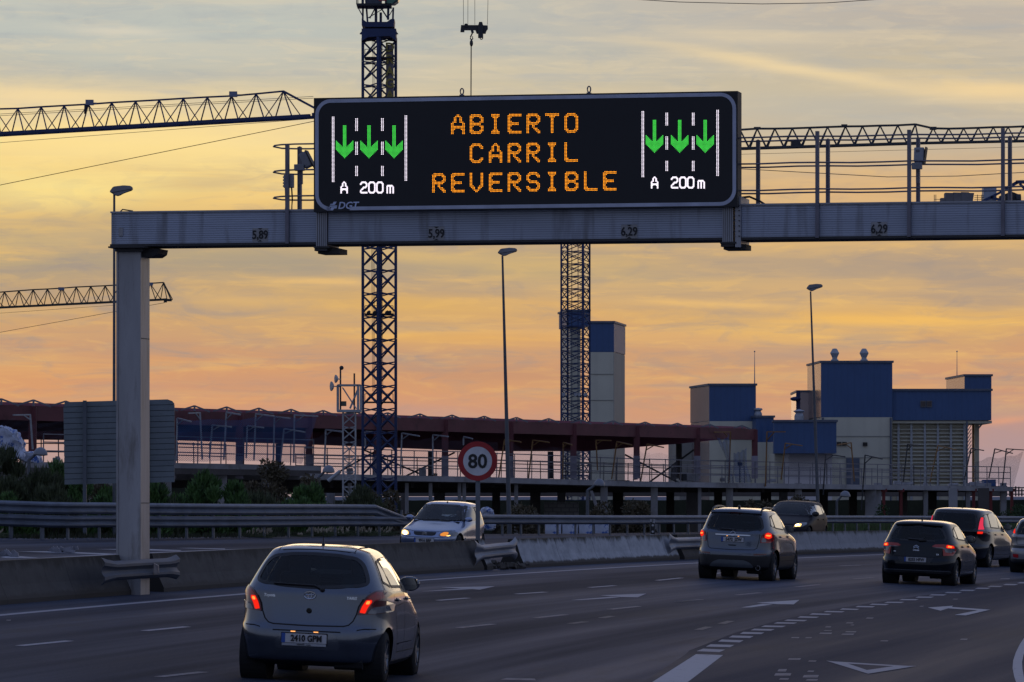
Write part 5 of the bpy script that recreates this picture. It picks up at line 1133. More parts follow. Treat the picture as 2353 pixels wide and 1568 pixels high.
sw = [roundpoly([(-.30,.95),(.50,.90),(.50,1.245),(-.05,1.22)], .05), roundpoly([(.56,.90),(1.72,.89),(1.22,1.20),(1.05,1.255),(.56,1.25)], .04)]
g0 = G(973, 1277); hh_ = rd(13.5); dirv = Vector((math.sin(hh_), math.cos(hh_), 0)); pos = g0+dirv*3.1; pos.z = zr(pos.x, pos.y)
c = Car('light silver small car with one bright headlamp, oncoming beside the 80 speed sign', 'car', pos, hh_+math.pi, rows, 2.385, PX, .0, (.31, .29), (.275, .165), flare=.0, cut=[('front', sfw), ('rear', srw)]+[(d, p) for d in ('left', 'right') for p in sw], track=.765)
c.window('windscreen', 'front', sfw, GL, .03); c.window('rear_window', 'rear', srw, GL, .03); c.sidewin(sw, glassmat('clear_side_glass', (.5, .54, .52), 1.6))
c.decal('grille', 'front', roundpoly([(-.30,.600),(.30,.600),(.27,.525),(.20,.505),(-.20,.505),(-.27,.525)], .02), TRIM, .004)
p = c.hit('front', 0, .55, .012); b = B()
for zz in (0, .036): b.path([p+Vector((-.06,0,zz-.035)), p+Vector((0,.004,zz+.005)), p+Vector((.06,0,zz-.035))], .008, 5)
b.build('chevron_emblem', CHROME, c.t, m=c.m)
for sx in (1, -1):
    f = (lambda p: p) if sx > 0 else mir
    l = c.decal('headlight', 'front', f(roundpoly([(.37,.500),(.36,.545),(.42,.605),(.55,.640),(.68,.635),(.735,.59),(.72,.51),(.55,.492)], .02)), CLEAR, .008, h=.04)
    if sx > 0:
        c.decal('lamp_lit', 'front', roundpoly([(.42,.52),(.44,.59),(.56,.62),(.66,.60),(.64,.52),(.52,.50)], .03), HEADL, .016, l, .04); c.decal('lamp_core', 'front', roundpoly([(.46,.52),(.48,.575),(.56,.60),(.60,.56),(.54,.51)], .02), HEADC, .020, l, .04)
    else:
        c.decal('lamp_glow', 'front', mir(roundpoly([(.40,.515),(.40,.56),(.48,.605),(.58,.60),(.56,.53),(.50,.505)], .03)), AMBL, .016, l, .04)
        c.decal('lamp_core', 'front', mir(roundpoly([(.53,.515),(.60,.535),(.62,.525),(.58,.505)], .005)), HEADL, .020, l, .04)
    c.decal('fog_lamp', 'front', f(roundpoly([(.45,.235),(.45,.30),(.68,.31),(.70,.25)], .02)), TRIM, .004); c.decal('fog_lens', 'front', f(roundpoly([(.50,.25),(.50,.285),(.62,.29),(.62,.255)], .01)), CLEAR, .010)
c.seam('front', [(-.78,.475),(-.5,.468),(.5,.468),(.78,.475)], .012); c.seam('front', [(-.74,.66),(-.66,.655),(-.40,.63),(-.33,.615),(.33,.615),(.40,.63),(.66,.655),(.74,.66)], .008)
c.decal('lower_grille', 'front', roundpoly([(-.40,.215),(.40,.215),(.40,.262),(-.40,.262)], .01), TRIM, .004); c.decal('lower_grille', 'front', roundpoly([(-.44,.285),(.44,.285),(.44,.305),(-.44,.305)], .006), TRIM, .004)
c.plate('front', 0, .385, '9916 BBP', off=.014)
for a_, b_ in (((-.60,.905),(-.10,.885)), ((-.05,.905),(.50,.890))):
    pts = [c.hit('front', a_[0]+(b_[0]-a_[0])*k/8, a_[1]+(b_[1]-a_[1])*k/8, .012) for k in range(9)]; b = B(); b.path(pts, .009, 5); b.build('wiper', TRIM, c.t, m=c.m)
for sx in (1, -1):
    x0 = c.hit('right' if sx > 0 else 'left', 1.62, .90).x; b = B(); b.sphere((x0+sx*.11, 1.64, .935), 1, (.105, .055, .065), 14, 8); b.build('door_mirror', PX, c.t, 'all', m=c.m)
    b = B(); b.bar((x0-sx*.02, 1.62, .905), (x0+sx*.06, 1.62, .915), .05, .03); b.build('mirror_arm', TRIM, c.t, m=c.m)
c.doors([[(.53,.90),(.52,.55),(.60,.27)],[(1.78,.87),(1.80,.28)]], [(.68,.78)])
for d in ('left', 'right'): c.decal('side_moulding', d, roundpoly([(.35,.44),(2.0,.44),(2.0,.475),(.35,.475)], .01), PX, .018, h=.2)
b = B(); p = c.hit('top', 0, .86); b.box(p+Vector((0, 0, .01)), (.03, .04, .03)); b.build('aerial_base', TRIM, c.t, m=c.m)
c.seats(((1.0, .42), (.15, .42)), 1.16, .32)
b = B(); b.box((0, 1.75, .80), (1.2, .35, .14), None, .04); b.path([Vector((-.33+.18*math.cos(k*math.pi/8), 1.42+.06*math.sin(k*math.pi/8), .86+.17*math.sin(k*math.pi/8))) for k in range(17)], .014, 5); b.build('dashboard', LIN, c.t, m=c.m)
person_in(c, -.33, .98, .42, 'driver of the oncoming light silver car, elbow at the open side window', True, (.05, .05, .07))
# ---------------------------------------------------------------- dark oncoming hatchback
PL = mat('dark_violet_grey_paint', (.016, .014, .020), .45, 0, .1, 2, spec=.10)
rows = hatch(1.768, 1.458, .83, 2.578, .91, .95, -.45, 2.25, 1.35, gw=.74, rs=.12, zlow=.18, zh=.68, zbl=.55, nf=3.4)
lfw = roundpoly([(-.70,1.0),(-.3,.985),(.3,.985),(.70,1.0),(.585,1.35),(.3,1.37),(-.3,1.37),(-.585,1.35)], .04)
lrw = roundpoly([(-.62,1.05),(.62,1.05),(.54,1.33),(-.54,1.33)], .04)
sw = [roundpoly([(-.15,1.10),(.20,1.03),(.20,1.30),(.05,1.29)], .03), roundpoly([(.26,1.02),(1.14,.99),(1.12,1.345),(.24,1.31)], .04), roundpoly([(1.21,.99),(2.05,.985),(1.60,1.28),(1.42,1.35),(1.20,1.35)], .04)]
g0 = G(1789.5, 1251.5); hh_ = rd(15.0); dirv = Vector((math.sin(hh_), math.cos(hh_), 0)); pos = g0+dirv*3.49; pos.z = zr(pos.x, pos.y)
c = Car('dark oncoming hatchback with lit headlamp, partly hidden behind the slate-grey crossover', 'car', pos, hh_+math.pi, rows, 2.578, PL, .0, (.345, .325), (.315, .20), flare=.02, cut=[('front', lfw), ('rear', lrw)]+[(d, p) for d in ('left', 'right') for p in sw], track=.86)
c.window('windscreen', 'front', lfw, GLD, .03); c.window('rear_window', 'rear', lrw, GLD, .03); c.sidewin(sw)
for sx in (1, -1):
    f = (lambda p: p) if sx > 0 else mir
    l = c.decal('headlight', 'front', f(roundpoly([(.44,.60),(.46,.68),(.60,.74),(.76,.76),(.78,.70),(.70,.62)], .02)), CLEAR, .008, h=.04)
    c.decal('lamp_lit', 'front', f(roundpoly([(.47,.61),(.49,.68),(.58,.71),(.66,.70),(.64,.62)], .02)), HEADL, .016, l, .04); c.decal('lamp_core', 'front', f(roundpoly([(.50,.63),(.51,.67),(.58,.69),(.60,.65)], .01)), HEADC, .020, l, .04)
    c.mirror(sx, 1.92, 1.0)
c.decal('grille', 'front', roundpoly([(-.28,.66),(.28,.66),(.20,.54),(-.20,.54)], .02), TRIM, .004); c.plate('front', 0, .42, '7350 FNC', off=.014)
c.doors([[(.24,1.02),(.35,.8),(.52,.58),(.56,.33)],[(1.17,1.0),(1.18,.33)],[(2.12,.95),(2.14,.33)]], [(.5,.86),(1.36,.86)]); c.seats(((1.38, .55), (.40, .55)), 1.26)
# ================================================================== construction site, works and cranes beyond the road
ORD = ['first','second','third','fourth','fifth','sixth','seventh','eighth','ninth','tenth','eleventh','twelfth','thirteenth','fourteenth']
def FL(x): return 123.66/(.522-(x-CX)/F)          # distance of the building line at picture column x
MAR = mat('maroon_steel', (.135, .034, .042), .6, .2, .2, .8, .02, col2=(.045, .014, .018)); MARD = mat('maroon_roof_sheet', (.27, .085, .125), .7, 0, .2, .5, stretch=(.3, .3, 3))
CON = mat('site_concrete', (.30, .295, .31), .85, 0, .25, .5, .1, col2=(.18, .175, .17), c2a=.52, c2b=.72); COND = mat('shaded_site_concrete', (.085, .075, .072), .9, 0, .3, .5)  # COND: site concrete with the interior's shade put into its colour
GALV = mat('scaffold_steel', (.34, .36, .39), .5, .35, .2, 4); YEL = mat('ochre_scaffold_paint', (.24, .125, .04), .6, .1, .25, 3); NAVY = mat('navy_crane_paint', (.018, .036, .115), .5, .2, .25, .7, col2=(.03, .028, .03), c2a=.6, c2b=.8)
DGREY = mat('dark_grey_steel', (.035, .038, .045), .55, .3, .2, 2); PIER = mat('lavender_concrete', (.30, .28, .34), .85, 0, .2, .6)
root = thing('building_frame', 'long maroon steel frame hall under construction on a concrete deck behind the road', 'building under construction', Vector((0, 240, -2)))
yt = lambda x: 931+.0316*x-(0 if x > 0 else 0)
XS = [-95, 80, 245, 400, 555, 715, 871, 1027, 1177, 1322, 1467, 1606, 1738]
LD = Vector((.4627, .8865, 0)); LN = Vector((-.8865, .4627, 0))      # along the building line, and away from the road
def beam_seg(name, xa, xb, ya, yb, h, dep, m, back=0.0):
    a, b_ = P(xa, ya, FL(xa))+LN*back, P(xb, yb, FL(xb))+LN*back; b = B()
    b.prism([a, b_, b_-Vector((0, 0, h)), a-Vector((0, 0, h))], LN*dep); return b.build(name, m, root)
for xa, xb in zip(XS, XS[1:]): beam_seg('front_beam', xa+(0 if xa < 0 else .0), xb, yt(xa), yt(xb), .58, .45, MAR)
# roof sheet with its lower rear edge beam
zc = P(1028, 968, 231).z; b = B()
rp_ = [P(-100, 970, FL(-100))+LN*.5, P(1735, 996, FL(1735))+LN*.5, P(1735, 996, FL(1735))+LN*9, P(900, 1000, 262), P(-100, 985, 262)]
b.prism([Vector((v.x, v.y, zc+.1)) for v in rp_], (0, 0, .12)); b.build('roof_sheet', MARD, root)
for k in range(14):      # purlins under the roof
    f = k/13; a = rp_[0].lerp(rp_[4], f); c_ = rp_[1].lerp(rp_[2], f); b = B(); b.bar((a.x, a.y, zc+.02), (c_.x, c_.y, zc+.02), .14, .16); b.build('purlin', MAR, root)
bk = [(-100, 1006, 262), (400, 1012, 262), (715, 1022, 262), (1100, 1037, 262), (1345, 1037, 263), (1560, 1020, 263), (1737, 1002, 263)]
for u, v in zip(bk, bk[1:]):
    b = B(); b.prism([P(u[0], 986, u[2]), P(v[0], 988, v[2]), P(*v), P(*u)], (0, .4, 0)); b.build('rear_beam', MARD, root)
for i, x in enumerate(XS):
    a = P(x, yt(x)+2, FL(x)); w = .30; b = B(); b.box(Vector((a.x, a.y-.05, (a.z+P(x, 1048, FL(x)).z)/2))+LN*.1, (w, .34, a.z-P(x, 1048, FL(x)).z)); b.build('steel_column', MAR, root)
    zt_ = P(x, 1048, FL(x)).z; zb_ = P(x, 1100, FL(x)).z; b = B(); b.box(Vector((a.x, a.y-.05, (zt_+zb_)/2))+LN*.1, (w+.02, .36, zt_-zb_)); b.build('concrete_pier', PIER, root)
for x, y0 in ((176, 1000), (990, 1036), (1265, 1038), (640, 1020), (1560, 1020)):
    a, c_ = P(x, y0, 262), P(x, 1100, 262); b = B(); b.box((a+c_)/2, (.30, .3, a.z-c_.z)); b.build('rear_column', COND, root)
for x in [3+74*i for i in range(-1, 24)]:
    if x > 1710: break
    b = B(); k = 1-(x/3200)
    for dd in (0,):
        Y = FL(x)+dd; tp = P(x, yt(x)-14*k, Y); l = P(x-41*k, yt(x)-1, Y); r = P(x+41*k, yt(x)+1.5, Y)
        b.bar(l, tp, .075, .07); b.bar(tp, r, .075, .07); b.bar(tp, P(x, yt(x), Y), .08)
    b.build('skylight_frame', mat('dull_frame_steel', (.17, .17, .20), .5, .3), root)
for x0, y0, x1, y1 in ((752,1100,876,1030),(838,1035,990,1100),(925,1098,1045,1040),(1436,1045,1560,1110),(1490,1110,1600,1030)):
    b = B(); b.bar(P(x0, y0, 262), P(x1, y1, 262), .09); b.build('cross_brace', DGREY, root)
# decks
def deck(name, pts, h, back, m):
    for (xa, ya), (xb, yb) in zip(pts, pts[1:]):
        a, b_ = P(xa, ya, FL(xa)-.6), P(xb, yb, FL(xb)-.6); b = B(); b.prism([a, b_, b_-Vector((0, 0, h)), a-Vector((0, 0, h))], LN*back); b.build(name, m, root)
deck('upper_deck', [(-120,1062),(60,1062),(400,1064),(560,1067),(738,1072)], .22, 12, CON)
deck('lower_deck', [(690,1088),(1100,1096),(1493,1107),(1900,1113),(2327,1119)], .26, 26, CON)
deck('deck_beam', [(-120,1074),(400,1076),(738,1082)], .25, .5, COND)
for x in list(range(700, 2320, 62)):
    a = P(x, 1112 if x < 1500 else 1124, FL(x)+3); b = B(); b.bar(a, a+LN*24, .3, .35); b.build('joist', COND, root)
b = B(); b.prism([P(690, 1118, 300), P(2300, 1126, 318), P(2300, 1141, 318), P(690, 1141, 300)], (0, .5, 0)); b.build('rear_shade_strip', COND, root)  # dark strip added to carry the shade under the deck further down
def cc(k, x): return D(k, x, 0)[0]
cols = [(cc('c6',x0),cc('c6',x1)) for x0,x1 in ((320,345),(705,728),(865,888),(1060,1083),(1092,1115),(1440,1466),(2020,2068))]+[(cc('c7',x0),cc('c7',x1)) for x0,x1 in ((153,193),(430,450),(597,637),(1002,1042),(1470,1510),(1760,1787),(2010,2036),(2090,2120),(2130,2160),(2215,2250))]
cols += [(205,216),(228,256),(343,357),(374,392),(498,520),(600,616)]
for x0, x1 in cols:
    xm = (x0+x1)/2; a = P(xm, 1110 if xm > 690 else 1082, FL(xm)); w = (x1-x0)*FL(xm)/F; b = B(); b.box((a.x, a.y+.3, (a.z-2)/2), (w, .45, a.z+2)); b.build('deck_column', CON, root)
for i, xm in enumerate([760,840,930,1010,1140,1230,1290,1420,1540,1590,1650,1760,1800,1890,1960,2000,2075,2140,2190,2260]):
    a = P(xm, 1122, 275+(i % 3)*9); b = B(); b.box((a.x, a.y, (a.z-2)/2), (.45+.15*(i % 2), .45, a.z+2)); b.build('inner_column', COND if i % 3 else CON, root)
REDP = mat('red_prop_paint', (.16, .022, .022), .6, .1, .2, 3)
for x in (1525, 1627, 1944, 2055, 2156, 2280):
    X_ = cc('c7', x); a = P(X_, 1123, FL(X_)-.2); b = B(); b.box((a.x, a.y, (a.z-2)/2), (.17, .17, a.z+2)); b.box((a.x, a.y, a.z-.1), (.34, .34, .18)); b.build('red_prop', REDP, root)
# block wall and stairs under the deck
bw = bpy.data.materials.new('grey_blockwork'); bw.use_nodes = True; t_ = bw.node_tree; br = t_.nodes.new('ShaderNodeTexBrick'); br.inputs['Color1'].default_value = (.15, .145, .14, 1); br.inputs['Color2'].default_value = (.11, .105, .10, 1); br.inputs['Mortar'].default_value = (.05, .05, .05, 1); br.inputs['Scale'].default_value = 1.0; br.inputs['Brick Width'].default_value = .4; br.inputs['Row Height'].default_value = .2; br.inputs['Mortar Size'].default_value = .02
tcc = t_.nodes.new('ShaderNodeTexCoord'); mpp = t_.nodes.new('ShaderNodeMapping'); mpp.inputs['Rotation'].default_value = (math.pi/2, 0, 0); t_.links.new(tcc.outputs['Object'], mpp.inputs[0]); t_.links.new(mpp.outputs[0], br.inputs[0]); t_.links.new(br.outputs[0], t_.nodes['Principled BSDF'].inputs['Base Color'])
a, c_ = P(1250, 1155, 245), P(1330, 1155, 245); b = B(); b.box(((a.x+c_.x)/2, 245, (a.z-2)/2), (c_.x-a.x, .3, a.z+2)); b.build('block_wall', bw, root)
b = B(); b.prism([P(1355, 1128, 244), P(1362, 1128, 244), P(1384, 1190, 244), P(1376, 1190, 244)], (0, 1.2, 0)); b.build('stair_flight', CON, root)
# deck edge railings
def railing(pts, h=1.15, step=1.7, back=.0):
    for (xa, ya), (xb, yb) in zip(pts, pts[1:]):
        a, c_ = P(xa, ya, FL(xa)-.4)+LN*back, P(xb, yb, FL(xb)-.4)+LN*back; l = (c_-a).length; n = max(1, int(l/step)); b = B()
        for i in range(n+1):
            p = a.lerp(c_, i/n); b.bar(p, p+Vector((.02*math.sin(i*7), 0, h)), .045)
        for q_ in (.45, .8, h-.03): b.bar(a+Vector((0, 0, q_)), c_+Vector((0, 0, q_+.03*math.sin(xa))), .045)
        b.build('edge_railing', mat('dull_frame_steel', (.17, .17, .20), .5, .3), root)
railing([(100,1062),(230,1063),(400,1064),(560,1067),(720,1071)]); railing([(120,1062),(400,1064),(700,1071)], 1.0, 1.3, 4)
railing([(700,1088),(900,1092),(1100,1096),(1300,1102),(1493,1107),(1700,1110),(1900,1113),(2100,1116),(2322,1119)]); railing([(900,1092),(1300,1101),(1750,1110),(2320,1118)], 1.0, 1.4, 5)
# small things lying on the deck
random.seed(11)
STK = mat('pale_site_materials', (.32, .32, .34), .7, 0, .3, 2); BLU = mat('blue_site_sheet', (.03, .09, .25), .6, 0, .3, 2)
for i, (x, w, h, m) in enumerate([(971,16,15,CON),(804,14,14,CON),(1572,12,16,DGREY),(1548,12,30,COND),(1583,44,18,CON),(1660,10,8,STK),(1770,26,6,STK),(2086,26,6,STK),(2062,18,8,STK),(2245,34,9,STK),(2272,30,16,BLU),(2190,22,6,STK),(130,14,10,STK),(1000,10,6,YEL),(1120,16,5,YEL),(1300,12,5,STK),(1460,10,6,STK)]):
    bs = 1088+(x-690)*.0192 if x > 690 else 1062; p = P(x, bs, FL(x)+1.2); s_ = FL(x)/F; b = B()
    b.box(p+Vector((0, 0, h*s_/2)), (w*s_, .9, h*s_), Matrix.Rotation(.1*math.sin(i*5), 3, 'Y'), .03)
    if i % 3 == 0: b.box(p+Vector((w*s_*.2, -.1, h*s_*1.15)), (w*s_*.5, .6, h*s_*.3))
    o = b.build('site_material', m); side = 'left' if x < 690 else ''
    prop(o, '%s %s of material on the deck, %s' % (['low','squat','small'][i % 3], 'stack' if h < 12 else 'block', ['behind the grey mast','left of the first crane mast','beside the black gas bottles','behind the grey crossover line of columns','below the cream block','left of the orange post','below the blue annex','below the shutters','near the cream works wall','by the right net','near the right net under a blue sheet','under the last shutters','behind the mushroom lamp at far left','near the yellow frames','left of the middle lamp post','beside the second crane mast','right of the second crane mast'][i]), 'building material', 'materials on the deck')
# net gallows
GP = [('c5',*v,'g') for v in [(220,500,203,268,90,270),(1185,580,1192,292,1285,315),(1360,570,1345,255,1268,258),(1408,560,1428,338,1555,350),(1505,570,1522,252,1617,268),(1655,560,1663,343,1772,355),(1707,575,1720,262,1845,278),(1838,580,1845,282,1950,292),(1885,580,1910,362,2050,385),(1975,590,1980,270,2137,278),(2180,620,2190,370,2297,382)]]
GP += [('c6',*v,'g') for v in [(165,790,173,537,280,548),(440,660,437,548,510,552),(675,840,685,560,803,580),(893,840,893,572,998,583),(1098,640,1100,585,1160,598)]]
GP += [('c6',*v,'y') for v in [(1335,865,1375,603,1487,620),(1535,870,1565,607,1675,622),(1765,870,1770,623,1830,640),(2000,810,1990,607,2090,610),(2095,870,2130,618,2230,640)]]
GP += [('c7',*v,'y') for v in [(92,1070,130,850,228,870),(612,1080,622,778,525,780),(828,1100,837,778,945,778),(920,1060,945,845,1045,860),(1352,1070,1333,842,1250,855),(1797,1075,1845,858,1955,885)]]
GP += [('c7',*v,'n') for v in [(1168,1150,1182,908,1297,925),(1393,1240,1415,915,1517,938),(2145,1050,2180,878,2285,905),(2225,1095,2248,878,2352,885),(2000,1060,2040,875,2115,888),(1640,1075,1665,852,1740,858)]]
cnt = {'g': 0, 'y': 0, 'n': 0}; GM = {'g': GALV, 'y': YEL, 'n': DGREY}; GN = {'g': 'pale grey', 'y': 'ochre yellow', 'n': 'dark blue-grey'}
for k, x0, y0, x1, y1, x2, y2, cl in sorted(GP, key=lambda g: D(g[0], g[3], 0)[0]):
    a, c_, e = D(k, x0, y0), D(k, x1, y1), D(k, x2, y2); Y = FL(c_[0])-.9; A3, C3, E3 = P(*a, Y), P(*c_, Y), P(*e, Y-1.2); t = thing('net_bracket', '%s net bracket on the deck, %s of its colour from the left' % (GN[cl], ORD[min(13, cnt[cl])]), 'net bracket', A3, 'brackets for safety nets'); cnt[cl] += 1
    if cl == 'g' and cnt[cl] > 13: t['label'] = 'pale grey net bracket on the deck, %s from the right of its colour' % ORD[max(0, 16-cnt[cl])]
    b = B(); b.bar(A3, C3, .07); b.build('upright', GM[cl], t); b = B(); b.bar(C3, E3, .055); b.build('arm', GM[cl], t); b = B(); b.bar(C3.lerp(A3, .16), C3.lerp(E3, .42), .04); b.build('strut', GM[cl], t)
# safety nets
NB = netmat('blue_safety_net', (.04, .10, .26), .085, .22); NG = netmat('grey_safety_net', (.09, .09, .12), .085, .07); NB2 = netmat('blue_net_drape', (.02, .08, .25), .085, .25)
def net(k, rows, m, label, dY=0, cell=1):
    pts = [[P(*D(k, x, y), FL(D(k, x, y)[0])-1.6+dY) for x, y in r] for r in rows]; n = 14; b = B(); uvl = b.bm.loops.layers.uv.verify()
    def ev(r, t):
        q_ = t*(len(r)-1); i = min(int(q_), len(r)-2); return r[i].lerp(r[i+1], q_-i)
    g = []
    for j in range(9):
        v = j/8*(len(pts)-1); i = min(int(v), len(pts)-2); g.append([ev(pts[i], u/n).lerp(ev(pts[i+1], u/n), v-i)+Vector((0, .25*math.sin(u*1.3+j)*math.sin(j*.7), -.10*math.sin(u*math.pi*3/n)**2*(1-j/8))) for u in range(n+1)])
    vs = [[b.bm.verts.new(p) for p in r] for r in g]
    for j in range(8):
        for u in range(n):
            f = b.bm.faces.new((vs[j][u], vs[j][u+1], vs[j+1][u+1], vs[j+1][u]))
            for l in f.loops: l[uvl].uv = (l.vert.co.x, l.vert.co.z)
    o = b.build('safety_net', m, None, True); prop(o, label, 'safety net', 'safety nets round the construction deck')
    return o
net('c5', [[(1192,300),(1345,290),(1520,300),(1720,275),(1980,275),(2130,285)], [(1190,580),(1360,585),(1520,575),(1720,580),(1960,590),(2030,600)]], NB, 'dark blue safety net hung over the left deck between pale brackets')
net('c5', [[(0,300),(90,285),(200,305),(420,310)], [(0,420),(90,420),(220,425),(420,430)]], NG, 'fine net strung under the maroon beam at the far left')
net('c6', [[(0,575),(120,580),(170,560),(290,580),(440,600),(690,590)], [(0,760),(120,790),(170,800),(290,820),(440,835),(675,850)]], NG, 'grey net sagging either side of the first crane mast')
net('c6', [[(690,590),(800,598),(893,590),(1100,605),(1240,600),(1330,622)], [(675,850),(790,850),(900,850),(1100,860),(1240,865),(1335,865)]], NG, 'grey net sagging between brackets left of the round speed sign')
net('c6', [[(1420,620),(1500,655),(1590,665),(1700,640),(1900,680),(2100,700),(2353,690)], [(1420,860),(1500,865),(1600,870),(1700,875),(1900,880),(2100,885),(2353,890)]], NG, 'grey net sagging behind the tall lamp post by the speed sign')
net('c7', [[(0,950),(60,880),(130,905),(230,900),(310,920)], [(0,1000),(60,1060),(130,1070),(230,1075),(320,1080)]], NG, 'grey net hung in a fold below the roof end')
net('c7', [[(527,785),(575,830),(612,790)], [(595,930),(605,950),(620,935)], [(600,1075),(612,1078),(640,1078)]], NB2, 'blue net drape hanging from the tall orange bracket')
net('c7', [[(640,900),(680,890),(716,868)], [(640,1000),(690,990),(720,980)], [(650,1075),(700,1078),(750,1075)]], NB2, 'blue net drape beside the end maroon column')
net('c7', [[(950,860),(1050,875),(1120,900),(1250,870)], [(930,1050),(1050,1060),(1120,1070),(1270,1065)]], NG, 'grey net in front of the cream annex')
net('c7', [[(2050,960),(2130,925),(2200,925),(2285,915),(2350,890)], [(2060,1060),(2140,1080),(2220,1085),(2270,1095),(2290,1105)]], netmat('violet_grey_safety_net', (.11, .10, .12), .085, .17), 'violet-grey net spread like a sail at the right end of the deck')
# ------------------------------------------------------------------ works buildings
def corr(name, c, per, lo=.82, vert=True):
    m = bpy.data.materials.new(name); m.use_nodes = True; t = m.node_tree; b = t.nodes['Principled BSDF']; tcn = t.nodes.new('ShaderNodeTexCoord'); s = t.nodes.new('ShaderNodeSeparateXYZ'); t.links.new(tcn.outputs['Object'], s.inputs[0])
    d = t.nodes.new('ShaderNodeMath'); d.operation = 'ADD'; t.links.new(s.outputs[0] if vert else s.outputs[2], d.inputs[0])
    if vert: t.links.new(s.outputs[1], d.inputs[1])
    else: d.inputs[1].default_value = 0
    w = t.nodes.new('ShaderNodeMath'); w.operation = 'SINE'; q_ = t.nodes.new('ShaderNodeMath'); q_.operation = 'MULTIPLY'; q_.inputs[1].default_value = 2*math.pi/per; t.links.new(d.outputs[0], q_.inputs[0]); t.links.new(q_.outputs[0], w.inputs[0])
    n = t.nodes.new('ShaderNodeTexNoise'); n.inputs['Scale'].default_value = .35; n.inputs['Detail'].default_value = 6; t.links.new(tcn.outputs['Object'], n.inputs[0])
    x = t.nodes.new('ShaderNodeMix'); x.data_type = 'RGBA'; t.links.new(n.outputs[0], x.inputs[0]); x.inputs[6].default_value = (*[v*.82 for v in c], 1); x.inputs[7].default_value = (*[v*1.15 for v in c], 1)
    mr = t.nodes.new('ShaderNodeMapRange'); t.links.new(w.outputs[0], mr.inputs[0]); mr.inputs[1].default_value = .55; mr.inputs[2].default_value = .95; mr.inputs[3].default_value = 0; mr.inputs[4].default_value = 1-lo
    y = t.nodes.new('ShaderNodeMix'); y.data_type = 'RGBA'; t.links.new(mr.outputs[0], y.inputs[0]); t.links.new(x.outputs[2], y.inputs[6]); y.inputs[7].default_value = (*[v*.2 for v in c], 1); t.links.new(y.outputs[2], b.inputs['Base Color'])
    b.inputs['Roughness'].default_value = .45; b.inputs['Metallic'].default_value = .0
    bu = t.nodes.new('ShaderNodeBump'); bu.inputs['Strength'].default_value = .4; bu.inputs['Distance'].default_value = .03; t.links.new(w.outputs[0], bu.inputs['Height']); t.links.new(bu.outputs[0], b.inputs['Normal']); return m
BLUE = corr('blue_sheet_cladding', (.036, .090, .225), .5, .93); CREAM = corr('cream_sheet_cladding', (.56, .54, .44), 1.2, .95); SIDE = mat('skylit_side_cladding', (.30, .25, .26), .22, .6, .1, .3); WHT_ = mat('white_sheet_cladding', (.56, .54, .58), .6, 0, .1, .5)  # SIDE: sky glow on the flanks put into their cladding colour
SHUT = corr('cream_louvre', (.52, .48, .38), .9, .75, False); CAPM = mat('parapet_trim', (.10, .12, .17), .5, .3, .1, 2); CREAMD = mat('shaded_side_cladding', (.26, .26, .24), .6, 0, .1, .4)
YB = 380
def block(parent, x0, x1, y0, y1, m, name='wall', Y=YB, xl=None, side=None, dep=9, trim=True, xr=None):
    """front face by its picture corners; xl: far left corner (left flank seen), xr: far right corner"""
    a, b_ = P(x0, y0, Y), P(x1, y0, Y); zt_, zb_ = a.z, P(x0, y1, Y).z
    sv = (P(xl, y0, Y+dep)-a) if xl is not None else ((P(xr, y0, Y+dep)-b_) if xr is not None else Vector((-.6, dep, 0))); sv.z = 0; b = B()
    b.prism([(a.x, a.y, zb_), (b_.x, b_.y, zb_), (b_.x, b_.y, zt_), (a.x, a.y, zt_)], sv); o = b.build(name, m, parent)
    if side is not None:
        b = B(); g = sv.normalized(); nn = Vector((-g.y, g.x, 0))*(.02 if xl is not None else -.02); q0 = a if xl is not None else b_
        b.prism([(q0.x, q0.y, zb_+.02), (q0.x+sv.x, q0.y+sv.y, zb_+.02), (q0.x+sv.x, q0.y+sv.y, zt_-.02), (q0.x, q0.y, zt_-.02)], nn*1.5); b.build('side_wall', side, parent)
    if trim: b = B(); w = .10; b.prism([(a.x-w, a.y-.12, zt_), (b_.x+w, b_.y-.12, zt_), (b_.x+w, b_.y-.12, zt_+.16), (a.x-w, a.y-.12, zt_+.16)], sv*1.02); b.build('parapet', CAPM, parent)
    return o
W1 = thing('works_building', 'blue and cream square works tower block behind the end of the maroon frame', 'building', P(1683, 1165, YB))
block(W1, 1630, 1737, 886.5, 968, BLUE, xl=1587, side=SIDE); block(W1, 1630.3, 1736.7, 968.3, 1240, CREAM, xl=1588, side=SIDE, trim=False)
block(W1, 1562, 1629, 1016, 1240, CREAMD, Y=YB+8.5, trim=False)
b = B(); b.tube(P(1734, 886, YB+1), P(1734, 806, YB+1), .05, .015, 6); b.sphere(P(1734, 808, YB+1), .06, u=8, v=6); b.build('lightning_rod', GALV, W1)
W2 = thing('works_building', 'low blue annex with cream wall between the two taller blue works blocks', 'building', P(1850, 1165, YB-3))
block(W2, 1737.5, 1778, 960, 1016, BLUE, Y=YB-2, dep=6); block(W2, 1778.5, 1922, 970, 1042, BLUE, Y=YB-8, dep=4, xr=1918); block(W2, 1738, 1780, 1016.5, 1240, CREAM, Y=YB-2, dep=6, trim=False)
block(W2, 1780, 1812, 1043, 1240, CREAM, Y=YB-4, dep=3, trim=False); block(W2, 1812.5, 1912, 1043, 1240, WHT_, Y=YB-6, dep=4, trim=False)
b = B(); b.lathe([(.3,0),(.3,.3),(.2,.5),(.35,.6),(.3,.7),(0.01,.75)], P(1742, 960, YB), (0, 0, 1), 12); b.lathe([(.35,0),(.35,.4),(.25,.6),(.45,.75),(0.01,.9)], P(1836, 968, YB-6), (0, 0, 1), 12); b.build('roof_vent', GALV, W2)
for x in (1670,): pass
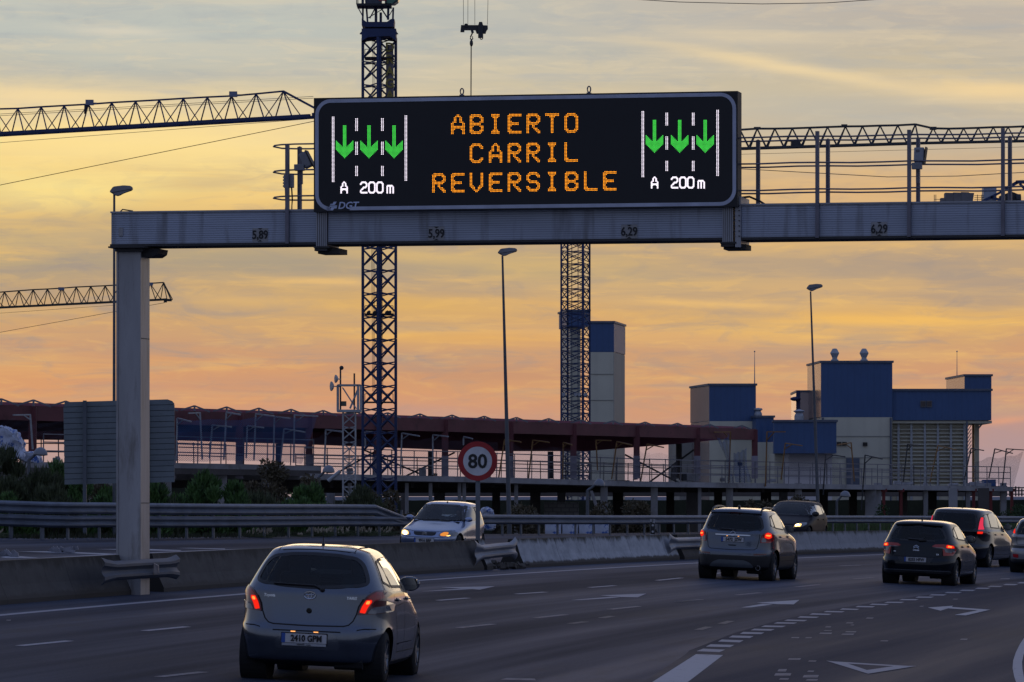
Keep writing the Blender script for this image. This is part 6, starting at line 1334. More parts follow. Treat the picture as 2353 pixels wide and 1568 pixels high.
W3 = thing('works_building', 'largest blue-topped works building with two roof ventilators and cream louvred hall', 'building', P(2050, 1165, YB))
block(W3, 1887, 2050.5, 834, 959, BLUE, xl=1856, side=SIDE); block(W3, 1887.3, 2050.2, 959.3, 1240, CREAM, xl=1858, trim=False)
block(W3, 1832, 1870, 902, 975, SIDE, Y=YB+8.2, xl=1819, side=SIDE, dep=9); 
b = B(); a = P(1850, 925, YB+6); b.box(P(1834, 942, YB+7), (.3, .4, 3.0)); b.sphere(P(1828, 917, YB+6.5), .35, (1.2, .8, .5)); b.build('wall_pipe', NAVY, W3)
block(W3, 2050.8, 2278, 898.5, 966, BLUE, 'wall', Y=YB+.3, dep=14); block(W3, 2217, 2278.3, 865, 898, BLUE, xl=2175, side=SIDE, Y=YB+.2, dep=10)
b = B(); a, c_ = P(2050.8, 966.5, YB+.6), P(2279, 966.5, YB+.6); b.box(((a.x+c_.x)/2, YB+5, a.z-.12), (c_.x-a.x, 9, .2)); b.build('soffit', CREAM, W3)
block(W3, 2050.8, 2220, 970, 1240, SHUT, 'louvre_wall', Y=YB+1.2, dep=10, trim=False)
for x in (2064.5, 2094, 2125, 2155, 2185, 2216):
    b = B(); a, c_ = P(x, 967, YB+1), P(x, 1240, YB+1); b.box((a.x, YB+1, (a.z+c_.z)/2), (.17, .25, a.z-c_.z)); b.build('mullion', GALV, W3)
for y in [976+i*8.5 for i in range(18)]:
    a, c_ = P(2051, y, YB+1.1), P(2220, y, YB+1.1); b = B(); b.prism([a, c_, c_+Vector((0, -.22, -.10)), a+Vector((0, -.22, -.10))], (0, 0, -.04)); b.build('louvre_blade', CREAM, W3)
for x0, x1, y0, y1, Y in ((2114, 2142, 921, 936, YB+.28),):
    for k in range(2):
        xa, xb = (x0+(x1-x0)*k/2+.8, x0+(x1-x0)*(k+1)/2-.8); b = B(); a, c_ = P(xa, y0, Y), P(xb, y1, Y); b.box(((a.x+c_.x)/2, Y-.04, (a.z+c_.z)/2), (c_.x-a.x, .1, a.z-c_.z)); w_ = b.build('window', mat('window_frame_grey', (.14, .14, .15), .5, .2), W3)
        b = B(); b.box(((a.x+c_.x)/2, Y-.10, (a.z+c_.z)/2), ((c_.x-a.x)*.8, .03, (a.z-c_.z)*.72)); b.build('pane', mat('dark_window_glass', (.05, .04, .045), .15), w_)
for x, y in ((1928, 1020), (1940.5, 1020), (1988, 1021), (1700, 1067)):
    b = B(); a = P(x, y, YB-.1 if x > 1800 else YB-.05); b.box(a, (.34, .12, .27)); b.build('wall_vent', mat('vent_dark', (.03, .025, .022), .8), W3 if x > 1800 else W1)
b = B(); b.tube(P(2199, 897, YB+5), P(2199, 806, YB+5), .05, .015, 6); b.sphere(P(2199, 808, YB+5), .06, u=8, v=6); b.build('lightning_rod', GALV, W3)
for x in (1918, 1985.5):
    c0 = P(x, 831, YB+4); b = B(); s_ = YB/F; b.lathe([(9*s_,-.15),(9*s_,.12),(6*s_,.18),(6*s_,.30),(10.5*s_,.62),(10.5*s_,.66),(5*s_,.98),(.01,1.0)], c0, (0, 0, 1), 12); b.build('roof_ventilator', GALV, W3)
for x0, x1 in ((1908, 1948), (1951, 1992), (1996, 2038)):
    a, c_ = P(x0, 831.5, YB+4), P(x1, 831.5, YB+4); b = B(); b.box(((a.x+c_.x)/2, YB+4, a.z-.03), (c_.x-a.x, 2, .14)); b.build('roof_kerb', GALV, W3)
for x, y0, y1 in ((1891,960,1180),(2047,960,1180),(2222,968,1180)): b = B(); b.tube(P(x, y0, YB-.15), P(x, y1, YB-.15), .07, n=8); b.build('downpipe', CAPM, W3)
for y in (1003, 1052): b = B(); a, c_ = P(1888, y, YB-.02), P(2050, y, YB-.02); b.box(((a.x+c_.x)/2, YB-.03, a.z), (c_.x-a.x, .04, .05)); b.build('cladding_joint', CREAMD, W3)
for y in (1010, 1058): b = B(); a, c_ = P(1631, y, YB-.02), P(1736, y, YB-.02); b.box(((a.x+c_.x)/2, YB-.03, a.z), (c_.x-a.x, .04, .05)); b.build('cladding_joint', CREAMD, W1)
b = B(); a = P(1960, 1085, YB-.1); b.box(a, (1.0, .12, 2.1)); b.build('door', CAPM, W3)
# open stair frame under the overhang
b = B(); a = P(2236, 967, YB+4); c_ = P(2236, 1240, YB+4); b.box((a.x, YB+4, (a.z+c_.z)/2), (.14, .3, a.z-c_.z)); b.build('overhang_post', YEL, W3)
b = B(); a = P(2244, 967, YB+5); b.box((a.x, YB+5, (a.z-2)/2), (.36, .4, a.z+2)); b.build('overhang_post', CREAM, W3)
for i in range(9): b = B(); b.bar(P(2223, 972+i*9+10, YB+3), P(2232, 968+i*9, YB+3), .06); b.build('stair_brace', GALV, W3)
b = B(); b.bar(P(2248, 985, YB+3), P(2262, 968, YB+3), .12); b.build('overhang_strut', GALV, W3)
W4 = thing('works_tower', 'tall narrow cream tower with blue top beside the second crane mast', 'building', P(1396, 1165, YB+20))
YT = YB+20
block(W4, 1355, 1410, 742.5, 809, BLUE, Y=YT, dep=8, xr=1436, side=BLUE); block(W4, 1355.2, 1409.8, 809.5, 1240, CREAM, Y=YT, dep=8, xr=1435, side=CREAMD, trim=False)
block(W4, 1303, 1354.7, 716, 751, BLUE, Y=YT+2, dep=6); block(W4, 1310, 1334, 751.5, 1240, CREAM, Y=YT+3, dep=4, trim=False)
for y in (860, 920): b = B(); a, c_ = P(1355.2, y, YT), P(1409.8, y, YT); b.box(((a.x+c_.x)/2, YT-.02, a.z), (c_.x-a.x, .06, .05)); b.build('cladding_joint', CREAMD, W4)
# distant parapet and dark bank beyond the site, raised at left as added shade
b = B(); b.prism([P(600, 1142, 440), P(2700, 1142, 440), P(2700, 1151, 440), P(600, 1151, 440)], (0, .6, 0)); prop(b.build('parapet_wall', mat('far_pale_concrete', (.34, .36, .44), .8, 0, .15, .2)), 'long pale parapet far behind the concrete deck', 'wall')
b = B()
for i in range(60): x = 2250+i*7; b.bar(P(x, 1141, 445), P(x, 1120+3*math.sin(i*1.9), 445), .12)
for y in (1121, 1128, 1136): b.bar(P(2240, y, 445), P(2680, y, 445), .10)
prop(b.build('lattice_fence', DGREY), 'dark lattice fence on the far parapet at the right edge', 'fence')
b = B(); pts = []
for i in range(60): pts.append((-200+i*50, 1149.5+.8*math.sin(i*1.7) if i > 16 else 1080+5*math.sin(i*1.7)))  # raised left end added as backdrop for dark rooms under the deck
for (xa, ya), (xb, yb) in zip(pts, pts[1:]): b.prism([P(xa, ya, 332), P(xb, yb, 332), P(xb, 1330, 332), P(xa, 1330, 332)], (0, 5, 0))
prop(b.build('bank_and_shade_fill', mat('scrub_bank_and_shade', (.018, .022, .012), .95, 0, .4, .8, .3)), kind='structure')
# ------------------------------------------------------------------ cranes
def lattice(parent, name, corners, z0, z1, per, m, post=.13, brace=.06, faces=None, start=None):
    """four-sided lattice mast; one part per mast section"""
    n = len(corners); H = z1-z0; k = max(1, round(H/per)); per = H/k; sec = 4
    for s0 in range(0, k, sec):
        b = B(); s1 = min(k, s0+sec); za, zb_ = z0+s0*per, z0+s1*per
        for c_ in corners: b.box((c_[0], c_[1], (za+zb_)/2), (post, post, zb_-za-.02))
        for j in range(s0, s1):
            z = z0+j*per
            for i in range(n):
                p, q_ = corners[i], corners[(i+1) % n]; A, C_ = Vector((p[0], p[1], z)), Vector((q_[0], q_[1], z)); u = Vector((0, 0, per*.86)); v = Vector((0, 0, per*.14))
                b.bar(A+v, C_+u, brace); b.bar(A+u, C_+v, brace); b.bar(A+u, C_+Vector((0, 0, per)), brace*.8); b.bar(A+Vector((0, 0, per)), C_+u, brace*.8)
        b.build(name, m, parent)
def sq(cx, cy, w, ang): return [(cx+w/math.sqrt(2)*math.cos(ang+i*math.pi/2), cy+w/math.sqrt(2)*math.sin(ang+i*math.pi/2)) for i in range(4)]
def jib(parent, tops, bots, w_off, m, chord=.10, brace=.05, bchord=.14):
    """triangular lattice jib: tops = points along the top chord, bots = ends of the bottom chord, w_off = half spacing vector of the two bottom chords"""
    b = B()
    for u, v in zip(tops, tops[1:]): b.bar(u, v, chord)
    b.build('top_chord', m, parent); b = B(); b.bar(bots[0]+w_off, bots[1]+w_off, bchord); b.bar(bots[0]-w_off, bots[1]-w_off, bchord)
    L_ = (bots[1]-bots[0]); L2 = L_.length; d = L_/L2; n = int(L2/1.2)
    for i in range(n): p = bots[0]+d*(L2*i/n); b.bar(p+w_off, p+d*L2/n-w_off, brace)
    b.build('bottom_chord', m, parent); b = B()
    for i, tpt in enumerate(tops):
        h = (tops[min(i+1, len(tops)-1)]-tops[max(i-1, 0)]).length/(2 if 0 < i < len(tops)-1 else 1)*.5
        k = (tpt-bots[0]).dot(d)
        for s in (-1, 1):
            for e in (-h, h):
                kk = min(max(k+e, 0), L2); b.bar(tpt, bots[0]+d*kk+w_off*s, brace)
    b.build('lacing', m, parent)
CA = thing('tower_crane', 'navy tower crane whose cab and banner show above the left part of the message sign', 'tower crane', Vector((P(871, 0, 300).x, 300, -2)), 'tower cranes over the site')
cx0 = P(871.3, 0, 300).x; ztop = P(0, 88, 300).z; lattice(CA, 'mast_section', sq(cx0, 300, 1.40, math.radians(-93)), -3.9, ztop, 1.375, NAVY, .17, .075)
s_ = 300/F; zz = lambda y: P(0, y, 300).z; xx = lambda x: P(x, 0, 300).x
b = B(); fr = sq(cx0, 300, 1.40, math.radians(-93)); b.box((cx0, 299.1, (zz(72)-3.9)/2), (.26, .10, zz(72)+3.9)); b.build('ladder_rail', NAVY, CA)
b = B(); hx = (xx(909)-xx(830))/2; b.prism([(cx0-hx, 298.9, zz(70)), (cx0+hx, 298.9, zz(70)), (cx0+hx, 298.9, zz(98)), (cx0+hx*.62, 298.9, zz(87)), (cx0-hx*.62, 298.9, zz(89)), (cx0-hx, 298.9, zz(98))][::-1], (0, 2.2, 0)); b.prism([(cx0-hx-.12, 299, zz(81)), (cx0-hx, 299, zz(76)), (cx0-hx, 299, zz(82))], (0, .5, 0)); b.prism([(cx0+hx+.12, 299, zz(81)), (cx0+hx, 299, zz(76)), (cx0+hx, 299, zz(82))], (0, .5, 0)); b.build('slewing_collar', NAVY, CA)
b = B(); b.box((cx0, 300, (zz(70)+zz(66))/2), (hx*1.15, 1.2, zz(66)-zz(70))); b.prism([(xx(832), 298.9, zz(47)), (xx(843), 298.9, zz(54.5)), (xx(890), 298.9, zz(54.5)), (xx(899), 298.9, zz(48)), (xx(907), 298.9, zz(48)), (xx(906), 298.9, zz(66)), (xx(840), 298.9, zz(66)), (xx(832), 298.9, zz(62))], (0, 2.2, 0)); b.build('turntable', NAVY, CA)
b = B()
for x0, y0, x1, y1, w in ((834,50,835,-12,.11),(845,54,840,-12,.11),(903,50,904,20,.11),(892,48,893,-12,.14),(822,18,835,42,.06),(875,20,892,46,.08),(850,45,862,22,.07),(846,44,882,22,.05),(905,20,895,38,.05)): b.bar((xx(x0), 299.4, zz(y0)), (xx(x1), 299.4, zz(y1)), w)
b.box((xx(864), 299.7, zz(38)), (.16, .3, 1.0)); b.box((xx(875), 299.7, zz(42)), (.15, .3, .6)); b.build('tower_head', NAVY, CA)
b = B(); b.box(((xx(821)+xx(900))/2, 299.3, zz(17)), (xx(900)-xx(821), 2.0, .13))
for x in (821, 824, 833): b.bar((xx(x), 298.4, zz(17)), (xx(x), 298.4, zz(-12)), .05)
b.bar((xx(820), 298.4, zz(5)), (xx(842), 298.4, zz(5)), .04); b.build('cab_platform', DGREY, CA)
b = B(); b.box((xx(860), 299.8, zz(-5)), (.9, 1.2, 1.3)); b.build('machine_box', mat('machine_grey', (.10, .11, .14), .6, .2), CA)
b = B(); b.prism([(xx(888), 298.2, zz(15)), (xx(908), 298.2, zz(15)), (xx(916), 298.2, zz(9)), (xx(921.5), 298.2, zz(-2)), (xx(921.5), 298.2, zz(-25)), (xx(888), 298.2, zz(-25))], (0, 1.4, 0)); b.build('operator_cab', mat('green_cab_glass', (.06, .19, .13), .2, .1, .3, 3), CA)
b = B(); b.bar((xx(905), 298.15, zz(15)), (xx(922), 298.15, zz(-1)), .05); b.bar((xx(921.5), 298.15, zz(-1)), (xx(921.5), 298.15, zz(-25)), .06); b.bar((xx(888), 298.15, zz(15)), (xx(888), 298.15, zz(-25)), .12); b.build('cab_frame', DGREY, CA)
b = B(); b.box((xx(880.5), 298.1, zz(-2)), (17*s_, .05, 24*s_)); sg_ = b.build('number_sign', mat('sign_red', (.35, .03, .03), .5), CA); me = textmesh('U', .55, .02); link(me, 'letter', WHT_, sg_, m=frame((xx(880.5), 298.06, zz(1)), (1, 0, 0), (0, 0, 1)))
b = B(); a0, a1 = xx(887), xx(904); b.prism([(a0, 299.6, zz(104)), (a1, 299.4, zz(106)), (a1+.06, 299.4, zz(330)), (a0, 299.6, zz(330))], (0, .03, 0)); bn = b.build('banner', mat('grey_banner_cloth', (.20, .18, .20), .8), CA)
for i, ch in enumerate('DRAGADOS'):
    me = textmesh(ch, .75, .02); link(me, 'banner_letter', mat('banner_letter_ochre', (.30, .24, .06), .7), bn, m=frame((xx(896), 299.38, zz(112+i*27.5)), (1, 0, 0), (0, 0, 1)))
b = B(); 
for y in (135, 485, 723, 925):
    b = B(); b.box((cx0, 300, zz(y)), (1.75, 1.75, .07))
    for sx in (-1, 1): b.bar((cx0+sx*.84, 299.3, zz(y)), (cx0+sx*.84, 299.3, zz(y-19)), .04)
    b.bar((cx0-.84, 299.3, zz(y-19)), (cx0+.84, 299.3, zz(y-19)), .035); b.build('rest_platform', DGREY, CA)
b = B()
for k in (-.42, -.35, -.28, .2): b.path([(cx0+k, 299.7, zz(95)), (cx0+k+.05, 299.7, zz(300)), (cx0+k-.03, 299.7, zz(560)), (cx0+k+.02, 299.7, zz(900))], .012, 4)
b.build('cables', DGREY, CA)
b = B()
for dx_ in (-22, -8, 20, 26): b.box((xx(871+dx_), 299.2, zz(720)), (.16, .16, .18)); b.tube((xx(871+dx_), 299.2, zz(718)), (xx(871+dx_)-.05, 298.9, zz(721)), .09, .11, 8)
b.build('site_floodlights', mat('lamp_housing_dark', (.03, .03, .032), .5), CA)
# long jib above, so the crane reads whole from aside
b = B(); b.box((cx0, 300, zz(-40)), (1.2, 1.2, 1.6)); b.build('slewing_top', NAVY, CA)
jib(CA, [Vector((cx0+1.2*i, 303-3.6*i, zz(-110)+.7*i)) for i in range(13)], [Vector((cx0, 303, zz(-75))), Vector((cx0+14.4, 259.8, zz(-75)+8.4))], Vector((.6, .2, 0)), NAVY)
b = B(); b.box((cx0, 300, (zz(-40)+zz(-110))/2), (.9, .9, zz(-110)-zz(-40))); b.build('jib_mount', NAVY, CA)
KA = 214/300      # the crane stands in front of the hall: the model is set down at its real distance and size
for o_ in [q_ for q_ in bpy.data.objects if q_.parent == CA or (q_.parent and q_.parent.parent == CA)]: o_.data.transform(Matrix.Scale(KA, 4))
WM[CA] = Matrix.Translation((cx0*KA, 214, -2*KA+HC*(1-KA))); CA.matrix_world = WM[CA]
CB = thing('tower_crane', 'second navy lattice crane mast, in front of the narrow cream tower', 'tower crane', Vector((P(1322, 0, 345).x, 345, -2)), 'tower cranes over the site')
cx1 = P(1322.3, 0, 345).x; lattice(CB, 'mast_section', sq(cx1, 345, 1.58, math.radians(-62)), -2, P(0, 520, 345).z, .87*1.0, NAVY, .13, .055)
b = B()
for k in (-.25, .18, .45): b.bar((cx1+k, 345, -2), (cx1+k, 345, P(0, 520, 345).z), .05)
for i in range(40): z = 1+i*.5; b.bar((cx1+.18, 345, z), (cx1+.45, 345, z), .03)
b.build('mast_ladder', NAVY, CB)
b = B()
for dx_ in (-24, 4, 12, 26): b.tube(P(1322+dx_, 910, 344), P(1322+dx_-3, 907, 343.7), .09, .13, 8)
b.build('site_floodlights', mat('lamp_housing_pale', (.25, .26, .28), .5, .3), CB)
b = B(); b.box(P(1322, 505, 345), (1.9, 1.9, .6)); b.build('slewing_collar', NAVY, CB)
# jib crossing the upper left
CJ = thing('tower_crane', 'crane with a long navy lattice jib reaching in from the upper left edge', 'tower crane', Vector((P(-420, 0, 275).x, 275, -2)), 'tower cranes over the site')
xs_ = [-90,-36.5,17,41*0+41]; tn = [(-93,257),(-39,254),(15,251),(41,249.6),(94.7,246),(147.7,243),(203,240),(257,236),(311.7,233),(366,230),(421.4,226.5),(476.5,223.5),(531.8,221),(588.6,216),(651,210)]
tn = [(-120,256.5),(-66,253),(-12,251),(41,249.6),(94.7,246),(147.7,243),(203,240),(257,236),(311.7,233),(366,230),(421.4,226.5),(476.5,223.5),(531.8,221),(588.6,216),(651,210)]
Yj = lambda x: 268-(x)*.012
jb0, jb1 = P(-140, 317, Yj(-140)), P(724, 267.5, Yj(724)); jib(CJ, [P(x, y, Yj(x)) for x, y in tn], [jb0, jb1], Vector((.25, .42, 0)), NAVY, .085, .052, .16)
b = B(); b.bar(P(651, 210, Yj(651)), P(735, 255, Yj(735)), .10); b.bar(P(720, 267, Yj(720)), P(760, 262, Yj(760)), .3); b.build('jib_tip', NAVY, CJ)
b = B()
for y0, y1 in ((330,273),(266,226),(262,222)): b.bar(P(-100, y0+6, Yj(0)), P(720, y1, Yj(700)), .022)
b.build('hoist_rope', DGREY, CJ); b = B(); b.bar(P(-100, 446, Yj(0)), P(722, 279, Yj(700)), .03); b.build('tag_rope', mat('orange_rope', (.22, .11, .03), .8), CJ)
for x, y in ((206, 236), (536, 217)):
    b = B(); b.box(P(x, y, Yj(x)-.3), (.42, .3, .28)); b.box(P(x+10, y+2, Yj(x)-.3), (.3, .15, .08)); b.build('jib_floodlight', mat('floodlight_blue_grey', (.14, .17, .26), .4, .3), CJ)
b = B(); b.tube(P(197.5, 242, Yj(197)), P(196, 262, Yj(197)), .09, .07, 8); b.build('sling_bundle', DGREY, CJ)
mx_ = P(-420, 0, 275).x; lattice(CJ, 'mast_section', sq(mx_, 273, 1.5, .78), -2, P(0, 262, 273).z, 1.5, NAVY, .15, .07); b = B(); b.bar(P(-420, 300, 273), jb0, .25); b.bar(P(-420, 150, 273), P(-120, 256, 270), .1); b.bar((mx_, 273, P(0, 300, 273).z), (mx_, 273, P(0, 150, 273).z), .3); b.build('jib_root', NAVY, CJ)
# lower left jib
CK = thing('tower_crane', 'farther crane with a thin grey-green jib at the left, below the gantry beam', 'tower crane', Vector((P(-350, 0, 420).x, 420, -2)), 'tower cranes over the site')
GRN_ = mat('olive_crane_paint', (.045, .05, .045), .6, .2, .2, 1); Yk = 420
tk = [(-23-33.3*2,676),(-23,673.5),(10.3,671),(43.4,668.5),(76,666),(109,664.5),(142,662.5),(175,660),(208.5,658.5),(241.6,657),(275,655),(308,653.5),(345,651.5),(376,649.5)]
jib(CK, [P(x, y, Yk) for x, y in tk], [P(-120, 713, Yk), P(390, 688, Yk)], Vector((.2, .5, 0)), GRN_, .10, .055, .12)
b = B(); b.bar(P(376, 649.5, Yk), P(392, 687, Yk), .11); b.box(P(380, 692, Yk), (.25, .4, .25)); b.box(P(389, 690, Yk), (.4, .4, .2)); b.build('jib_tip', GRN_, CK)
b = B(); b.bar(P(-100, 782, Yk), P(378, 696, Yk), .035); b.bar(P(-100, 727, Yk), P(260, 702, Yk), .025); b.build('tag_rope', DGREY, CK)
for x, y in ((141, 664), (345, 653)): b = B(); b.box(P(x, y, Yk-.4), (.5, .3, .25)); b.build('jib_floodlight', mat('floodlight_blue_grey', (.14, .17, .26), .4, .3), CK)
mk = P(-350, 0, 420).x; lattice(CK, 'mast_section', sq(mk, 420, 1.6, .78), -2, P(0, 690, 420).z, 1.6, GRN_, .16, .08); b = B(); b.bar((mk, 420, P(0, 725, 420).z), P(-120, 713, Yk), .25); b.bar((mk, 420, P(0, 725, 420).z), (mk, 420, P(0, 600, 420).z), .3); b.bar((mk, 420, P(0, 602, 420).z), P(-20, 672, Yk), .1); b.build('jib_root', GRN_, CK)
# right jib
CR_ = thing('tower_crane', 'crane with a zigzag jib running behind the walkway railing at the right', 'tower crane', Vector((P(2600, 0, 300).x, 300, -2)), 'tower cranes over the site')
tq = [D('c3', x, y) for x, y in ((455,822),(565,815),(672,808),(782,808),(892,806),(1002,802),(1113,798),(1225,794),(1332,793),(1442,789),(1553,787),(1664,781))]; tq2 = [D('c3', x, y) for x, y in ((1775,806),(1873,808),(1966,806),(2058,803),(2152,799),(2245,798),(2340,794),(2440,791),(2540,788))]
SLT = mat('slate_crane_paint', (.045, .052, .062), .55, .3, .2, 1)
jib(CR_, [P(x, y, 300) for x, y in tq], [P(1655, 343.5, 300), P(2112, 329.5, 300)], Vector((.06, .45, 0)), SLT, .12, .06, .12); jib(CR_, [P(x, y, 300) for x, y in tq2], [P(2112, 329.5, 300), P(2430, 323, 300)], Vector((.06, .45, 0)), SLT, .12, .055, .10)
b = B(); b.bar(P(*tq[-1], 300), P(*tq2[0], 300), .12); b.box(P(*tq2[0], 299.6), (.4, .3, .18)); b.box(P(1940, 289, 299.6), (.35, .3, .14)); b.box(P(1740, 295, 299.6), (.4, .3, .14)); b.build('jib_joint', SLT, CR_)
b = B(); b.box(P(1828, 331, 300), (.55, .8, .3)); b.box(P(1825, 325, 300), (.9, .1, .06)); b.build('trolley', DGREY, CR_)
b = B(); b.bar(P(1660, 318, 300), P(2430, 306, 300), .02); b.bar(P(1660, 356, 300), P(2430, 336, 300), .02); b.build('hoist_rope', DGREY, CR_)
mr_ = P(2600, 0, 300).x; lattice(CR_, 'mast_section', sq(mr_, 300, 1.5, .78), -2, P(0, 320, 300).z, 1.5, SLT, .15, .07); b = B(); b.bar(P(2430, 323, 300), (mr_, 300, P(0, 318, 300).z), .3); b.bar(P(2400, 290, 300), (mr_, 300, P(0, 230, 300).z), .1); b.bar((mr_, 300, P(0, 320, 300).z), (mr_, 300, P(0, 228, 300).z), .3); b.build('jib_root', SLT, CR_)
# counter-jib with ballast above the beam at the right
CC = thing('tower_crane', 'crane counter-jib with grey ballast and white box above the beam at right edge', 'tower crane', Vector((P(2480, 0, 330).x, 330, -2)), 'tower cranes over the site'); Yc = 330; z3 = lambda x, y: P(*D('z3', x, y), Yc)
b = B(); b.prism([z3(700, 1010), z3(2900, 960), z3(2900, 1050), z3(700, 1100)], (0, 1.3, 0)); b.build('counter_jib', NAVY, CC)
for i, (x0, x1, y0) in enumerate(((860, 1008, 812), (1012, 1155, 806), (1160, 1310, 800), (1312, 1408, 815))):
    b = B(); b.prism([z3(x0, y0), z3(x1, y0+3), z3(x1-(30 if i == 3 else 0), 1004), z3(x0, 1006)], (0, 1.1, 0)); b.build('ballast_block', mat('ballast_concrete', (.17, .165, .175), .8, 0, .2, 1), CC)
b = B(); b.prism([z3(775, 912), z3(855, 912), z3(855, 1008), z3(775, 1008)], (0, .8, 0)); b.build('winch_box', mat('ballast_concrete', (.17, .165, .175), .8, 0, .2, 1), CC)
b = B(); b.prism([z3(1585, 712), z3(1832, 706), z3(1832, 1000), z3(1590, 1000)], (0, 1.2, 0)); b.build('control_cabinet', mat('cabinet_white', (.30, .33, .40), .5), CC)
b = B()
for x in (650, 680, 1470, 1550): b.bar(z3(x, 1000), z3(x, 850), .04)
for y in (870, 905, 940): b.bar(z3(1410, y), z3(1590, y), .03)
b.bar(z3(650, 940), z3(775, 940), .03); b.build('walkway_rail', DGREY, CC)
b = B(); b.bar(z3(1480, 1020), z3(2000, 760), .16); b.bar(z3(1950, 770), z3(2220, 620), .22); b.bar(z3(2200, 612), z3(2800, 600), .22); b.bar(z3(2270, 640), z3(2420, 800), .15); b.bar(z3(1720, 900), z3(1900, 950), .16); b.build('a_frame', NAVY, CC)
b = B(); b.prism([z3(1900, 870), z3(2120, 790), z3(2290, 860), z3(2290, 1000), z3(1900, 1000)], (0, 1.0, 0)); b.tube(z3(2200, 940), z3(2290, 940), .35, n=16); b.build('hoist_winch', DGREY, CC)
mc_ = P(2480, 0, 330).x; lattice(CC, 'mast_section', sq(mc_, 330.6, 1.5, .78), -2, P(0, 470, 330).z, 1.5, NAVY, .15, .07)
# hook block
t = thing('crane_hook', 'dark crane hook block hanging on four ropes above the message sign', 'crane hook', P(*D('z1', 1900, 440), 230)); z1 = lambda x, y, d=0: P(*D('z1', x, y), 230+d)
b = B(); b.prism([z1(1740,395),z1(2010,395),z1(2160,400),z1(2162,450),z1(2140,480),z1(2125,525),z1(1985,525),z1(1965,470),z1(1795,470),z1(1792,500),z1(1730,500)], (0, .3, 0)); b.build('block_frame', DGREY, t)
b = B(); b.prism([z1(2025,345,-.1),z1(2072,345,-.1),z1(2088,400,-.1),z1(2088,585,-.1),z1(2008,585,-.1),z1(2008,400,-.1)], (0, .5, 0)); b.tube(z1(1820,400,-.05), z1(1820,400,.35), .09); b.build('sheave_housing', DGREY, t)
b = B(); ring = [z1(2060+22*math.cos(i*math.pi/6), 598+22*math.sin(i*math.pi/6)) for i in range(13)]; b.path(ring, .022, 6); b.bar(z1(1910,470), z1(1925,520), .12); b.path([z1(1920,520), z1(1890,580), z1(1888,610), z1(1905,628), z1(1925,610), z1(1920,575)], .035, 6); b.build('hook', DGREY, t)
b = B()
for x0, x1 in ((1778,1776),(1848,1850),(1957,1956),(2155,2170)): b.tube(z1(x0, 390), z1(x1, -300), .011, n=5)
b.build('hoist_ropes', DGREY, t); b = B(); b.tube(z1(1905, 640), z1(1900, 1900), .016, n=5); b.tube(z1(1895, 700), z1(1888, 1900), .012, n=5); b.sphere(z1(1903, 680), .08, (1, 1, 2), 8, 6); b.build('sling', DGREY, t)
# overhead cables
for k, (pts, lab) in enumerate([([(1380,-6),(1560,5),(1750,9.5),(1900,7),(2060,-4)], 'thin overhead cable sagging across the top edge of the sky'), ([(1640,385),(1768,392),(2040,407),(2200,405),(2353,396.5),(2500,388)], 'thin overhead cable sagging behind the right railing')]):
    b = B(); b.path([P(x, y, 420) for x, y in pts], .03, 4); b.tube(P(*pts[0], 420), P(pts[0][0]-400, pts[0][1]-60, 420), .03, n=4); b.tube(P(*pts[-1], 420), P(pts[-1][0]+500, pts[-1][1]-60, 420), .03, n=4); prop(b.build('overhead_cable', mat('cable_grey', (.14, .12, .11), .7)), lab, 'cable')
# ------------------------------------------------------------------ antenna mast
t = thing('antenna_mast', 'grey lattice mast with caged platform and two dish antennas beside the first crane', 'antenna mast', P(800, 1165, 206)); q6 = lambda x, y, d=0: P(*D('c6', x, y), 206+d)
b = B(); cs = [D('c6', 288, 0)[0], D('c6', 372, 0)[0]]; xa, xb = P(cs[0], 0, 206).x, P(cs[1], 0, 206).x; w = xb-xa
lattice(t, 'mast_section', [(xa, 206), (xb, 206), (xb, 206+w), (xa, 206+w)], -2, q6(0, 415).z, .62, GALV, .055, .035)
x0, x1, z0, z1_ = q6(252,0).x, q6(408,0).x, q6(0,410).z, q6(0,237).z
b = B(); b.box(((x0+x1)/2, 206.4, z0), (x1-x0+.05, 1.1, .10))
for yy in (205.9, 206.9):
    for xq in (x0, x1, x1-.12): b.bar((xq, yy, z0), (xq, yy, z1_), .07)
    b.bar((x0, yy, z1_), (x1, yy, z1_), .07); b.bar((x0+.2, yy, z1_-.1), (x1-.2, yy, z0+.1), .04); b.bar((x0+.5, yy, z0+.1), (x1-.1, yy, z1_-.1), .04)
b.build('cage', GALV, t)
b = B(); b.tube(q6(272, 410), q6(272, 115), .035); b.sphere(q6(279, 121), .09); b.tube(q6(365, 410), q6(365, 158), .035); b.build('antenna_pole', DGREY, t)
b = B(); b.box(q6(292, 362, .2), (.24, .2, .20)); b.build('equipment_box', mat('equipment_olive', (.12, .12, .09), .7), t)
for x, y, r_ in ((226, 245, .20), (255, 195, .17)):
    c0 = q6(x, y, -.3); b = B(); b.lathe([(.01, 0), (r_*.6, .02), (r_, .08), (r_, .11), (r_*.5, .12), (.01, .12)], c0, (-1, -.35, 0), 18); b.bar(c0, q6(272, y+4), .04); b.build('dish_antenna', GALV, t)
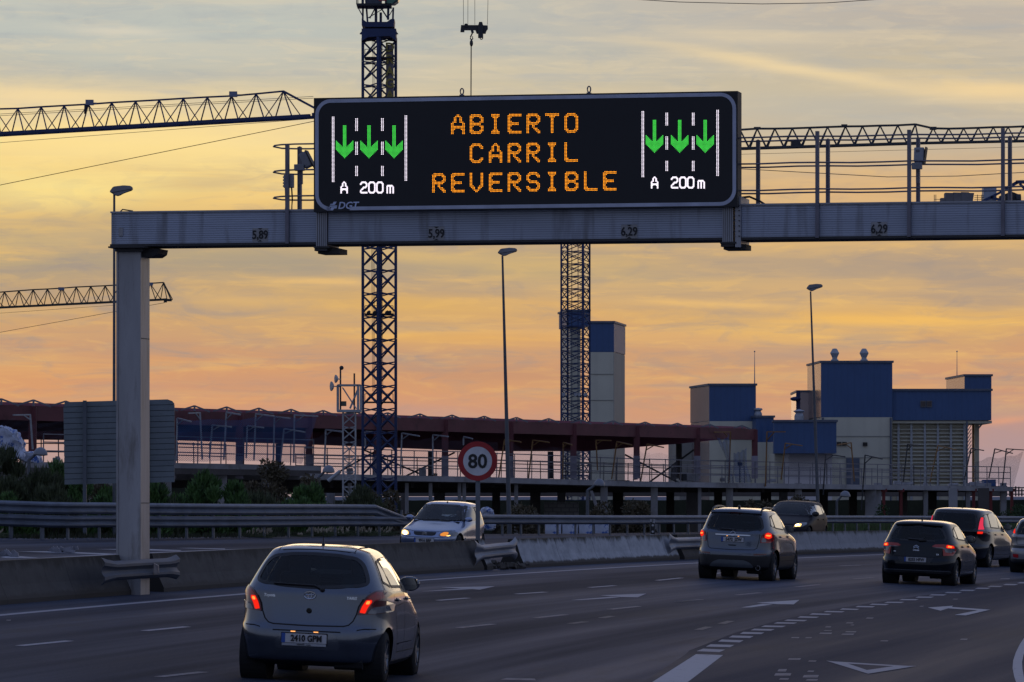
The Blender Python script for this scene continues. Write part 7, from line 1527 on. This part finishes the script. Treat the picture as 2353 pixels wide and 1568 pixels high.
# ------------------------------------------------------------------ street lamps
POLE = mat('lamp_pole_steel', (.10, .11, .13), .5, .5, .2, 2); HD = mat('lamp_head_grey', (.20, .21, .24), .4, .3, .1, 3)
def lamp(xb, yb, xt, yt_, Y, hx0, hx1, hy0, hy1, label, r0=.085):
    t = thing('street_lamp', label, 'street lamp', P(xb, yb, Y), 'tall street lamps along the road'); b = B(); b.tube(P(xb, yb, Y), P(xt, yt_, Y), r0, .034, 14); b.build('pole', POLE, t); s_ = Y/F
    b = B(); hz_ = lambda x, y: P(x, y, Y-.12); w = hx1-hx0
    b.prism([hz_(hx0, hy0+.62*(hy1-hy0)), hz_(hx0+.28*w, hy1), hz_(hx0+.40*w, hy1), hz_(hx0+.60*w, hy1-.25*(hy1-hy0)), hz_(hx1-.02*w, hy0+.45*(hy1-hy0)), hz_(hx1, hy0+.25*(hy1-hy0)), hz_(hx1-.08*w, hy0+.05*(hy1-hy0)), hz_(hx0+.6*w, hy0), hz_(hx0+.16*w, hy0+.12*(hy1-hy0))], (0, .26, 0)); bmesh.ops.bevel(b.bm, geom=[e for e in b.bm.edges if e.calc_length() > .03], offset=.02, segments=2, affect='EDGES'); b.build('lamp_head', HD, t, 40)
    b = B(); b.bar(hz_(hx0+.1*w, hy0+.7*(hy1-hy0))+Vector((0, -.01, 0)), hz_(hx1-.05*w, hy0+.36*(hy1-hy0))+Vector((0, -.01, 0)), .02, .012); b.build('seam', DGREY, t); return t
lamp(262, 1300, 262.5, 445, 150, 251, 305, 426, 450, 'tall street lamp rising behind the left end of the gantry beam', .055)
lamp(1171, 1240, 1154.5, 588, 170, 1143, 1189, 569.5, 588, 'tall street lamp whose head stands just under the middle of the gantry beam')
lamp(1882, 1235, 1862.5, 670, 218, 1853, 1891, 652.5, 669, 'tall street lamp in front of the blue works building')
def mush(x, y, w, Y, label, xb=None):
    t = thing('low_lamp', label, 'street lamp', P(xb or x-w*.8, 1250, Y), 'low mushroom lamps'); s_ = Y/F; r = w*s_/2; c0 = P(x, y, Y); b = B(); b.lathe([(r*1.0, -.02), (r, .03), (r*.9, .10), (r*.6, .19), (r*.25, .235), (.005, .24)], c0, (0.08, 0, 1), 20); b.lathe([(r*1.0, -.02), (r*.5, -.05), (.005, -.06)], c0, (.08, 0, 1), 20); b.build('lamp_shade', HD, t, 40)
    b = B(); xb = xb or x-w*.8; b.tube(P(xb, 1290, Y), P(xb, y+12, Y), .075, .06, 12); b.tube(P(xb, y+13, Y), P(x-w*.3, y-1, Y), .06, .04, 10); b.build('pole', POLE, t); return t
mush(93, 1044, 33, 172, 'low mushroom-shaped lamp by the blue and white heap at the left'); mush(755, 1084, 28, 185, 'low mushroom-shaped lamp left of the grey antenna mast'); mush(1377, 1115, 26, 190, 'low mushroom-shaped lamp below the cream tower', 1350); mush(1942, 1140, 24, 232, 'low mushroom-shaped lamp right of the tall lamp before the works')
b = B(); b.tube(P(754, 1106, 184), P(782, 1083, 184), .07, n=10); prop(b.build('slanting_tube', GALV), 'short slanting grey tube beside the mushroom lamp near the antenna mast', 'tube')
# ------------------------------------------------------------------ road sign back
t = thing('road_sign', 'back of a large ribbed grey road sign half hidden by the gantry column', 'road sign', P(272, 1240, 140)); YS = 140
SB = mat('sign_back_grey', (.17, .20, .225), .6, .35, .12, 1.5, .05, col2=(.13, .15, .165)); n = 15
for i in range(n):
    y0, y1 = 918+i*12.75, 918+(i+1)*12.75-1.2; dy_ = lambda x: (401-x)*.022
    pts = [(145.5+i*.2, y0+dy_(145)), (401, y0), (401, y1), (145.5+i*.2, y1+dy_(145))]
    if i == 0: pts = [(145.5, y0+12+6), (148, y0+9), (156, y0+dy_(145)+0.5), (385, y0), (396, y0+4), (401, y0+11.5), (145.5, y1+dy_(145))]
    b = B(); b.prism([P(x, y, YS) for x, y in pts], (0, .05, 0)); b.build('panel_plank', SB, t)
b = B(); b.prism([P(146, 932, YS+.06), P(400, 926, YS+.06), P(400, 1105, YS+.06), P(150, 1111, YS+.06)], (0, .03, 0)); b.build('panel_edge', DGREY, t)
for x0, x1 in ((192.5, 203), (338, 344)):
    b = B(); b.box(((P(x0,0,YS).x+P(x1-4,0,YS).x)/2, YS-.12, (P(0,921,YS).z-1)/2), (.10, .14, P(0,921,YS).z+1)); b.build('post', mat('sign_post_steel', (.10, .115, .14), .5, .4), t)
# ------------------------------------------------------------------ speed sign
PW_ = bpt(1098, BO); YP = PW_.y
t = thing('speed_sign', 'round red-rimmed 80 speed limit sign on a grey post in the gap of the barrier', 'road sign', P(1098, 1300, YP)); c0 = P(1097.5, 1060, YP); r_ = 45.3*YP/F
def disc(name, r, y, th, m, ra=0):
    b = B(); b.lathe([(ra+.0001, 0), (r, 0), (r, th), (ra+.0001, th)], c0+Vector((0, y, 0)), (-.06, -1, 0), 64); return b.build(name, m, t, 40)
disc('sign_back_plate', r_*.995, .0, .02, STEEL); disc('sign_rim', r_, -.022, .006, mat('sign_red_rim', (.34, .010, .016), .45), r_*.735); disc('sign_face', r_*.735, -.022, .005, mat('sign_white_face', (.58, .58, .60), .5))
me = textmesh('80', .44, .011, sx=1.0); bb_ = [v.co.copy() for v in me.vertices]; x_ = (max(v.x for v in bb_)+min(v.x for v in bb_))/2; y_ = (max(v.y for v in bb_)+min(v.y for v in bb_))/2; me.transform(Matrix.Translation((-x_, -y_, 0)))
link(me, 'speed_figures', mat('sign_black', (.01, .012, .012), .5), t, m=frame(c0+Vector((0, -.034, 0)), (1, -.06, 0), (0, 0, 1)))
b = B(); b.box((c0.x+.005, YP+.05, c0.z/2-.3+.15), (.105, .06, c0.z+.5)); b.build('post', mat('sign_post_grey', (.15, .165, .19), .5, .5), t)
# kilometre marker
t = thing('marker_post', 'small delineator with a white figure 7 panel and two round reflectors behind the median', 'marker post', G(1499.5, 1245)); Ym = G(1499.5, 1245).y; mz = lambda x, y, d=0: P(x, y, Ym+d)
b = B(); b.prism([mz(1494, 1193), mz(1505, 1193.5), mz(1505, 1250), mz(1494, 1250)], (0, .05, 0)); b.build('post', mat('delineator_white', (.40, .40, .42), .6), t); b = B(); b.prism([mz(1494.3, 1199, -.004), mz(1504.7, 1203, -.004), mz(1504.7, 1229, -.004), mz(1494.3, 1227, -.004)], (0, .003, 0)); bd = b.build('black_band', DARK, t)
for y in (1207.5, 1222): b = B(); b.lathe([(.001, 0), (.035, 0), (.035, .008), (.001, .008)], mz(1500, y, -.005), (0, -1, 0), 16); b.build('reflector', mat('reflector_pale', (.45, .45, .47), .4), bd)
me = textmesh('7', .12, .004); link(me, 'figure', DARK, t, m=frame(mz(1499.5, 1197.5, -.008), (1, 0, 0), (0, 0, 1)))
# ------------------------------------------------------------------ wrapped stacks and heaps
def heap(name, label, x0, x1, y0, y1, Y, seed, m, amp=.12, cat='heap', dep=1.6, flat=False):
    rnd = random.Random(seed); bm = bmesh.new(); a, c_ = P(x0, y0, Y), P(x1, y1, Y); w, h = c_.x-a.x, a.z-c_.z
    bmesh.ops.create_cube(bm, size=1); bmesh.ops.subdivide_edges(bm, edges=bm.edges[:], cuts=26, use_grid_fill=True)
    from mathutils import noise
    for v in bm.verts:
        q_ = v.co.copy()
        if not flat: k = 1-.55*max(0, q_.z+.1)**1.2*2*abs(q_.x); q_.x *= k; q_.z *= 1-.35*abs(q_.x*2)**2*(q_.z > 0)
        p = Vector((q_.x*w, q_.y*dep, q_.z*h)); nn = .8*noise.noise_vector(p*2.0+Vector((seed, 0, 0)))+.5*noise.noise_vector(p*6+Vector((0, seed, 0)))+.35*noise.noise_vector(Vector((p.x*16, p.y*16, p.z*5))); v.co = p+nn*amp*(.5 if flat else 1.3)+Vector(((a.x+c_.x)/2, Y, (a.z+c_.z)/2))
    b = B(); b.bm.free(); b.bm = bm; o = b.build(name, m, None, True); prop(o, label, cat); return o
WRAP = mat('white_blue_wrapping', (.46, .50, .62), .5, 0, .25, 1.4, .6, 7, col2=(.04, .12, .42), c2a=.56, c2b=.60)
heap('sheeted_heap', 'heap of crumpled white and blue sheeting at the far left behind the bushes', -70, 56, 986, 1055, 176, 3, WRAP, .13); heap('sheeted_heap', 'low crumpled white sheet beside the mushroom lamp at the left', 52, 92, 1040, 1062, 177, 5, WRAP, .06)
for i, (x0, x1) in enumerate(((1253,1288),(1292,1326),(1330,1364),(1367,1398))): o = heap('wrapped_pallet', 'white and blue wrapped stack seen under the guardrail, %s from the left of four' % ORD[i], x0, x1, 1203+i*.6, 1236, 182, 20+i, WRAP, .05, 'wrapped stack', flat=True); o['group'] = 'wrapped stacks behind the guardrail'
heap('wrapped_pallet', 'wrapped white and blue stack showing behind the roof of the oncoming silver car', 1102, 1135, 1169, 1215, 182, 31, WRAP, .10, 'wrapped stack')
# ------------------------------------------------------------------ vegetation
def leafmat(name, c, c2):
    m = mat(name, c, .75, 0, .35, 1.3, 0, col2=c2, c2a=.48, c2b=.6); return m
LV = {'pine': leafmat('pine_needles', (.075, .155, .036), (.026, .056, .016)), 'wispy': leafmat('tamarisk_foliage', (.068, .084, .036), (.034, .042, .020)), 'brown': leafmat('dry_olive_foliage', (.11, .088, .050), (.055, .047, .028)), 'green': leafmat('fresh_foliage', (.035, .07, .018), (.02, .035, .012))}
BARK = mat('bark', (.035, .028, .022), .9, 0, .3, 4, .3)
def shrub(name, label, x0, x1, y0, kind, Y=165, seed=0, dens=1.0, base=-1.6, group='trees and shrubs beyond the guardrail'):
    rnd = random.Random(seed+1000); a, c_ = P(x0, y0, Y), P(x1, y0, Y); W_ = c_.x-a.x; top = a.z; cx_ = (a.x+c_.x)/2; H_ = top-base
    t = thing(name, label, 'shrub' if name == 'shrub' else 'tree', Vector((cx_, Y, base)), group)
    cl = []; nb = int(26*dens*max(1, W_/2.2))
    for i in range(nb):
        u = rnd.uniform(-1, 1); v = rnd.uniform(.12, 1); k = math.sqrt(max(0, 1-u*u)); zz_ = base+H_*(.12+.86*v**.6*(.45+.55*k)); cl.append((Vector((cx_+u*W_*.44, Y+rnd.uniform(-1, 1)*W_*.35, zz_)), rnd.uniform(.26, .46)*min(1.6, max(.85, W_/3))))
    b = B(); b.tube((cx_, Y, base-.4), (cx_+rnd.uniform(-.1, .1), Y, base+H_*.45), .11, .06, 8)
    for p, r in cl: b.tube((cx_, Y, base+H_*rnd.uniform(.1, .4)), p, .035, .012, 5)
    b.build('trunk', BARK, t); bm = bmesh.new()
    for p, r in cl:
        n = int({'pine': 330, 'wispy': 330, 'brown': 300, 'green': 260}[kind]*dens)
        for _ in range(n):
            d = Vector((rnd.gauss(0, 1), rnd.gauss(0, 1), rnd.gauss(0, 1))); d.normalize(); q_ = p+d*r*rnd.random()**.45
            if kind == 'pine': dr = (d*.5+Vector((rnd.gauss(0, .35), rnd.gauss(0, .35), 1))).normalized(); ln, wd = rnd.uniform(.14, .30), .028
            elif kind == 'wispy': dr = (d*.4+Vector((rnd.gauss(0, .3), rnd.gauss(0, .3), 1.3))).normalized(); ln, wd = rnd.uniform(.15, .42), .020
            else: dr = (d+Vector((rnd.gauss(0, .6), rnd.gauss(0, .6), rnd.gauss(.2, .6)))).normalized(); ln, wd = rnd.uniform(.08, .16), .035
            s_ = dr.cross(Vector((rnd.random()-.5, rnd.random()-.5, rnd.random()-.5))).normalized()*wd
            m_ = q_+dr*ln*.5; bm.faces.new([bm.verts.new(v) for v in (q_-s_*.4, m_-s_, q_+dr*ln, m_+s_)])
    b = B(); b.bm.free(); b.bm = bm; b.build('crown', LV[kind], t, keep=True); return t
veg = [('tree','wispy dark tree at the far left edge, before the sheeted heap',-70,70,1022,'wispy',150),('tree','wispy dark-green tree just left of the road sign back',40,165,1058,'wispy',152),('tree','young green pine against the left edge of the road sign',110,172,1072,'pine',156),('shrub','dark pine shrub under the left corner of the road sign',150,205,1108,'pine',150),
 ('shrub','pale olive shrub between the sign post and the gantry column',205,262,1120,'brown',158),('shrub','green pine sprig right beside the gantry column',335,372,1128,'pine',148),('tree','rounded bright green pine right of the gantry column',384,520,1078,'pine',155),('shrub','dark green pine shrub on the right flank of the rounded pine',480,575,1106,'pine',156),('tree','feathery brown-olive tree right of the rounded pine',535,690,1062,'brown',168),
 ('shrub','brown shrub below the left mushroom lamp',650,760,1098,'brown',172),('shrub','brown-olive shrub at the foot of the first crane mast',815,880,1132,'brown',176),('shrub','tall brown shrub behind the oncoming silver car',868,960,1122,'brown',178),('shrub','sparse olive bush at the foot of the middle street lamp',1128,1260,1158,'brown',188),('shrub','low olive bush left of the kilometre marker',1430,1500,1150,'brown',196),
 ('shrub','dark olive bush above the roof of the grey crossover',1700,1790,1134,'brown',228),('shrub','light olive bush left of the tall lamp before the works',1795,1862,1128,'brown',230),('shrub','green reedy bush behind the black hatchback',1990,2070,1160,'green',250),('shrub','green reedy bush behind the people carrier roof',2095,2180,1166,'green',262),('shrub','green reedy bush at the right edge beyond the rail',2270,2380,1160,'green',270),('shrub','thin olive bush by the block wall',1340,1420,1165,'brown',192)]
for i, (n, lab, x0, x1, y0, k, Y) in enumerate(veg): shrub(n, lab, x0, x1, y0, k, Y, i, 1.0 if Y < 200 else .7, base=-1.7)
rnd = random.Random(5); labs = ['at the far left','left of the sign post','behind the gantry column','right of the column','under the rounded pine','below the feathery tree','left of the sloping rail end','under the sloping rail end']
for i, (x0, x1) in enumerate(((-60,80),(60,190),(170,300),(290,420),(400,530),(510,650),(640,770),(750,900))): shrub('shrub', 'dark low scrub behind the double guardrail, '+labs[i], x0, x1, 1132+rnd.uniform(-4, 8), 'wispy' if i % 2 else 'pine', 147+i*2.2, 60+i, 1.1, base=-1.2)
# grass along the guardrail
def blades(name, pts, n, h, m, seed, spread=1.0):
    rnd = random.Random(seed); bm = bmesh.new()
    for _ in range(n):
        i = rnd.randrange(len(pts)-1); p = pts[i].lerp(pts[i+1], rnd.random())+Vector((-rnd.random()*spread-.35, rnd.uniform(-.3, .3), -.02)); hh_ = h*rnd.uniform(.4, 1.15); l = Vector((rnd.gauss(0, .22), rnd.gauss(0, .2), 1))*hh_; s_ = Vector((rnd.uniform(.008, .016), rnd.uniform(-.01, .01), 0))
        bm.faces.new([bm.verts.new(v) for v in (p-s_, p+s_, p+l*.6+s_*.7, p+l, p+l*.6-s_*.7)])
    b = B(); b.bm.free(); b.bm = bm; return b.build(name, m, keep=True)
prop(blades('verge_grass', [p for p in rp[3:] if 196 < p.y < 300], 9000, .50, leafmat('verge_grass_blades', (.075, .13, .036), (.10, .09, .05)), 2, 1.4), 'green and straw verge grass behind the single guardrail', 'grass', kind='stuff')
prop(blades('verge_grass', lp[6:]+rp[:3], 2500, .20, leafmat('dark_verge_grass', (.028, .036, .014), (.05, .045, .025)), 3, 1.6), 'dark verge grass behind the double guardrail', 'grass', kind='stuff')
STRAW = mat('pampas_plume', (.40, .34, .25), .85, 0, .25, 4); STRG = mat('pampas_blade', (.07, .085, .035), .8, 0, .3, 4)
gl = ['left of the sloping rail end','at the far left edge','just under the long rail','beside the clump under the long rail','between two posts near the silver car','next to the nose of the silver car','the thin one left of the wide clump']
def pampas(xm, w, ytop, n, i):
    bp = None
    for u, v in zip(gpath, gpath[1:]):
        xu, xv = CX+F*u.x/u.y, CX+F*v.x/v.y
        if xu <= xm <= xv: bp = u.lerp(v, (xm-xu)/(xv-xu))
    if bp is None: return
    bp = bp+Vector((-.30, 0, 0)); rnd = random.Random(i); t = thing('pampas_clump', 'clump of pale feathery grass, '+gl[i], 'grass clump', bp, 'pale grass clumps by the guardrail'); s_ = bp.y/F; W_ = w*s_; b = B(); b2 = B()
    for k in range(n):
        x = rnd.uniform(-.5, .5)*W_; h = rnd.uniform(.55, 1)*(1238-ytop)*s_; ln = rnd.gauss(.12, .16); p0 = bp+Vector((x, rnd.uniform(-.3, .3), -.05)); p1 = p0+Vector((ln*.4*h, 0, h*.65)); p2 = p0+Vector((ln*h*1.1, 0, h))
        b2.path([p0, p1], .006, 3); q_ = p1.lerp(p2, .5)
        b.tube(p1, q_, .006, .024, 4, False); b.tube(q_, p2, .024, .003, 4, False)
    for k in range(n*3):
        x = rnd.uniform(-.5, .5)*W_; h = rnd.uniform(.25, .6)*(1238-ytop)*s_; p0 = bp+Vector((x, rnd.uniform(-.3, .3), -.05)); b2.path([p0, p0+Vector((rnd.gauss(0, .1), 0, h*.7)), p0+Vector((rnd.gauss(0, .25), 0, h))], .007, 3)
    b2.build('blades', STRG, t); b.build('plumes', STRAW, t)
for i, a_ in enumerate([(618,56,1209,26),(12,30,1208,22),(752,50,1209,46),(800,50,1209,44),(856,36,1210,30),(902,34,1210,26),(714,14,1222,8)]): pampas(*a_, i)
# litter on the far carriageway
for k, (x, y) in enumerate((('r4', (618, 550)), ('r4', (30, 590)))):
    px = D('r4', *y); p = G(*px); b = B(); rnd = random.Random(k)
    for _ in range(14): b.box(p+Vector((rnd.uniform(-.35, .35), rnd.uniform(-.3, .3), rnd.uniform(.01, .09))), (rnd.uniform(.08, .25), .15, rnd.uniform(.04, .12)), Matrix.Rotation(rnd.uniform(-1, 1), 3, 'Y'))
    prop(b.build('litter', mat('pale_litter', (.22, .22, .25), .8, 0, .3, 5)), ['small pale heap of litter on the far hatching left of the gantry column', 'pale scraps of litter on the far road at the left edge'][k], 'litter')
